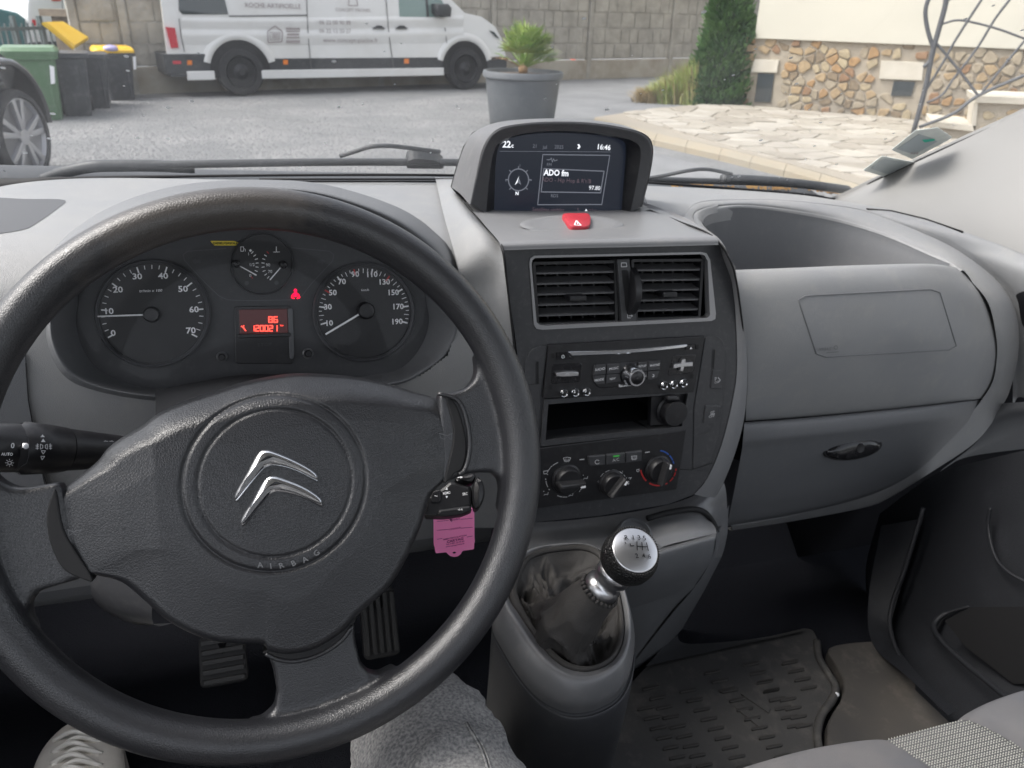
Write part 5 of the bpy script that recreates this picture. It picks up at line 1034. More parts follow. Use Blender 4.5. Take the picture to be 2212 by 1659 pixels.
tp_ = Plane(P_[0], np.cross(nrm(P_[2] - P_[0]), [0, 0, 1]) * 1.0, P_[2] - P_[0]); tp_ = Plane(P_[0], nrm(-YV + .05 * ZV), P_[2] - P_[0])
mb = MB(); text(mb, tp_, 'AIRBAG', *cP(910, 1122), 6, .0012, 2); stroke(mb, tp_, [cP(982 + 12 * math.cos(t), 1110 + 12 * math.sin(t)) for t in np.linspace(0, 6.28, 10)], 1, .0012); stroke(mb, tp_, C(cP, (920, 1145), (1000, 1138)), 1, .0012); mb.build('embossed_lettering', M['dashlow'], dash)
# open storage bin above
lipb = [(1588, 583, .77), (1562, 545, .80), (1538, 512, .84), (1516, 485, .87), (1522, 468, .90), (1547, 459, .93), (1613, 454, .955), (1712, 466, .96), (1811, 485, .94), (1910, 515, .89), (2009, 558, .82), (2050, 575, .785)]
top_ = [PY(*p) for p in lipb]; cen = V(.70, .86, -.34)
dn = [p + (cen - p) * np.array([1, 1, 0]) * .10 - ZV * .10 for p in top_]; dn2 = [p + (cen - p) * .35 - ZV * .10 for p in top_]
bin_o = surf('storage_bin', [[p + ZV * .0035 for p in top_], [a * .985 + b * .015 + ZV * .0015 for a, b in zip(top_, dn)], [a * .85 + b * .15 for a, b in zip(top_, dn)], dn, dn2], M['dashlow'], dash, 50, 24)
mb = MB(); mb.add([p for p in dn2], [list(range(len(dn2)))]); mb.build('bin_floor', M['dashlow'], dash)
# rim band sweeping round the bin and down to the glovebox
b_out = [(1408, 447, .88), (1472, 470, .84), (1481, 455, .90), (1514, 437, .95), (1580, 433, .98), (1679, 433, .99), (1778, 442, .98), (1861, 455, .96), (1943, 483, .92), (2042, 526, .87), (2109, 569, .83), (2161, 615, .80), (2191, 665, .775), (2201, 714, .76), (2197, 780, .755), (2181, 843, .755), (2164, 878, .76), (2134, 925, .765), (2095, 965, .77), (2005, 1024, .78), (1925, 1073, .79), (1870, 1096, .795), (1712, 1126, .80), (1580, 1146, .80)]
b_in = [(1430, 470, .83), (1500, 492, .795), (1496, 476, .86), (1503, 461, .90), (1547, 448, .945), (1613, 446, .965), (1712, 456, .965), (1811, 475, .945), (1910, 505, .90), (2009, 545, .835), (2058, 574, .79), (2102, 612, .765), (2135, 655, .75), (2150, 714, .742), (2154, 764, .742), (2145, 823, .745), (2122, 862, .75), (2100, 889, .752), (2062, 930, .757), (2010, 980, .765), (1943, 1028, .775), (1877, 1060, .785), (1712, 1108, .79), (1575, 1134, .79)]
bo, bi = [PY(*p) for p in b_out], [PY(*p) for p in b_in]
surf('trim_band', [bi, [a * .75 + b * .25 - YV * .004 + ZV * .003 for a, b in zip(bi, bo)], [a * .3 + b * .7 - YV * .003 + ZV * .003 for a, b in zip(bi, bo)], bo, [p + YV * .02 - ZV * .01 + XV * .004 for p in bo]], M['band'] if 'band' in M else M['dash'], dash, 160, 16)
# inner bright lip between band and bin
lp1 = [PY(1503, 478, .86)] + [PY(x, y, z) for x, y, z in b_in[2:12]]; lp3 = [PY(*p) for p in [(1500, 490, .86), (1513, 480, .875), (1520, 469, .90), (1549, 459, .93), (1613, 453, .957), (1712, 465, .962), (1811, 484, .942), (1910, 514, .892), (2009, 557, .822), (2052, 577, .787), (2075, 590, .77)]]
surf('lip_corner', [[p + ZV * .003 for p in Pn([(1545, 535, .775), (1508, 500, .81), (1497, 478, .86), (1505, 461, .90), (1549, 447, .945)])], [p + ZV * .007 for p in Pn([(1556, 542, .785), (1522, 506, .82), (1506, 482, .865), (1514, 465, .90), (1549, 453, .937)])], [p + ZV * .001 for p in Pn([(1570, 553, .79), (1540, 514, .84), (1519, 487, .87), (1526, 469, .90), (1551, 460, .93)])]], M['dash'], dash, 30, 10)
lp1, lp3 = lp1[2:], lp3[2:]
surf('bin_lip', [lp1, [a * .5 + b * .5 + ZV * .0045 for a, b in zip(lp1, lp3)], [p + ZV * .004 for p in lp3], [p - ZV * .012 + (cen - p) * .02 for p in lp3]], M['dash'], dash, 80, 14)
# dash top right, between glass and band, falling to the door
far = [(1380, 401, 1.2), (1480, 405, 1.2), (1560, 409, 1.2), (1650, 415, 1.18), (1740, 423, 1.14), (1810, 434, 1.08), (1900, 450, 1.0), (2000, 474, .93), (2100, 508, .86), (2230, 560, .78), (2330, 640, .7), (2360, 760, .66), (2360, 900, .64)]
near = [(1400, 450, .90), (1474, 468, .86), (1484, 455, .905), (1514, 439, .955), (1580, 435, .985), (1679, 435, .995), (1778, 444, .985), (1861, 457, .965), (1943, 485, .925), (2042, 528, .875), (2109, 571, .835), (2191, 667, .78), (2198, 860, .762)]
fa, ne = [PY(*p) for p in far], [PY(*p) for p in near]
surf('passenger_top', [[p - ZV * .02 + YV * .01 for p in fa], fa, [a * .6 + b * .4 + ZV * .004 for a, b in zip(fa, ne)], [a * .2 + b * .8 + ZV * .003 for a, b in zip(fa, ne)], [p + ZV * .001 for p in ne], [p - ZV * .02 for p in ne]], M['dash'], dash, 100, 24)
ptop = [o for o in dash.children if o.name.startswith('passenger_top')][0]
def decal(o, pts, m, nm, off=.0012, n=24):
    P = cr([np.array(p, float) for p in pts], n, True); c = P.mean(0); mb = MB(); rings = []
    for k in (1, .75, .5, .25): 
        ring = [on_surface(o, *(c + (p - c) * k), off) for p in P]; rings.append(ring)
    if any(q is None for r in rings for q in r): return
    mb.add(*loft(rings, True, (False, True))); return mb.build(nm, m, dash)
decal(ptop, [(1870, 452), (1925, 455), (2000, 472), (2075, 500), (2062, 509), (2000, 505), (1950, 492)], M['dashlow'], 'demister_shade')  # shade of the demister slot painted as a darker patch
dpan = [o for o in dash.children if o.name.startswith('driver_panel')][0]
decal(dpan, [(-50, 432), (60, 430), (140, 432), (122, 452), (85, 478), (45, 497), (-50, 502)], M['recess'], 'side_vent_shade', .0015)  # no hollow here: its shade is painted as a dark patch
mb = MB(); mb.add(*tube([on_surface(ptop, x, y, .001) for x, y in ((1872, 452), (1925, 456), (2000, 474), (2080, 502))], .002, 6)); mb.build('demister_edge', M['void'], dash)
decal(ptop, [(2196, 636), (2225, 632), (2240, 680), (2222, 708), (2208, 700), (2200, 655)], M['black'], 'side_vent', .002)
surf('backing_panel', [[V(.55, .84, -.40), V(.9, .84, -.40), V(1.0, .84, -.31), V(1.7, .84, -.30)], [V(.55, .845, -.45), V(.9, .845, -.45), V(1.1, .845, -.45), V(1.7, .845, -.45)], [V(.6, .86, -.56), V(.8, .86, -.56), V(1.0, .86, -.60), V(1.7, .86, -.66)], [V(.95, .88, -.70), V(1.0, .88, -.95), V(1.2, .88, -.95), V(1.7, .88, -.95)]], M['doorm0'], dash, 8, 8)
surf('door_side_end', [Pn([(2160, 872, .76), (2212, 868, .72), (2300, 862, .68)]), Pn([(2140, 905, .765), (2212, 895, .72), (2300, 890, .67)]), Pn([(2110, 955, .78), (2212, 925, .75), (2300, 915, .72)]), Pn([(2030, 1018, .80), (2100, 985, .82), (2300, 960, .82)])], M['dashlow'], dash, 20, 20)
# glovebox handle
gl = [o for o in dash.children if o.name.startswith('glovebox_lid')][0]
gc = on_surface(gl, 1845, 970, 0); ghp = Plane(gc, nrm(-YV + .25 * ZV), XV * 1 + ZV * .0)
def ell(cx_, cy_, rx, ry, rot, n=32): return [(cx_ + rx * math.cos(t) * math.cos(rad(rot)) + ry * math.sin(t) * math.sin(rad(rot)), cy_ - rx * math.cos(t) * math.sin(rad(rot)) + ry * math.sin(t) * math.cos(rad(rot))) for t in np.linspace(0, 2 * math.pi, n, endpoint=False)]
mb = MB(); mb.add(*prism(ghp, pxs(ghp, ell(1843, 969, 64, 25, 9), .003), -.02, .003, .001)); mb.build('handle_recess', M['void'], dash, smooth=False)
mb = MB(); L_ = [[ghp.at(*ghp.uv(*p, .004), h) for p in ell(1843, 970, 59 * k, 21 * k, 9)] for k, h in ((1, .002), (.97, .006), (.85, .009), (.5, .011), (.05, .011))]; mb.add(*loft(L_, True, (False, True))); hn = mb.build('glovebox_handle', M['gloss'], dash)
mb = MB(); kc = ghp.hit(1858, 968, .011); mb.add(*lathe(kc, ghp.n, [(.007, 0), (.0065, .001), (.005, .0008), (.001, .0004)], 20)); mb.build('lock', M['black'], hn, ang=40)

# ---------------------------------------------------------------- air: windscreen, pillar, wipers, stickers
GP0, GP1 = V(-.9, 1.235, -.262), V(1.2, 1.235, -.262)
gn = nrm(-YV * .62 + ZV * .78) * -1; gn = -nrm(YV * math.sin(rad(36)) + -0 * ZV + ZV * math.cos(rad(36))) if False else nrm(-YV * math.cos(rad(54)) - ZV * math.sin(rad(54)))
GL = Plane(V(.3, 1.24, -.262), gn, XV)      # inner face looks down and back at the driver
gus = [GL.uv(*p) for p in [(-250, 470), (-40, 425), (200, 398), (700, 382), (1300, 390), (1650, 415), (1760, 425), (1812, 428), (1900, 386), (2000, 340), (2110, 290), (2212, 244), (2500, 110), (2500, -500), (1200, -700), (-400, -500)]]
ws = thing('windscreen', GL.o, 'dusty windscreen glass of the van with fine specks', 'windscreen')
mb = MB(); mb.add([GL.at(a, b, 0) for a, b in gus], [list(range(len(gus)))]); mb.build('glass_pane', M['windscreen'], ws, smooth=False)
mb = MB(); bl = [(-250, 452), (-40, 416), (50, 400), (150, 388), (400, 381), (700, 378), (1000, 379), (1300, 388), (1650, 413), (1760, 424), (1812, 429), (1900, 386), (2000, 340), (2110, 290), (2212, 244), (2500, 110)]
P_ = [GL.hit(x, y, .001) for x, y in bl]; wd = [.030, .020, .010, .004, .002, .002, .002, .002, .003, .004, .0035, .003, .003, .003, .003, .003]
mb.add(*tube(cr(P_, 80), list(np.interp(np.linspace(0, 15, 80), range(16), wd)), 8)); mb.build('rubber_seal', M['void'], ws)
pt = thing('pillar_trim', PY(2100, 480, .95), 'pale grey plastic trim of the right windscreen pillar', 'pillar trim')
e0 = [(1800, 434), (1830, 424), (1900, 390), (2000, 344), (2110, 294), (2212, 248), (2400, 160), (2700, 20)]
E0 = [GL.hit(x, y, .006) for x, y in e0]
e3 = [(1830, 446, 1.06), (1880, 452, 1.02), (1960, 464, .96), (2060, 492, .89), (2160, 532, .83), (2260, 578, .77), (2500, 640, .66), (2800, 640, .5)]
E3 = [PY(*p) for p in e3]
E1 = [a * .85 + b * .15 - YV * .004 for a, b in zip(E0, E3)]; E2 = [a * .4 + b * .6 - YV * .012 - XV * .006 for a, b in zip(E0, E3)]
vs, fs = patch([[p + YV * .02 for p in E0], E0, E1, E2, [p - ZV * .004 for p in E3]], 60, 24); mesh('trim', vs, fs, M['pillar'], pt)
def wiper(nm, lab, arm, blade, extra):
    t = thing(nm, GL.hit(*blade[0]), lab, 'wiper', 'windscreen wipers'); 
    for pts, r, n_ in ((blade, .006, 'blade'), (arm, .009, 'arm'), (extra, .0035, 'hose')):
        if pts: mb = MB(); Q = cr([GL.hit(x, y, -.022 - .0 * i) for i, (x, y) in enumerate(pts)], 40); mb.add(*tube(Q, r if not isinstance(r, list) else r, 8)); mb.build(n_, M['wip'], t)
    return t
M['wip'] = mat('wiper_black', (.035, .038, .042), .5, dust=(60, (.12, .12, .12), .3))
wiper('windscreen_wiper', 'long black wiper lying across the foot of the windscreen behind the wheel', [(95, 388), (140, 372), (195, 360), (250, 358), (330, 358), (420, 362)], [(240, 358), (500, 353), (750, 350), (1040, 351)], [(735, 337), (770, 326), (800, 317), (840, 315), (880, 319), (950, 328)])
wiper('windscreen_wiper', 'black wiper at the foot of the windscreen right of the display', [(1560, 386), (1620, 388), (1700, 394), (1770, 402), (1830, 410)], [(1380, 388), (1560, 392), (1700, 398), (1840, 412)], [(1380, 388), (1430, 380), (1490, 368), (1530, 366), (1580, 376)])
mb = MB(); P_ = C(crop(548.6, 0, .2976), (1085, 1080), (1200, 1072), (1320, 1090), (1400, 1145), (1390, 1165), (1080, 1160)); P_ = [(880, 330), (905, 327), (940, 332), (958, 343), (955, 350), (876, 349)]
mb.add(*prism(GL, rounded(pxs(GL, P_, -.03), .008, 3), -.034, -.018)); wi = [o for o in bpy.data.objects if o.name == 'windscreen_wiper'][0]; mb.build('pivot_cap', M['wip'], wi, smooth=False)
for yy_ in (387, 392):
    mb = MB(); mb.add(*tube([PZ(x, yy_, -.2475) for x in (560, 700, 850, 978)], .0016, 6)); mb.build('top_groove', M['void'], dash)
# scuttle beyond the glass
sct = tag(mesh('scuttle_panel', *patch([[V(X_, 1.25, -.30) for X_ in (-.9, 0, 1.15)], [V(X_, 1.40, -.285) for X_ in (-.9, 0, 1.15)], [V(X_, 1.60, -.36) for X_ in (-.9, 0, 1.15)]], 20, 8), M['wip'], loc=V(0, 1.3, -.3)), 'black scuttle panel outside the foot of the windscreen', 'scuttle panel')
lf = random.Random(4)
M['leaf'] = mat('dead_leaf', (.45, .27, .10), .8, var=(40, (.3, .17, .07), .8)); mb = MB()
for k in range(26):
    px = lf.uniform(1440, 1830); c = GL.hit(px, 398 + (px - 1440) * .035 + lf.uniform(-3, 4), -.03); r = lf.uniform(.005, .012)
    mb.add([c + XV * r * math.cos(t) * 1.3 + (YV * .5 + ZV * .6) * r * .8 * math.sin(t) + ZV * .003 * math.sin(3 * t) for t in np.linspace(0, 5.5, 8)], [list(range(8))])
tag(mb.build('dead_leaves', M['leaf'], loc=V(.8, 1.25, -.25)), 'dry brown leaves caught at the foot of the windscreen on the right', kind='stuff')
def sticker(nm, pts, m, lab, cat='sticker'):
    mb = MB(); q = rounded(pxs(GL, pts, .0015), .003, 3); mb.add(*prism(GL, q, .0006, .0015)); t = thing(nm, GL.hit(*pts[0]), lab, cat); mb.build('card', m, t, smooth=False); return t
M['stk1'] = mat('faded_sticker', (.42, .47, .49), .6, var=(60, (.42, .46, .47), .6)); M['stk2'] = mat('pale_sticker', (.62, .66, .64), .6, var=(60, (.5, .55, .55), .6)); M['stkg'] = mat('green_mark', (.02, .42, .30), .6); M['stkd'] = mat('faded_panel', (.36, .41, .44), .6)
s1 = sticker('parking_sticker', [(1926, 324), (1978, 282), (2025, 276), (2057, 297), (2045, 305), (1971, 344)], M['stk2'], 'upper faded windscreen sticker with a grey panel and a green mark')
mb = MB(); mb.add(*prism(GL, pxs(GL, [(1938, 322), (1985, 290), (2014, 300), (2025, 306), (1975, 334)], .0022), .0016, .0022)); mb.build('grey_panel', M['stkd'], s1, smooth=False)
mb = MB(); flat(mb, GL, [(1991, 302), (2020, 300), (2018, 304), (1998, 308)], .0026); mb.build('green_mark', M['stkg'], s1)
mb = MB()
for a in (1968, 1974, 1980): flat(mb, GL, [(a, 330), (a + 4, 328), (a + 3, 332), (a - 1, 334)], .0026)
mb.build('print', M['print'], s1)
s2_ = sticker('parking_sticker', [(1865, 368), (1905, 338), (1977, 351), (1925, 387)], M['stk2'], 'lower pale windscreen sticker with a white edge next to the pillar trim')
mb = MB(); mb.add(*prism(GL, pxs(GL, [(1880, 364), (1910, 343), (1962, 352), (1922, 378)], .0022), .0016, .0022)); mb.build('grey_panel', M['stk1'], s2_, smooth=False)
# ---------------------------------------------------------------- steering wheel
WPn = nrm(W @ np.array([.302, -.029, -.953])); WPo = CAM + W @ np.array([-.1606, .0583, .5108])
WP = Plane(WPo, WPn, XV)
sw = thing('steering_wheel', WPo, 'black grained steering wheel with three spokes and chrome chevron emblem', 'steering wheel')
RC, RT = .1758, .0143
def remeshed(name, parts, m, parent, vox=.002, smooth=6, it=.5):
    mb = MB()
    for p in parts: mb.add(*p)
    me = bpy.data.meshes.new('tmp'); me.from_pydata([tuple(v) for v in mb.v], [], [list(map(int, f)) for f in mb.f]); ob = bpy.data.objects.new('tmp', me); COL.objects.link(ob)
    bm = bmesh.new(); bm.from_mesh(me); bmesh.ops.recalc_face_normals(bm, faces=bm.faces); bm.to_mesh(me); bm.free()
    r = ob.modifiers.new('r', 'REMESH'); r.mode = 'VOXEL'; r.voxel_size = vox
    s = ob.modifiers.new('s', 'SMOOTH'); s.factor = it; s.iterations = smooth
    dg = bpy.context.evaluated_depsgraph_get(); e = ob.evaluated_get(dg).to_mesh(); vs = [tuple(v.co) for v in e.vertices]; fs = [list(p.vertices) for p in e.polygons]; ob.evaluated_get(dg).to_mesh_clear()
    bpy.data.objects.remove(ob); return mesh(name, vs, fs, m, parent)
rim_path = [WP.at(RC * math.cos(t), RC * math.sin(t), 0) for t in np.linspace(0, 2 * math.pi, 160, endpoint=False)]
def oval_ring():
    L = []
    for t in np.linspace(0, 2 * math.pi, 160, endpoint=False):
        d = WP.u * math.cos(t) + WP.v * math.sin(t); c = WP.o + d * RC
        L.append([c + d * RT * .98 * math.cos(a) + WP.n * RT * 1.08 * math.sin(a) for a in np.linspace(0, 2 * math.pi, 22, endpoint=False)])
    return [p for l in L for p in l], grid_faces(160, 22, cu=True, cv=True)
HS = -.006
def wpx(pts, h=HS): return pxs(WP, pts, h)
R_sp = [(945, 852), (972, 850), (1005, 839), (1024, 820), (1029, 795), (1024, 768), (1062, 752), (1112, 850), (1132, 960), (1128, 1060), (1098, 1130), (1076, 1100), (1081, 1056), (1078, 1035), (1062, 1021), (1029, 1021), (1005, 1024), (950, 1045)]
L_sp = [(135, 1040), (95, 1048), (60, 1053), (35, 1053), (16, 1046), (0, 1035), (-25, 1005), (-80, 1100), (-70, 1250), (-30, 1350), (45, 1408), (84, 1362), (65, 1324), (68, 1296), (87, 1276), (131, 1262), (180, 1248), (160, 1150)]
B_sp = [(570, 1395), (578, 1412), (589, 1441), (598, 1491), (592, 1529), (567, 1553), (529, 1565), (500, 1592), (650, 1618), (800, 1565), (885, 1475), (851, 1440), (818, 1456), (797, 1453), (780, 1434), (768, 1387), (764, 1340), (700, 1370), (640, 1392)]
parts = [oval_ring()] + [prism(WP, wpx(q), -.017, -.001, .002) for q in (R_sp, L_sp, B_sp)]
M['wheelrim'] = mat('wheel_rim_worn', (.012, .0125, .015), .36, bump=('leather', 620, .26, .0004), var=(9, (.022, .0225, .026), .5), spec=.75)
def worn(m, P0, r0, r1, col2):
    nt = m.node_tree; N = nt.nodes; L = nt.links; b = N['Principled BSDF']; tc = N.new('ShaderNodeTexCoord'); vd = N.new('ShaderNodeVectorMath'); vd.operation = 'DISTANCE'; vd.inputs[1].default_value = P0; L.new(tc.outputs['Object'], vd.inputs[0])
    nz = N.new('ShaderNodeTexNoise'); nz.inputs['Scale'].default_value = 55; nz.inputs['Detail'].default_value = 5; L.new(tc.outputs['Object'], nz.inputs['Vector'])
    ad = N.new('ShaderNodeMath'); ad.operation = 'MULTIPLY_ADD'; ad.inputs[1].default_value = .10; L.new(nz.outputs[0], ad.inputs[0]); L.new(vd.outputs['Value'], ad.inputs[2])
    mr = N.new('ShaderNodeMapRange'); mr.inputs[1].default_value = r0 + .05; mr.inputs[2].default_value = r1 + .05; mr.inputs[3].default_value = .85; mr.inputs[4].default_value = 0; L.new(ad.outputs[0], mr.inputs[0])
    old = b.inputs['Base Color'].links[0].from_socket; mx = N.new('ShaderNodeMix'); mx.data_type = 'RGBA'; L.new(mr.outputs[0], mx.inputs[0]); L.new(old, mx.inputs[6]); mx.inputs[7].default_value = (*col2, 1); L.new(mx.outputs[2], b.inputs['Base Color'])
worn(M['wheelrim'], WP.at(-.035, .175, .004) - WPo, .05, .085, (.055, .048, .043))
remeshed('rim', parts, M['wheelrim'], sw, .0018, 9, .6)
# airbag pad: fine grid over a star-shaped outline with grooves
pad_px = [(603, 808), (645, 804), (685, 805), (735, 808), (781, 814), (849, 829), (904, 846), (939, 855), (966, 866), (983, 885), (996, 918), (1003, 959), (1000, 994), (991, 1019), (969, 1040), (944, 1064), (931, 1091), (917, 1136), (898, 1178), (884, 1207), (846, 1267), (780, 1327), (764, 1345), (737, 1371), (682, 1404), (627, 1416), (582, 1410), (567, 1396), (518, 1394), (464, 1389), (409, 1371), (355, 1341), (306, 1300), (256, 1262), (200, 1248), (165, 1244), (139, 1222), (117, 1163), (109, 1123), (108, 1085), (118, 1064), (164, 1027), (196, 1000), (226, 970), (259, 945), (300, 921), (341, 891), (396, 866), (464, 843), (530, 822)]
NP_ = 420; pad = cr([WP.uv(x, y, -.018 if y < 1000 else -.006) for x, y in pad_px], NP_, True); hc = np.array(WP.uv(590, 1047, .004)); NR = 130
r_out = .5 * (np.linalg.norm(np.array(WP.uv(788, 1044, .006)) - WP.uv(393, 1040, .006))); c_o = (np.array(WP.uv(788, 1044, .006)) + WP.uv(393, 1040, .006)) / 2
r_in = .5 * (np.linalg.norm(np.array(WP.uv(759, 1044, .006)) - WP.uv(427, 1040, .006)))
vs = []; 
for i in range(NR + 1):
    s = 1 - i / NR * .999
    for p in pad:
        q = hc + (p - hc) * s; edge = np.linalg.norm(p - hc) * (1 - s)
        tp = max(0, (q - hc)[1]) / .085; wd_ = .009 + .030 * min(1, tp); k_ = min(1, edge / wd_); h = .004 - (.010 + .020 * min(1, tp)) * (1 - k_) ** 2.2 - (.012 * max(0, 1 - edge / .004) ** 2)
        d = np.linalg.norm(q - hc); h += .006 * math.exp(-(d / .085) ** 2) + .002 * min(1, max(0, edge - .01) / .03)
        dv = q - hc
        h -= .007 * min(1, max(0, (abs(dv[0]) - .07) / .05))
        dc_ = np.linalg.norm(q - c_o)
        h -= .0019 * math.exp(-((dc_ - r_out) / .0013) ** 2) + .0012 * math.exp(-((dc_ - r_in) / .0012) ** 2)
        if dc_ < r_in: h -= .0006
        vs.append(WP.at(q[0], q[1], h))
fs = grid_faces(NR + 1, NP_, cu=True) + [[NR * NP_ + j for j in range(NP_)]]
mesh('airbag_pad', vs, fs, M['wheel'], sw)
PADH = .0105
for pts in ([(964, 861), (982, 869), (996, 900), (1007, 950), (1006, 990), (997, 1014), (983, 1022), (960, 1040), (980, 940)], [(122, 1062), (110, 1074), (101, 1110), (103, 1150), (114, 1190), (136, 1229), (168, 1247), (200, 1250), (140, 1150)], [(574, 1405), (588, 1417), (630, 1426), (690, 1413), (738, 1381), (765, 1346), (762, 1335), (700, 1370)]):
    mb = MB(); mb.add(*prism(WP, cr(wpx(pts, .0), 40, True), -.012, .0004, .001)); mb.build('spoke_gap', M['void'], sw, smooth=False)
mb = MB(); mb.add(*tube(cr([WP.hit(x, y, .0) for x, y in ((574, 1412), (600, 1424), (640, 1428), (690, 1414), (735, 1386), (762, 1352))], 30), .0016, 8)); mb.build('spoke_edge', M['wheel'], sw)
mb = MB(); mb.add(*tube(cr([WP.hit(x, y, .0015) for x, y in ((946, 850), (982, 860), (1000, 882), (1011, 920), (1015, 955), (1012, 990), (1003, 1016), (992, 1025))], 30), .0016, 8)); mb.build('spoke_edge', M['wheel'], sw)
# chevrons
up_c = [(575, 970), (592, 973), (640, 993), (682, 1018), (686, 1038), (681, 1041), (640, 1021), (604, 1010), (578, 1011), (553, 1036), (514, 1083), (509, 1080), (507, 1066), (530, 1026), (552, 986), (563, 973)]
lo_c = [(590, 1026), (606, 1029), (655, 1048), (692, 1072), (696, 1091), (691, 1095), (650, 1076), (612, 1066), (590, 1067), (568, 1090), (529, 1136), (523, 1134), (520, 1121), (545, 1080), (566, 1041), (578, 1028)]
for pts in (up_c, lo_c):
    q = cr(wpx(pts, PADH), 64, True); cen_q = q.mean(0); h0 = .0035
    mid = cr(wpx([(509, 1074), (538, 1024), (572, 988), (592, 986), (640, 1005), (684, 1030)] if pts is up_c else [(522, 1128), (552, 1080), (588, 1044), (606, 1043), (652, 1060), (694, 1084)], PADH), 40)
    def near(p): d = np.linalg.norm(mid - p, axis=1); return mid[d.argmin()], d.min()
    rings = [[WP.at(a, b, h0) for a, b in q], [WP.at(a, b, PADH - .0004) for a, b in q]]
    for k, h in ((.25, .0014), (.6, .0026), (.97, .0032)): rings.append([WP.at(*((1 - k) * p + k * near(p)[0]), PADH + h) for p in q])
    mb = MB(); mb.add(*loft(rings, True)); mb.build('chevron', M['chrome2'] if 'chrome2' in M else M['chrome'], sw, ang=50)
mb = MB()
for s, x, y, r_ in (('A', 562, 1221, -6), ('I', 585, 1223, 0), ('R', 608, 1222, 6), ('B', 634, 1217, 12), ('A', 659, 1209, 18), ('G', 684, 1195, 26)): text(mb, WP, s, x, y, 12, .0112, r_ + 6, bold=.02)
mb.build('embossed_word', M['emb'] if 'emb' in M else M['dashlow'], sw)
def horn(x, y, f):
    mb = MB(); stroke(mb, WP, [(x - 16 * f, y - 4), (x - 4 * f, y + 1), (x + 14 * f, y - 4)], 2, .0065); stroke(mb, WP, [(x - 14 * f, y - 3), (x - 13 * f, y + 10), (x - 6 * f, y + 4)], 1.2, .0065); stroke(mb, WP, [(x - 2 * f, y + 5), (x + 3 * f, y + 9), (x + 10 * f, y + 6), (x + 12 * f, y - 2)], 1.2, .0065); mb.build('horn_symbol', M['emb'], sw)
M['emb'] = mat('embossed_edge', (.07, .072, .078), .4)
horn(162, 1148, 1); horn(962, 940, -1)

# ---------------------------------------------------------------- instrument cluster
CL = Plane(PY(560, 650, .775), nrm(-YV * math.cos(rad(20)) + ZV * math.sin(rad(20))), XV)
clu = thing('instrument_cluster', CL.hit(560, 800), 'instrument cluster with rev counter, speedometer and red digital display', 'instruments')
def cpl(pts, h0, h1, m, nm, ins=.0006, r=0, parent=clu, sm=False):
    q = pxs(CL, pts, h1); q = rounded(q, r, 3) if r else q; mb = MB(); mb.add(*prism(CL, q, h0, h1, ins)); return mb.build(nm, m, parent, smooth=False)
M['face'] = mat('cluster_face', (.035, .036, .04), .5, bump=('noise', 1500, .3, .0002), dust=(120, (.1, .1, .1), .25)); M['dialm'] = mat('dial_face', (.010, .010, .012), .45, dust=(30, (.03, .03, .033), .5))
M['ringm'] = mat('dial_ring', (.085, .087, .093), .35)
cpl([(120, 560), (250, 450), (560, 400), (870, 470), (960, 560), (960, 760), (850, 830), (560, 850), (250, 860), (130, 780)], -.02, 0, M['face'], 'face_plate')
def dial(cx_, cy_, rx, ry, nm, depth=.008, rw=.07):
    ts = np.linspace(0, 2 * math.pi, 72, endpoint=False); R_ = lambda k, h: [CL.at(*CL.uv(cx_ + rx * k * math.cos(t), cy_ + ry * k * math.sin(t), h), h) for t in ts]
    mb = MB(); mb.add(*loft([R_(1 + rw, 0), R_(1 + rw, depth * .8), R_(1 + rw * .6, depth), R_(1, depth * .7), R_(.985, .001)], True)); mb.build('bezel_ring', M['ringm'], clu, ang=45)
    mb = MB(); mb.add(*loft([R_(.99, .0006), R_(.5, .0006), R_(.01, .0006)], True, (False, True))); return mb.build(nm, M['dialm'], clu)
d1 = dial(329, 677, 118, 110, 'rev_counter'); d2 = dial(786, 674, 104, 101, 'speedometer'); d3 = dial(566, 570, 65, 64, 'fuel_and_temperature_dial', .005, .06)
W_, R_m = MB(), MB()
def ticks(cx_, cy_, rx, ry, a0, a1, n, big, lw, mbs, k0=.91, k1=.985, k0b=.87, redset=()):
    for i in range(n + 1):
        a = rad(a0 + (a1 - a0) * i / n); b = i % big == 0; ka = k0b if b else k0; mb_ = R_m if i in redset else mbs
        stroke(mb_, CL, [(cx_ + rx * ka * math.cos(a), cy_ - ry * ka * math.sin(a)), (cx_ + rx * k1 * math.cos(a), cy_ - ry * k1 * math.sin(a))], lw * (2.0 if b else 1), .0012)
ticks(329, 677, 112, 106, 210, -29, 28, 4, 1.7, W_)
for s, (x, y) in zip(('0', '10', '20', '30', '40', '50', '60', '70'), C(cE, (215, 682), (188, 555), (242, 430), (354, 353), (505, 350), (620, 426), (684, 545), (666, 667))): text(W_, CL, s, x, y, 12.5, .0012, bold=.025, wide=1.12)
text(W_, CL, 'tr/min x 100', *cE(432, 435), 5.5, .0012, wide=1.15, bold=.01, shear=.2)
for s, x, y in (('10', 1468, 624), ('30', 1461, 530), ('50', 1490, 447), ('70', 1543, 383), ('90', 1620, 340), ('110', 1716, 341), ('130', 1788, 385), ('150', 1840, 446), ('170', 1868, 528), ('190', 1862, 615)): text(W_, CL, s, *cE(x, y), 11.5, .0012, bold=.025, wide=1.05)
text(W_, CL, 'km/h', *cE(1677, 431), 5, .0012, wide=1.2, shear=.2)
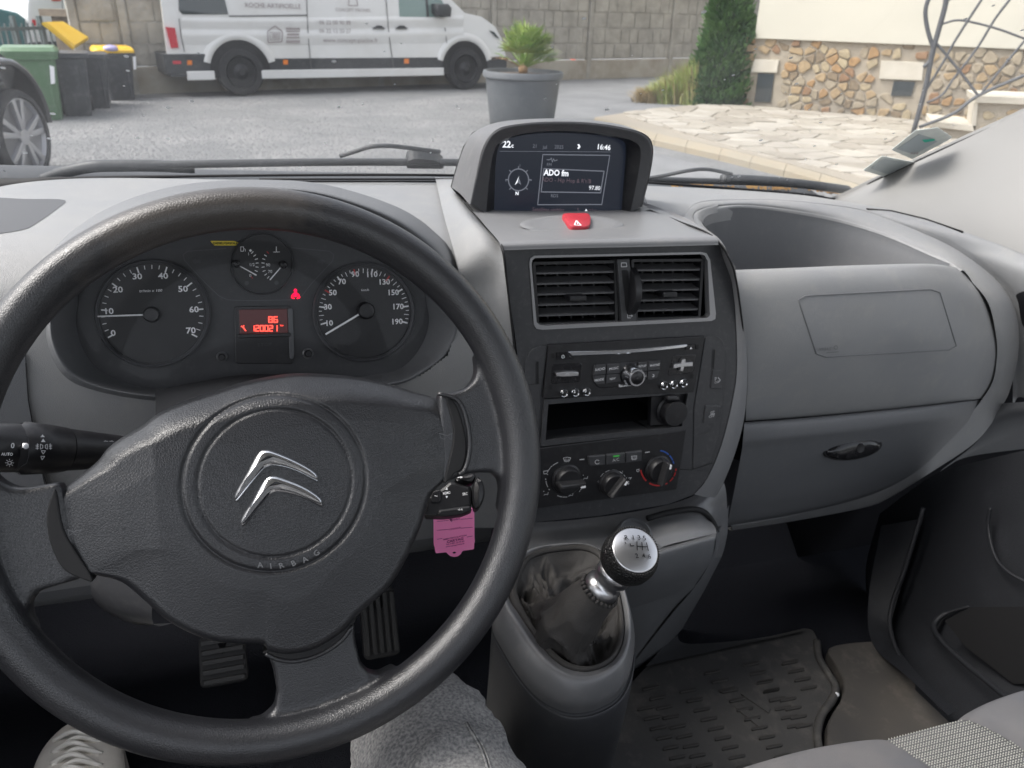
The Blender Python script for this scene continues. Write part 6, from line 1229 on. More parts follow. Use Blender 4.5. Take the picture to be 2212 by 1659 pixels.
# speed ticks through measured positions
sp_t = C(cE, (1432, 660), (1428, 630), (1412, 527), (1440, 425), (1515, 345), (1612, 300), (1720, 302), (1818, 345), (1888, 425), (1922, 524), (1915, 622), (1895, 668))
cx_, cy_ = 786, 674
an = [math.atan2(-(y - cy_), x - cx_) for x, y in sp_t]; an = [a if a > -1.2 else a + 2 * math.pi for a in an]
for i in range(1, len(an) - 1):
    a = an[i]; mbx = R_m if i in (3, 5, 7) else W_; stroke(mbx, CL, [(cx_ + 99 * .86 * math.cos(a), cy_ - 96 * .86 * math.sin(a)), (cx_ + 99 * .98 * math.cos(a), cy_ - 96 * .98 * math.sin(a))], 3.2, .0012)
    for k in (.25, .5, .75):
        if i < len(an) - 2: b = a + (an[i + 1] - a) * k; stroke(W_, CL, [(cx_ + 99 * (.88 if k == .5 else .92) * math.cos(b), cy_ - 96 * (.88 if k == .5 else .92) * math.sin(b)), (cx_ + 99 * .98 * math.cos(b), cy_ - 96 * .98 * math.sin(b))], 1.4, .0012)
# small dial
for s, x, y, h in (('1', 1001, 222, 6), ('1/2', 1020, 284, 6.5), ('0', 1011, 347, 6.5), ('90', 1114, 286, 6.5), ('70', 1126, 324, 6.5)): text(W_, CL, s, *cE(x, y), h, .0012)
for a in (48, 34, 20, 6, -8, -22, -36, -50):
    for (fx, sgn) in ((965, 1), (1170, -1)):
        x0, y0 = fx + sgn * 78 * math.cos(rad(a)), 284 - 88 * math.sin(rad(a)); x1, y1 = fx + sgn * 94 * math.cos(rad(a)), 284 - 104 * math.sin(rad(a)); stroke(R_m if (sgn < 0 and a == 48) or (sgn > 0 and a == -50) else W_, CL, C(cE, (x0, y0), (x1, y1)), 1.6, .0012)
stroke(W_, CL, C(cE, (955, 205), (955, 180), (972, 180), (972, 205)), 1.3, .0012, True); stroke(W_, CL, C(cE, (976, 190), (982, 195), (982, 206)), 1.1, .0012); stroke(W_, CL, C(cE, (1162, 178), (1162, 206)), 1.6, .0012); stroke(W_, CL, C(cE, (1145, 210), (1182, 210)), 1.3, .0012); flat(W_, CL, C(cE, (1003, 200), (1013, 192), (1021, 202), (1011, 210)), .0012)
W_.build('dial_markings', M['white'], clu); R_m.build('red_markings', M['red'], clu)
def needle(a, b, w0, w1, capr, nm='needle', hz=.006):
    A = np.array(a, float); B = np.array(b, float); d = (B - A) / np.linalg.norm(B - A); n = np.array([-d[1], d[0]])
    mb = MB(); q = pxs(CL, [tuple(A + n * w0), tuple(B + n * w1), tuple(B - n * w1), tuple(A - n * w0)], hz); mb.add(*prism(CL, q, hz - .001, hz, .0003)); nd = mb.build(nm, M['white'], clu, smooth=False)
    if capr: 
        c0 = CL.hit(*a, .001); r = np.linalg.norm(CL.hit(a[0] + capr, a[1], .001) - c0); mb = MB(); mb.add(*lathe(c0, CL.n, [(r, 0), (r * .96, .007), (r * .8, .009), (r * .55, .0085), (.001, .009)], 32)); mb.build('hub_cap', M['black'], nd, ang=40)
needle(cE(440, 573), cE(118, 584), 2.0, 1.6, 19); needle(cE(1680, 550), cE(1448, 688), 2.0, 2.0, 19); needle(cE(930, 280), cE(1048, 345), 1.1, 1.4, 9); needle(cE(1200, 285), cE(1125, 372), 1.1, 1.4, 9)
# telltale panel outline, arrows, lamps
D_ = MB()
for pts in (C(cE, (870, 190), (650, 205), (620, 225), (630, 260), (760, 400), (830, 465), (880, 488), (1000, 492), (1240, 488), (1310, 465), (1360, 400), (1490, 260), (1495, 225), (1470, 205), (1250, 185)),): stroke(D_, CL, pts, 1.4, .0007)
D_.build('telltale_outline', M['ringm'], clu); D_ = MB()
flat(D_, CL, C(cE, (670, 262), (695, 245), (695, 254), (722, 254), (722, 274), (695, 274), (695, 282)), .0008); flat(D_, CL, C(cE, (1450, 264), (1424, 248), (1424, 256), (1398, 256), (1398, 275), (1424, 275), (1424, 284)), .0008)
for x, y in ((800, 238), (800, 318), (1336, 245), (1336, 318)): stroke(D_, CL, C(cE, (x, y - 12), (x + 14, y - 8), (x + 14, y + 8), (x, y + 12)), 1, .0008, True); stroke(D_, CL, C(cE, (x - 16, y), (x - 4, y)), 1, .0008)
for x in (840, 1312): stroke(D_, CL, C(cE, (x - 18, 378), (x + 18, 378), (x + 18, 402), (x - 18, 402)), 1, .0008, True); stroke(D_, CL, C(cE, (x, 378), (x, 402)), 1, .0008)
text(D_, CL, 'STOP', *cE(1095, 748), 7, .0045, wide=1.3)
for x, y in ((990, 390), (1163, 388)): flat(D_, CL, [cE(x + 13 * math.cos(t), y + 13 * math.sin(t)) for t in np.linspace(0, 5.8, 12)], .0014)
D_.build('dim_telltales', M['dim'], clu)
lm = MB(); flat(lm, CL, [cE(1273 + 9 * math.cos(t), 433 + 9 * math.sin(t)) for t in np.linspace(0, 5.8, 10)], .0012); flat(lm, CL, C(cE, (1266, 444), (1281, 444), (1285, 466), (1278, 470), (1268, 470), (1261, 466)), .0012); stroke(lm, CL, C(cE, (1266, 480), (1250, 474), (1256, 458), (1264, 452)), 2.0, .0012); stroke(lm, CL, C(cE, (1282, 480), (1298, 474), (1292, 458), (1284, 452)), 2.0, .0012); lm.build('seat_belt_lamp', M['lamp'], clu)
# red digital display
cpl(C(cE, (918, 525), (1250, 522), (1258, 860), (925, 858)), 0, .002, M['black'], 'display_surround', r=.003)
cpl(C(cE, (1228, 535), (1256, 535), (1266, 800), (1262, 830), (1240, 832)), 0, .0035, M['ringm'], 'display_side_rib', r=.002)
M['lcdbg'] = mat('display_dark_red', (.02, .004, .004), .3, emit=((1, .05, .04), .012)); cpl(C(cE, (945, 545), (1225, 540), (1230, 680), (950, 684)), .001, .0026, M['lcdbg'], 'digital_display')
cpl(C(cE, (935, 686), (1248, 678), (1250, 700), (938, 712)), .001, .006, M['black'], 'display_ledge', ins=.001, r=.002)
SEG = {'0': 'abcdef', '1': 'bc', '2': 'abged', '5': 'afgcd', '6': 'afgcde', '8': 'abcdefg'}
lc = MB()
def seg7(ch, x, y, w, h):
    P = {'a': ((x, y), (x + w, y)), 'b': ((x + w, y), (x + w, y + h / 2)), 'c': ((x + w, y + h / 2), (x + w, y + h)), 'd': ((x, y + h), (x + w, y + h)), 'e': ((x, y + h / 2), (x, y + h)), 'f': ((x, y), (x, y + h / 2)), 'g': ((x, y + h / 2), (x + w, y + h / 2))}
    for s in SEG[ch]: a, b = P[s]; stroke(lc, CL, C(cE, a, b), 2.3, .003)
x = 1016
for ch in '120021': seg7(ch, x + (0), 637, 18, 32); x += 26.5
seg7('8', 1118, 586, 20, 32); seg7('6', 1148, 586, 20, 32); text(lc, CL, 'km', *cE(1194, 636), 4, .003); stroke(lc, CL, C(cE, (1140, 618), (1144, 618)), 1.5, .003)
stroke(lc, CL, C(cE, (985, 668), (968, 645)), 2.4, .003); stroke(lc, CL, C(cE, (958, 640), (968, 648), (974, 636)), 2.0, .003); lc.build('lit_digits', M['lcdred'], clu)
for x, y in ((846, 818), (1345, 798)):
    b0 = CL.hit(*cE(x, y), 0); r = np.linalg.norm(CL.hit(*cE(x + 28, y), 0) - b0); mb = MB(); mb.add(*lathe(b0, CL.n, [(r * 1.15, 0), (r * 1.1, .002), (r * .85, .003), (r * .8, .001)], 28)); bt = mb.build('reset_button', M['satin2'] if 'satin2' in M else M['silver'], clu, ang=40); mb = MB(); mb.add(*lathe(b0, CL.n, [(r * .75, 0), (r * .72, .008), (r * .6, .009), (.001, .009)], 24)); mb.build('button_stem', M['black'], bt, ang=40)
st_ = thing('fuel_label', CL.hit(*cE(860, 160)), 'small yellow fuel label stuck above the rev counter', 'label')
mb = MB(); mb.add(*prism(CL, rounded(pxs(CL, C(cE, (778, 145), (920, 146), (948, 158), (946, 172), (800, 172)), .0018), .001, 2), .0008, .0018)); mb.build('card', M['yellow'], st_, smooth=False)
mb = MB(); text(mb, CL, 'DIESEL/GASOLE', *cE(865, 160), 4.6, .0024, bold=.025, wide=1.12); mb.build('lettering', M['void'], st_)
# clear cover over the instruments, tilted back
cvp = Plane(PY(560, 820, .735), nrm(-YV * math.cos(rad(-2)) + ZV * math.sin(rad(-2))), XV)
cov = [CL.at(*CL.uv(x, y, .012), .012) for x, y, _ in L_in]; mb = MB(); mb.add(cov, [list(range(len(cov)))]); mb.build('clear_cover', M['clear'], clu, smooth=False)

# ---------------------------------------------------------------- stalks and key tag
def stalk_tube(t, path_px, radii, m, nm, seg=36, flatz=1.0): mb = MB(); mb.add(*tube([PY(*p) for p in path_px], radii, seg)); return mb.build(nm, m, t, ang=40)
st1 = thing('light_stalk', PY(250, 960, .60), 'black headlamp stalk with white symbols left of the wheel hub', 'stalk')
D0 = .545
def rr(y0, y1, Y): return np.linalg.norm(PY(100, y0, Y) - PY(100, y1, Y)) / 2
stalk_tube(st1, [(400, 990, .60), (250, 975, .575), (140, 971, .555)], [rr(945, 1005, .58) * .8, rr(945, 1008, .57), rr(932, 1012, .555)], M['black'], 'arm')
stalk_tube(st1, [(142, 971, .555), (138, 971, .555), (100, 970, .548), (50, 968, .54), (46, 968, .54)], [rr(934, 1013, .555), rr(932, 1015, .555), rr(926, 1018, .55), rr(920, 1018, .54), rr(924, 1014, .54)], M['black'], 'collar')
stalk_tube(st1, [(46, 968, .54), (-10, 967, .532), (-60, 966, .525), (-90, 965, .52)], [rr(925, 1014, .54), rr(924, 1014, .53), rr(926, 1012, .525), rr(940, 1000, .52)], M['black'], 'end_grip')
SPl = Plane(PY(60, 968, .545) - YV * (rr(925, 1014, .54) + .0005), -YV + .3 * XV * 0, XV)
ax1 = nrm(PY(140, 971, .555) - PY(0, 967, .533)); cd1 = nrm(CAM - PY(75, 968, .545)); cd1 = nrm(cd1 - cd1 @ ax1 * ax1); S1 = Plane(PY(75, 968, .545) + cd1 * rr(920, 1018, .545) * 1.06, cd1, ax1)
mb = MB(); text(mb, S1, '0', *cS(138, 430), 11, 0, bold=.015); text(mb, S1, 'AUTO', *cS(78, 522), 6, 0, bold=.02)
flat(mb, S1, C(cS, (440, 334), (490, 334), (462, 305)), 0); flat(mb, S1, C(cS, (446, 388), (496, 388), (470, 352)), 0); stroke(mb, S1, C(cS, (450, 482), (494, 484), (470, 520)), 1.2, 0, True); stroke(mb, S1, C(cS, (444, 545), (486, 545), (458, 582)), 1.2, 0, True)
for (x, f) in ((440, -1), (515, 1)):
    stroke(mb, S1, C(cS, (x, 412), (x + 20 * -f * -1 * -1, 420), (x + 24 * -f, 438), (x + 18 * -f, 460), (x, 466)) if 0 else C(cS, (x, 412), (x + (26 if f < 0 else -22), 425), (x + (26 if f < 0 else -22), 452), (x, 466)), 1.3, 0, True)
    for dy in (420, 438, 455): stroke(mb, S1, C(cS, (x + f * 18, dy), (x + f * 50, dy + 4)), 1.2, 0)
    stroke(mb, S1, C(cS, (x + f * 32, 405), (x + f * 34, 470)), 1.2, 0)
stroke(mb, S1, C(cS, (1132, 384), (1150, 372), (1150, 380), (1178, 380)), 1.1, -.003); stroke(mb, S1, C(cS, (1236, 386), (1216, 374), (1216, 380), (1192, 380)), 1.1, -.003)
stroke(mb, S1, [cS(104 + 20 * math.cos(t), 615 + 18 * math.sin(t)) for t in np.linspace(0, 6.28, 12)], 1.1, 0)
for a in range(0, 360, 45): stroke(mb, S1, [cS(104 + 30 * math.cos(rad(a)), 615 + 28 * math.sin(rad(a))), cS(104 + 48 * math.cos(rad(a)), 615 + 42 * math.sin(rad(a)))], 1, 0)
mb.build('printed_symbols', M['stprint'] if 'stprint' in M else M['white'], st1)
mb = MB(); dd = S1.hit(*cS(274, 435), -.001); mb.add(*lathe(dd, S1.n, [(.0022, -.002), (.0022, .0008), (.0016, .0014), (.0001, .0014)], 20)); mb.build('marker_dot', M['white'], st1)
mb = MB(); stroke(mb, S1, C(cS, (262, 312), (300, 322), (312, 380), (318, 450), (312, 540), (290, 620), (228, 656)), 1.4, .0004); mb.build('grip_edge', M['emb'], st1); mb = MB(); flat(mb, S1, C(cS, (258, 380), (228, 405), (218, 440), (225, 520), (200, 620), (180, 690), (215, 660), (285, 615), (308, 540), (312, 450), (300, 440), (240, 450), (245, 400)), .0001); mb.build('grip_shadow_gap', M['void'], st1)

st2 = thing('audio_stalk', PY(980, 1065, .57), 'black audio control stalk with MEMO and SRC keys behind the right spoke', 'stalk')
S2 = Plane(PY(975, 1070, .53), nrm(nrm(CAM - PY(975, 1070, .53)) + .15 * ZV), XV)
def s2(pts, h0, h1, m, nm, ins=.002, r=.002): q = rounded(pxs(S2, pts, h1), r, 3); mb = MB(); mb.add(*prism(S2, q, h0, h1, ins)); return mb.build(nm, m, st2, smooth=False)
s2(C(cT, (300, 560), (520, 440), (640, 340), (930, 420), (960, 500), (950, 700), (700, 840), (520, 860), (250, 850)), -.03, .004, M['black'], 'key_block', .003)
s2(C(cT, (690, 310), (975, 225), (1020, 265), (960, 370), (800, 340)), -.02, .007, M['black'], 'upper_key', .003)
s2(C(cT, (470, 760), (930, 695), (960, 770), (800, 835), (560, 862), (440, 850)), -.02, .0062, M['black'], 'lower_key', .002)
s2(C(cT, (1020, 275), (1060, 280), (1110, 340), (1140, 440), (1145, 540), (1110, 660), (1050, 740), (990, 760), (965, 640), (955, 480), (975, 360)), -.02, .010, M['black'], 'end_cap', .005, .004)
s2(C(cT, (350, 660), (370, 500), (500, 460), (500, 620), (460, 655)), -.01, .0055, M['black'], 'inner_key', .001)
mb = MB(); text(mb, S2, 'MEMO', *cT(585, 522), 5.6, .0045, 0, wide=.72, bold=.02); text(mb, S2, 'SRC', *cT(852, 536), 5.6, .0045, 0, wide=.78, bold=.02); flat(mb, S2, C(cT, (568, 475), (604, 477), (588, 438)), .0045)
flat(mb, S2, C(cT, (568, 562), (604, 564), (586, 600)), .0045); stroke(mb, S2, C(cT, (745, 295), (790, 290)), 2.2, .0075); flat(mb, S2, C(cT, (782, 312), (820, 292), (785, 272)), .0075); stroke(mb, S2, C(cT, (410, 562), (448, 566)), 1.2, .006); mb.build('printed_symbols', M['white'], st2)
mb = MB(); flat(mb, S2, C(cT, (742, 766), (778, 745), (778, 778)), .0068); flat(mb, S2, C(cT, (780, 764), (808, 740), (820, 775)), .0068); mb.build('faint_symbols', M['grey'], st2)
kt_ = thing('key_tag', PY(980, 1110, .60), 'pink card key tag hanging below the audio stalk', 'key tag')
KT = Plane(PY(980, 1150, .60), nrm(-YV + .12 * ZV), XV)
kq = rounded(pxs(KT, C(cT, (396, 840), (985, 740), (988, 1180), (994, 1215), (985, 1250), (980, 1335), (812, 1358), (790, 1405), (740, 1440), (690, 1446), (640, 1435), (600, 1405), (580, 1378), (425, 1394), (408, 1300), (398, 1270))), .0012, 2)
kh = pxs(KT, [cT(696 + 27 * math.cos(t), 1387 + 17 * math.sin(t)) for t in np.linspace(0, 2 * math.pi, 16, endpoint=False)])
plate(KT, kq, [kh], -.0006, .0004).build('card', M['pink'], kt_, smooth=False)
mb = MB()
for y, y2, s in ((932, 888, 'MODELE'), (1062, 1018, 'COULEUR'), (1192, 1146, 'IMMATRICULATION')):
    gap = 90 if len(s) < 10 else 180
    stroke(mb, KT, C(cT, (448, y), (700 - gap, y - 12)), 1.0, .0008); stroke(mb, KT, C(cT, (700 + gap, y2 + 14), (960, y2)), 1.0, .0008); text(mb, KT, s, *cT(705, (y + y2) / 2 - 2), 3.4, .0008, 3, bold=.01, wide=1.05)
text(mb, KT, 'CARTAG', *cT(708, 1208), 5, .0008, 4, bold=.03, wide=1.15); text(mb, KT, 'Tel: 0 801 23 00 60', *cT(708, 1245), 3.2, .0008, 3, bold=.01); text(mb, KT, 'www.cartag-online.fr', *cT(708, 1278), 3.0, .0008, 3, bold=.01); mb.build('lettering', M['pinkink'], kt_)
mb = MB(); mb.add(*tube([PY(950, 1075, .60), PY(965, 1100, .602), PY(975, 1125, .603)], .002, 8)); mb.build('key_ring', M['chrome'], kt_)

# ---------------------------------------------------------------- gear console and lever
gco = thing('gear_console', V(.30, .52, -.85), 'grey gear lever console below the heater panel', 'console')
GZ = -.53
GPl = Plane(PZ(1250, 1380, GZ), nrm(ZV - .18 * YV), XV)
ring_o = C(cGe, (560, 330), (470, 420), (380, 620), (345, 830), (430, 1010), (550, 1200), (700, 1370), (850, 1462), (1000, 1500), (1180, 1470), (1350, 1370), (1440, 1200), (1466, 1000), (1450, 850), (1400, 680), (1320, 480), (1180, 320), (1000, 270), (760, 290))
ring_g = C(cGe, (590, 380), (520, 450), (440, 620), (425, 740), (500, 860), (600, 1010), (750, 1200), (900, 1310), (1080, 1336), (1250, 1270), (1340, 1150), (1372, 1000), (1358, 820), (1320, 660), (1260, 480), (1160, 350), (1000, 305), (780, 325), (680, 340))
ring_i = C(cGe, (610, 400), (560, 460), (500, 600), (500, 700), (570, 850), (650, 990), (790, 1160), (920, 1260), (1080, 1290), (1220, 1225), (1300, 1120), (1325, 1000), (1320, 830), (1290, 670), (1230, 500), (1140, 370), (1000, 325), (780, 345), (690, 365))
n_ = 60
RO_ = cr([GPl.uv(*p) for p in ring_o], n_, True); RG_ = cr([GPl.uv(*p) for p in ring_g], n_, True); RI_ = cr([GPl.uv(*p) for p in ring_i], n_, True)
at = lambda q, h: [GPl.at(a, b, h) for a, b in q]
cc0 = RO_.mean(0)
grow = lambda q, k: [cc0 + (p - cc0) * k for p in q]
dwn = [GPl.at(a, b, 0) - ZV * .06 for a, b in grow(RO_, 1.06)]; dw2 = [GPl.at(a, b, 0) * 1 - ZV * .33 - YV * .0 for a, b in grow(RO_, .98)]
L_ = [[p + np.array([0, 0, 0]) for p in dw2], dwn, at(grow(RO_, 1.02), -.014), at(RO_ * .5 + RG_ * .5, .002), at(RG_, -.0005)]
vs, fs = patch([list(map(np.array, l)) for l in (L_[0], L_[1], at(grow(RO_, 1.045), -.028))], 120, 30, closed=True); mesh('pedestal', vs, fs, M['lowerc'], gco)
vs, fs = patch([list(map(np.array, l)) for l in (at(grow(RO_, 1.045), -.028), L_[2], L_[3], L_[4])], 120, 30, closed=True); mesh('bezel', vs, fs, M['silver'], gco)
vs, fs = loft([at(RG_, -.0005), at(grow(RG_, .985), -.006), at(grow(RG_, .985), -.001), at(RG_ * .45 + RI_ * .55, .0035), at(RI_, -.003)], True); mesh('gaiter_frame', vs, fs, M['leather'], gco)
# upper console: sloping shelf with the tray
up_rows = [[PY(1130, 1130, .715), PY(1250, 1122, .715), PY(1400, 1100, .715), PY(1500, 1070, .715), PY(1555, 1020, .72)], [PY(1100, 1150, .70), PY(1250, 1140, .70), PY(1390, 1118, .70), PY(1500, 1092, .70), PY(1568, 1060, .71)], [PY(1090, 1180, .67), PY(1250, 1165, .67), PY(1380, 1140, .68), PY(1520, 1110, .69), PY(1572, 1130, .70)], [PY(1095, 1230, .63), PY(1250, 1210, .63), PY(1385, 1200, .62), PY(1470, 1180, .65), PY(1570, 1160, .69)], [PY(1110, 1300, .58), PY(1250, 1290, .585), PY(1380, 1240, .61), PY(1450, 1230, .64), PY(1560, 1200, .685)]]
surf('upper_shell', up_rows, M['silver'], gco, 50, 30)
TP = Plane(PY(1470, 1140, .66), nrm(ZV - .25 * YV), XV)
surf('tray_floor', [Pn([(1395, 1128, .688), (1440, 1116, .688), (1500, 1108, .688), (1535, 1125, .683)]), Pn([(1392, 1165, .652), (1440, 1150, .652), (1500, 1140, .652), (1545, 1140, .66)]), Pn([(1392, 1195, .635), (1440, 1178, .637), (1500, 1163, .640), (1548, 1152, .65)])], M['shelf'], gco, 20, 14)
mb = MB(); mb.add(*tube(cr(Pn([(1398, 1120, .686), (1440, 1108, .686), (1490, 1100, .686), (1520, 1106, .684), (1540, 1128, .68), (1548, 1150, .672)]), 30), .004, 8)); mb.build('tray_wall', M['void'], gco)
surf('tray_front', [Pn([(1350, 1204, .640), (1395, 1197, .632), (1440, 1182, .634), (1500, 1166, .637), (1547, 1152, .643)]), Pn([(1350, 1214, .628), (1396, 1208, .622), (1440, 1194, .624), (1500, 1178, .628), (1545, 1166, .634)]), Pn([(1350, 1260, .63), (1396, 1250, .625), (1440, 1240, .627), (1500, 1225, .632), (1535, 1212, .637)]), Pn([(1350, 1318, .65), (1390, 1306, .65), (1440, 1290, .652), (1478, 1276, .655), (1500, 1266, .66)])], M['traym'] if 'traym' in M else M['dashlow'], gco, 40, 24)
surf('side_shell', [Pn([(1548, 1150, .66), (1560, 1130, .70), (1575, 1090, .74)]), Pn([(1540, 1200, .66), (1556, 1190, .70), (1566, 1180, .74)]), Pn([(1505, 1262, .67), (1525, 1255, .70), (1540, 1240, .74)]), Pn([(1440, 1340, .68), (1470, 1340, .72), (1490, 1330, .76)]), Pn([(1330, 1480, .70), (1380, 1480, .74), (1400, 1480, .78)])], M['dashlow'], gco, 16, 30)
surf('lower_shell', [Pn([(1360, 1305, .66), (1420, 1292, .66), (1505, 1262, .67)]), Pn([(1345, 1380, .67), (1400, 1360, .67), (1450, 1330, .69)]), Pn([(1300, 1480, .68), (1340, 1460, .69), (1380, 1420, .71)])], M['dashlow'], gco, 20, 20)
mb = MB(); mb.add(*lathe(PY(1372, 1150, .66), nrm(ZV - .4 * YV), [(.022, -.01), (.022, .0), (.019, .002), (.018, -.004)], 30)); mb.build('round_recess', M['dashlow'], gco, ang=40)

gl_ = thing('gear_lever', GPl.at(*RI_.mean(0), 0), 'gear lever with black ball knob, silver shift pattern cap and leather gaiter', 'gear lever')
kc_ = PY(1358, 1204, .47); base_ = PZ(1195, 1385, -.535); axv = nrm(kc_ - base_); Ln_ = np.linalg.norm(kc_ - base_)
kr = .0255
def pt_on(px, py):                               # point of the lever axis nearest to a ray
    d = nrm(ray(px, py)); w0 = base_ - CAM; a_, b_, c_, dd, e_ = 1, axv @ d, 1, axv @ w0, d @ w0; s = (b_ * e_ - c_ * dd) / (a_ * c_ - b_ * b_); return s
s_col = pt_on(*cGe(1160, 660)); s_r1 = pt_on(*cGe(1200, 620)); s_r2 = pt_on(*cGe(1260, 560)); 
# gaiter: folded sheet from the frame up to the sleeve
rg = np.random.RandomState(3); NT = 160; NV = 46
sleeve_top = s_col; th_ = np.linspace(0, 2 * math.pi, NT, endpoint=False)
a1 = nrm(np.cross(axv, GPl.v)); b1_ = np.cross(axv, a1); 
RIc = cr(RI_, NT, True); cR_ = RIc.mean(0)
# align the sleeve angles with the frame outline
an_ = [math.atan2(p[1] - cR_[1], p[0] - cR_[0]) for p in RIc]
gv_ = []
for i in range(NV):
    t = i / (NV - 1)
    for j in range(NT):
        q = RIc[j]; bot = GPl.at(q[0], q[1], -.004)
        dirw = nrm(GPl.u * math.cos(an_[j]) + GPl.v * math.sin(an_[j])); dirw = nrm(dirw - dirw @ axv * axv)
        if t < .62:
            k = t / .62; r_s = .0215; foot = base_ + axv * Ln_ * .18 + dirw * (r_s + .006); p = bot * (1 - k) + foot * k
            sag = -.020 * math.sin(math.pi * min(1, k * 1.05)) ; fold = (.009 * (1 - 2 * abs(math.sin(2.5 * an_[j] + 1.1 + 1.3 * k)) ** .7) + .003 * math.sin(9 * an_[j] + 7 * k + .6)) * math.sin(math.pi * k)
            p = p + GPl.n * (sag * (1 - .5 * k) + fold)
            q_ = Vector((math.cos(an_[j]) * 1.5, math.sin(an_[j]) * 1.5, k * 1.4)); rd = (1 - 2 * abs(mnoise.noise(q_ * 1.3))) ** 3; rd2 = (1 - 2 * abs(mnoise.noise(q_ * 2.9 + Vector((3, 1, 7))))) ** 3
            p = p + (dirw * .006 * math.sin(5 * an_[j] + 4 * k) + GPl.n * (.014 * (rd - .45) + .006 * (rd2 - .45))) * math.sin(math.pi * k) ** .8
        else:
            k = (t - .62) / .38; s = Ln_ * .18 + (sleeve_top - Ln_ * .18) * k; r_s = (.0270 * (1 - k) + .0182 * k) * (1 + .06 * math.sin(3 * an_[j] + 3 * k) * (1 - k) + .03 * math.sin(k * 9 + an_[j])) + .0022 * (1 - 2 * abs(mnoise.noise(Vector((math.cos(an_[j]) * 1.8, math.sin(an_[j]) * 1.8, k * 2.5))))) ** 2 * (1 - k)
            p = base_ + axv * s + dirw * r_s
        gv_.append(p)
mesh('gaiter', gv_, grid_faces(NV, NT, cu=True), M['leather'], gl_)
mb = MB()
for j in range(26):
    t = 2 * math.pi * j / 26; mb.add(*lathe(base_ + axv * (sleeve_top - .001) + (a1 * math.cos(t) + b1_ * math.sin(t)) * .0182, axv, [(.0001, -.003), (.0019, -.0015), (.0019, .0015), (.0001, .003)], 6))
tag(mb.build('stitching', M['leather'], gl_), kind='stuff')
mb = MB(); s0 = sleeve_top; mb.add(*lathe(base_ + axv * (s0 - .002), axv, [(.0165, 0), (.0168, .003), (.0168, .009), (.0150, .011), (.0135, .014), (.0145, .018), (.0165, .0205), (.017, .026), (.0155, .029), (.0145, Ln_ - s0 - .018)], 40)); mb.build('collar_rings', M['satin'], gl_, ang=50)
capn = nrm(nrm(CAM - kc_) * .85 + axv * .75)
kp = [(.0001, -1.0), (.35, -.94), (.62, -.78), (.85, -.52), (.98, -.15), (1.0, .1), (.97, .35), (.88, .58), (.80, .68)]
mb = MB(); mb.add(*lathe(kc_, capn, [(kr * a, kr * b) for a, b in kp], 48)); kb = mb.build('knob', M['knob'], gl_)
mb = MB(); mb.add(*lathe(kc_, capn, [(kr * .82, kr * .64), (kr * .80, kr * .70), (kr * .76, kr * .715), (kr * .5, kr * .80), (kr * .2, kr * .83), (.0001, kr * .835)], 48)); mb.build('silver_cap', M['satin'], kb)
mb = MB()
for j in range(60): t = 2 * math.pi * j / 60; kp_a = nrm(np.cross(capn, XV)); kp_b = np.cross(capn, kp_a); c = kc_ + capn * kr * .66 + (kp_a * math.cos(t) + kp_b * math.sin(t)) * kr * .86; mb.add(*lathe(c, capn, [(.0001, -.0008), (.0009, 0), (.0001, .0008)], 5))
tag(mb.build('knob_stitching', M['leather'], gl_), kind='stuff')
KP = Plane(kc_ + capn * kr * .84, capn, XV)
mb = MB()
for s, x, y in (('R', 1382, 243), ('1', 1440, 243), ('3', 1487, 243), ('5', 1530, 248), ('2', 1468, 392), ('4', 1525, 392), ('6', 1571, 398)): text(mb, KP, s, *cGe(x, y), 9.5, .0004, -3, bold=.015)
for pts in (((1412, 290), (1418, 310), (1445, 308)), ((1468, 275), (1472, 345)), ((1508, 280), (1515, 345)), ((1545, 282), (1562, 350)), ((1470, 312), (1556, 318)), ((1372, 280), (1378, 292))): stroke(mb, KP, C(cGe, *pts), 1.8, .0004)
mb.build('shift_pattern', M['void'], kb)

# ---------------------------------------------------------------- floor, firewall, mats, door, pedals
FZ = -.85
tag(mesh('cabin_floor', *patch([[V(X_, Y_, FZ - .012) for X_ in (-.8, 0, .6, 1.3)] for Y_ in (-.6, .2, .8, 1.15)], 8, 8), M['carpet'], loc=V(0, .5, FZ)), 'dark carpet of the cabin floor', kind='structure')
fw = tag(mesh('firewall', *patch([[V(X_, Y_, Z_) for X_ in (-.8, 0, .6, 1.3)] for Y_, Z_ in ((.86, -.87), (1.0, -.80), (1.08, -.6), (1.1, -.28))], 8, 12), M['carpet'], loc=V(0, 1, FZ)), 'dark carpeted bulkhead behind the pedals', kind='structure')
surfs = thing('cabin_side', V(1.1, .6, FZ), 'dark left and right cabin walls beneath the windows', None, kind='structure')
def cs(nm, rows, m=M['carpet']): vs, fs = patch(rows, 14, 14); return mesh(nm, vs, fs, m, surfs)
cs('left_wall', [[V(-.62, Y_, FZ - .02) for Y_ in (-.6, .4, 1.2)], [V(-.66, Y_, -.3) for Y_ in (-.6, .4, 1.2)]])
door = thing('door_panel', V(1.05, .4, -.6), 'black plastic door trim with a map pocket on the passenger side', 'door panel')
def dpn(nm, rows, m=None, nu=24, nv=24): vs, fs = patch(rows, nu, nv); return mesh(nm, vs, fs, m or M['doorm'], door)
M['doorm'] = mat('door_plastic', (.008, .009, .012), .6, bump=('leather', 600, .4, .0004), dust=(20, (.025, .027, .032), .4))
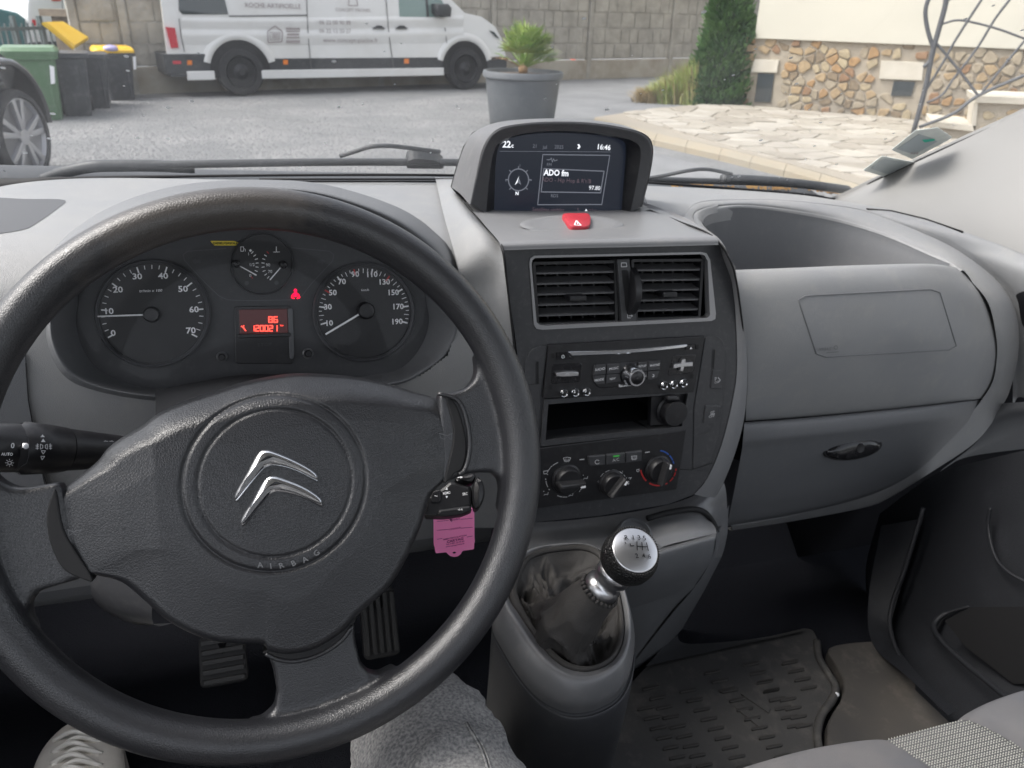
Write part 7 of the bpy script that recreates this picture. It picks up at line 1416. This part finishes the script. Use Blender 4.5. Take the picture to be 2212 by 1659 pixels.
dpn('lining', [[PX(1900, 1110, 1.06), PX(2010, 1030, 1.06), PX(2100, 1000, 1.05), PX(2400, 930, 1.05)], [PX(1870, 1230, 1.02), PX(1960, 1200, 1.02), PX(2100, 1150, 1.02), PX(2400, 1100, 1.02)], [PX(1885, 1350, .98), PX(1950, 1340, .98), PX(2080, 1330, .98), PX(2400, 1300, .98)], [PX(1920, 1430, .93), PX(1990, 1440, .93), PX(2100, 1450, .94), PX(2400, 1480, .95)], [PX(2050, 1560, .86), PX(2120, 1570, .87), PX(2200, 1580, .88), PX(2400, 1620, .9)]])
mb = MB(); mb.add(*tube(cr([PX(*cFl(1900, 560), .985), PX(*cFl(1760, 605), .97), PX(*cFl(1700, 670), .95), PX(*cFl(1730, 740), .93), PX(*cFl(1850, 860), .91), PX(*cFl(2000, 985), .89), PX(*cFl(2150, 1110), .87)], 50), [.002] * 8 + [.004] * 42, 10)); mb.build('pocket_edge', M['doorm'], door)
mb = MB(); mb.add(*tube(cr([PX(*cFl(2020, 0), 1.0), PX(*cFl(2010, 120), 1.0), PX(*cFl(2050, 280), .99), PX(*cFl(2130, 370), .98), PX(*cFl(2260, 440), .98)], 40), .0022, 8)); mb.build('speaker_edge', M['doorm'], door)
mb = MB(); mb.add([PX(*cFl(x, y), .93) for x, y in ((1760, 640), (1910, 565), (2300, 560), (2300, 1000), (2150, 1000), (1880, 790))], [list(range(6))]); mb.build('pocket_inside', M['void'], door)
mb = MB(); mb.add(*tube(cr([PX(*cFl(1640, 0), .99), PX(*cFl(1540, 330), .97), PX(*cFl(1460, 560), .95), PX(*cFl(1455, 700), .93), PX(*cFl(1520, 880), .90), PX(*cFl(1640, 1020), .87), PX(*cFl(1760, 1145), .84)], 50), .0035, 8)); mb.build('door_seal', M['doorm'], door)
kick = tag(mesh('sill_trim', *patch([[PX(*cFl(1400, 100), 1.0), PX(*cFl(1640, 60), 1.02)], [PX(*cFl(1330, 500), .95), PX(*cFl(1480, 560), .97)], [PX(*cFl(1350, 770), .90), PX(*cFl(1470, 740), .94)], [PX(*cFl(1550, 960), .86), PX(*cFl(1600, 930), .88)], [PX(*cFl(1780, 1180), .80), PX(*cFl(1830, 1150), .83)]], 10, 30), M['doorm'], loc=V(.9, .6, FZ)), 'black door sill trim beside the rubber mat', 'sill trim')
# mats
FP = Plane(V(.5, .5, FZ), ZV, XV)
mat1 = thing('rubber_floor_mat', FP.hit(1500, 1500), 'brown black rubber floor mat with rows of short ribs', 'floor mat')
m_out = C(cFl, (90, 880), (300, 840), (560, 780), (800, 730), (960, 690), (1010, 700), (1060, 800), (1060, 860), (1110, 950), (1150, 1020), (1130, 1100), (1070, 1180), (1050, 1290), (1100, 1600), (-600, 1700), (-300, 1300))
mb = MB(); mb.add(*prism(FP, rounded(pxs(FP, m_out), .02, 3), -.01, .004, .002)); mb.build('sheet', M['rubber'], mat1, smooth=False)
L_ = cr([np.array(FP.hit(*cFl(x, y), .004)) for x, y in ((1035, 760), (1045, 850), (1095, 940), (1140, 1020), (1120, 1095), (1060, 1180), (1035, 1290), (1050, 1400))], 50); mb = MB(); mb.add(*tube(L_, .006, 8)); mb.build('raised_edge', M['rubber'], mat1)
rb0 = None; rbn = 0
def ribat(x, y, w=95, s=-18):
    global rbn; mb = MB(); mb.add(*prism(FP, rounded(pxs(FP, C(cFl, (x - w / 2, y + 9), (x + w / 2, y + 9 + s), (x + w / 2, y - 9 + s), (x - w / 2, y - 9)), .004), .004, 2), .003, .0065, .0012)); mb.build('rib', M['ribm'], mat1, smooth=False); rbn += 1
for (x0, y0, n, dx, dy) in ((90, 1035, 10, 38, 55), (300, 1050, 10, 40, 54), (540, 1050, 8, 42, 53), (660, 900, 4, 38, 50), (740, 1000, 6, 34, 50), (880, 890, 4, 36, 48), (870, 1100, 4, 30, 50), (60, 1150, 7, 36, 56), (440, 945, 3, 42, 50)):
    for k in range(n):
        if y0 + dy * k < 1560: ribat(x0 + dx * k, y0 + dy * k)
for pts in (((600, 1060), (660, 1040), (770, 1150), (760, 1170)), ((560, 1130), (600, 1110), (750, 1250), (720, 1262))): mb = MB(); mb.add(*prism(FP, pxs(FP, C(cFl, *pts), .004), .003, .006, .001)); mb.build('logo_bar', M['rubber'], mat1, smooth=False)
mat2 = thing('door_side_mat', FP.hit(1900, 1480), 'plain brownish mat beside the door, right of the wavy edge', 'floor mat')
mb = MB(); mb.add(*prism(FP, cr(pxs(FP, C(cFl, (1100, 815), (1330, 780), (1370, 800), (1520, 960), (1760, 1160), (1900, 1320), (1700, 1500), (1150, 1500), (1085, 1290), (1110, 1200), (1165, 1110), (1180, 1020), (1140, 920))), 80, True), -.01, .009, .003)); mb.build('sheet', M['mat2'] if 'mat2' in M else M['rubber'], mat2, smooth=False)
mb = MB(); w_ = FP.hit(*cFl(1142, 1062), .006); mb.add(*lathe(w_, ZV, [(.004, 0), (.005, .002), (.001, .004)], 7)); tag(mb.build('paper_scrap', M['white'], loc=w_), 'tiny white scrap lying in the groove between the mats', 'scrap')
surf2 = thing('tunnel_carpet', V(.5, .9, FZ), 'dark grey carpet rising to the bulkhead beside the gear console', 'carpet')
vs, fs = patch([[PZ(*cFl(60, 900), FZ + .01), PZ(*cFl(500, 800), FZ + .01), PZ(*cFl(960, 700), FZ + .01)], [PY(*cFl(180, 760), .74), PY(*cFl(500, 690), .78), PY(*cFl(880, 680), .84)], [PY(*cFl(330, 500), .84), PY(*cFl(520, 520), .86), PY(*cFl(700, 590), .88)], [PY(*cFl(470, 330), .92), PY(*cFl(530, 390), .92), PY(*cFl(620, 480), .92)]], 20, 20); mesh('sheet', vs, fs, M['carpet2'] if 'carpet2' in M else M['carpet'], surf2)
mb = MB(); mb.add(*tube(cr([PY(*cFl(x, y), Y_) for x, y, Y_ in ((475, 320, .92), (560, 430, .91), (660, 545, .89), (790, 630, .87), (900, 682, .84))], 30), .0035, 8)); mb.build('edge_cord', M['doorm'], surf2)
# pedals
def pedal(px, py, w, h, nm, lab, vert, rot=0):
    c = PZ(px, py, -.74); pp_ = Plane(c, nrm(-YV + .7 * ZV), XV); u, v = pp_.uv(px, py); a = rad(rot)
    t = thing(nm, c, lab, 'pedal', 'pedals below the steering wheel'); mb = MB(); mb.add(*prism(pp_, rounded([(-w, -h), (w, -h), (w * .95, h), (-w * .95, h)], .008, 3), -.012, 0, .002)); mb.build('pad', M['rubber2'], t, smooth=False)
    for k in range(5):
        mb = MB(); s = (k - 2) / 2.6
        if vert: mb.add(*prism(pp_, [(w * s - .0028, -h * .85), (w * s + .0028, -h * .85), (w * s + .0028, h * .85), (w * s - .0028, h * .85)], 0, .004, .001))
        else: mb.add(*prism(pp_, [(-w * .85, h * s - .003), (w * .85, h * s - .003), (w * .85, h * s + .003), (-w * .85, h * s + .003)], 0, .004, .001))
        mb.build('rib', M['rubber3'], t, smooth=False)
    mb = MB(); mb.add(*tube([c - pp_.n * .01, c + ZV * .10 + YV * .06, c + ZV * .3 + YV * .12], .009, 8)); mb.build('arm', M['black'], t)
M['rubber2'] = mat('pedal_rubber', (.015, .015, .016), .6); M['rubber3'] = mat('pedal_rib', (.03, .03, .03), .5)
pedal(482, 1425, .028, .030, 'brake_pedal', 'wide ribbed brake pedal seen under the hub', False); pedal(820, 1345, .024, .045, 'accelerator_pedal', 'narrow accelerator pedal with upright ribs right of the lower spoke', True)

# ---------------------------------------------------------------- passenger seat
seat = thing('passenger_seat', V(.75, .1, -.8), 'grey cloth passenger bench seat with pale ribbed insert', 'seat')
M['insert'] = mat('ribbed_insert', (.16, .16, .16), .9, spec=.15)
def seatpart(nm, top, m, drop=.16):
    rows = []; T = [PZ(x, y, z) for x, y, z in top]; back = [p - YV * .28 + ZV * .015 for p in T]; md = [a * .5 + b * .5 + ZV * .018 for a, b in zip(T, back)]
    rows = [[p - ZV * drop - YV * .03 for p in T], [p - ZV * .045 + YV * .002 for p in T], [p - ZV * .014 - YV * .001 for p in T], [p - YV * .018 for p in T], [a * .8 + b * .2 + ZV * .010 for a, b in zip(T, back)], md, back]
    vs, fs = patch(rows, 40, 40); return mesh(nm, vs, fs, m, seat)
seatpart('left_bolster', [(1440, 1700, -.50), (1560, 1648, -.50), (1680, 1610, -.50), (1790, 1585, -.50), (1905, 1573, -.505), (1945, 1600, -.515)], M['seat'])
seatpart('ribbed_panel', [(1908, 1577, -.503), (1960, 1562, -.50), (2010, 1548, -.50), (2060, 1535, -.50), (2090, 1533, -.505)], M['insert'])
seatpart('right_bolster', [(2084, 1532, -.503), (2120, 1505, -.49), (2180, 1478, -.485), (2260, 1455, -.48), (2400, 1420, -.48)], M['seat'])
# raised weave bars of the insert
o_ = [c for c in seat.children if c.name.startswith('ribbed_panel')][0]
from mathutils.bvhtree import BVHTree
bv = BVHTree.FromPolygons([v.co + seat.location for v in o_.data.vertices], [list(p.vertices) for p in o_.data.polygons])
def onb(px, py):
    d = nrm(ray(px, py)); h = bv.ray_cast(Vector(CAM), Vector(d)); return None if h[0] is None else (np.array(h[0]), np.array(h[1]))
mb = MB()
for i in range(32):
    for j in range(44):
        x = 1912 + j * 6.0 + i * 2.3 + (i % 2) * 3; y = 1579 - j * 1.55 + i * 4.9
        h = onb(x, y)
        if h is None or y > 1668 or x > 2225: continue
        c, n = h; n = n if n @ (CAM - c) > 0 else -n; a = nrm(np.cross(n, YV)); b = np.cross(n, a); s = .0009
        mb.add([c - a * s * 1.2, c - b * s * .8 + n * .0008, c + a * s * 1.2, c + b * s * .8 + n * .0008, c + n * .0016], [[0, 1, 4], [1, 2, 4], [2, 3, 4], [3, 0, 4]])
M['weft'] = mat('pale_weave', (.42, .42, .38), .8); wv = mb.build('pale_weave', M['weft'], seat, smooth=False); wv['kind'] = 'stuff'

# ---------------------------------------------------------------- driver (legs only in view)
drv = thing('person', V(.05, .1, -.6), 'driver in faded grey jeans and off white canvas shoes, legs under the wheel', 'person')
def skin(nm, pts, edges, m, root=0, sub=2):
    me = bpy.data.meshes.new(nm); off = np.array(drv.location); me.from_pydata([tuple(np.array(p[0]) - off) for p in pts], edges, []); o = bpy.data.objects.new('tmp', me); COL.objects.link(o)
    s = o.modifiers.new('s', 'SKIN'); o.modifiers.new('d', 'SUBSURF').levels = sub
    for i, p in enumerate(pts): me.skin_vertices[0].data[i].radius = (p[1], p[1] * (p[2] if len(p) > 2 else 1)); me.skin_vertices[0].data[i].use_root = (i == root)
    dg = bpy.context.evaluated_depsgraph_get(); e = o.evaluated_get(dg); mm = e.to_mesh(); vs = [np.array(v.co) + off for v in mm.vertices]; fs = [list(p.vertices) for p in mm.polygons]; e.to_mesh_clear(); bpy.data.objects.remove(o)
    return mesh(nm, vs, fs, m, drv)
kneeR = PZ(928, 1592, -.525); kneeL = V(-.29, .22, -.56)
pts = [(V(.03, -.16, -.60), .15), (V(.11, -.08, -.60), .11), (V(.13, .10, -.575), .082), (kneeR * .35 + V(.13, .10, -.57) * .65, .072), (kneeR, .060), (kneeR + YV * .05 - ZV * .05, .054), (kneeR + YV * .08 - ZV * .16, .050), (V(.14, .52, -.77), .045),
       (V(-.06, -.08, -.60), .11), (V(-.16, .04, -.58), .085), (kneeL - YV * .08, .07), (kneeL, .062), (kneeL + YV * .06 - ZV * .06, .055), (V(-.24, .38, -.70), .048), (V(-.20, .50, -.76), .045), (V(.02, -.22, -.42), .15)]
skin('jeans', pts, [(0, 1), (1, 2), (2, 3), (3, 4), (4, 5), (5, 6), (6, 7), (0, 8), (8, 9), (9, 10), (10, 11), (11, 12), (12, 13), (13, 14), (0, 15)], M['jean'], sub=4)
jo = [c for c in drv.children if c.name.startswith('jeans')][0]
for v_, n_v in [(v_, v_.normal.copy()) for v_ in jo.data.vertices]:
    q_ = v_.co * 1.0; r1 = 1 - 2 * abs(mnoise.noise(Vector((q_.x * 9, q_.y * 22, q_.z * 22)))); r2 = mnoise.noise(q_ * 60)
    v_.co += n_v * (.0055 * max(0, r1) ** 4 + .0008 * r2)
bvj = BVHTree.FromPolygons([v.co + drv.location for v in jo.data.vertices], [list(p.vertices) for p in jo.data.polygons])
def onj(px, py):
    d = nrm(ray(px, py)); h = bvj.ray_cast(Vector(CAM), Vector(d)); return None if h[0] is None else np.array(h[0]) - d * .0006
for path in (((1005, 1560), (1040, 1620), (1062, 1700), (1070, 1780)), ((1011, 1560), (1047, 1620), (1070, 1700), (1078, 1780))):
    Q = [onj(*p) for p in cr([np.array(p, float) for p in path], 40)]; Q = [q for q in Q if q is not None]
    if len(Q) > 5: mb = MB(); mb.add(*tube(Q, .0009, 6)); mb.build('seam', M['jean'], drv)
def shoe(c, tip, nm='shoe'):
    fd = nrm(tip - c); sd = nrm(np.cross(fd, ZV)); upv = np.cross(sd, fd); ln = np.linalg.norm(tip - c)
    L = []
    for t, w, h in ((-.12, .012, .03), (-.08, .03, .075), (.0, .037, .085), (.2, .038, .080), (.42, .043, .062), (.65, .047, .048), (.85, .040, .034), (.97, .022, .022), (1.0, .004, .012)):
        L.append([c + fd * ln * t + sd * w * math.cos(a) + upv * (h * (.5 + .5 * math.sin(a)) if math.sin(a) > 0 else h * .5 + .012 * math.sin(a) - h * .5 * min(1, -math.sin(a) * 3)) for a in np.linspace(0, 2 * math.pi, 28, endpoint=False)])
    mb = MB(); mb.add(*patch([l for l in L], 56, 40, closed=True)); s = mb.build(nm, M['shoe'], drv)
    so = MB(); q = [[c + fd * ln * t + sd * w * sg + upv * z for t, w, sg in [(-.13, .015, -1), (0, .042, -1), (.4, .047, -1), (.65, .051, -1), (.88, .042, -1), (1.02, .01, -1), (1.02, .01, 1), (.88, .042, 1), (.65, .051, 1), (.4, .047, 1), (0, .042, 1), (-.13, .015, 1)]] for z in (-.014, .006)]
    so.add(*loft(q, True, (True, True))); so.build('sole', M['soleM'], s, ang=50)
    for k in range(6):
        tt = .40 + .075 * k; a = c + fd * ln * tt; zz = float(np.interp(tt, (.2, .42, .65, .85), (.080, .062, .048, .034))) + .004; pth = cr([a - sd * .026 + upv * (zz - .012), a + fd * .006 + upv * (zz + .003), a + sd * .026 + upv * (zz - .010)], 12); lm = MB(); lm.add(*tube(pth, .0028, 6)); lm.build('lace', M['laceM'], s)
        pth = cr([a + sd * .024 + upv * (zz - .010), a + fd * .016 + upv * (zz + .002), a + fd * .026 - sd * .024 + upv * (zz - .014)], 12); lm = MB(); lm.add(*tube(pth, .0028, 6)); lm.build('lace', M['laceM'], s)
M['soleM'] = mat('shoe_sole', (.40, .38, .35), .7); M['laceM'] = M['laceM']
shoe(V(-.18, .50, -.83), V(-.212, .765, -.825)); shoe(V(.14, .50, -.83), V(.15, .74, -.82))
# driver's seat edge
ds = thing('driver_seat', V(0, -.1, -.8), 'grey cloth driver seat beneath the legs', 'seat'); mb = MB(); mb.add(*box(V(-.27, -.35, -.85), XV * .54, YV * .62, ZV * .21)); o_ = mb.build('cushion', M['seat'], ds, smooth=False); bevel(o_, .04, 4)
# cabin back: unseen bulkhead, made low and pale to send light onto the dash
cab = thing('cabin_bulkhead', V(.3, -.75, FZ), 'low pale bulkhead behind the front seats, out of view', None, kind='structure')
mb = MB(); mb.add(*box(V(-.7, -.78, -.87), XV * 2.0, YV * .03, ZV * .68)); mb.build('panel', M['bulk'] if 'bulk' in M else M['doorm'], cab, smooth=False)
roof = thing('cabin_roof', V(.3, -.1, .5), 'pale headliner of the cabin roof above the frame', None, kind='structure')
mb = MB(); mb.add(*box(V(-.75, -.8, .50), XV * 2.0, YV * 1.30, ZV * .05)); mb.build('headliner', M['liner'], roof, smooth=False)  # out of view, added to deepen the contrast on the steering wheel
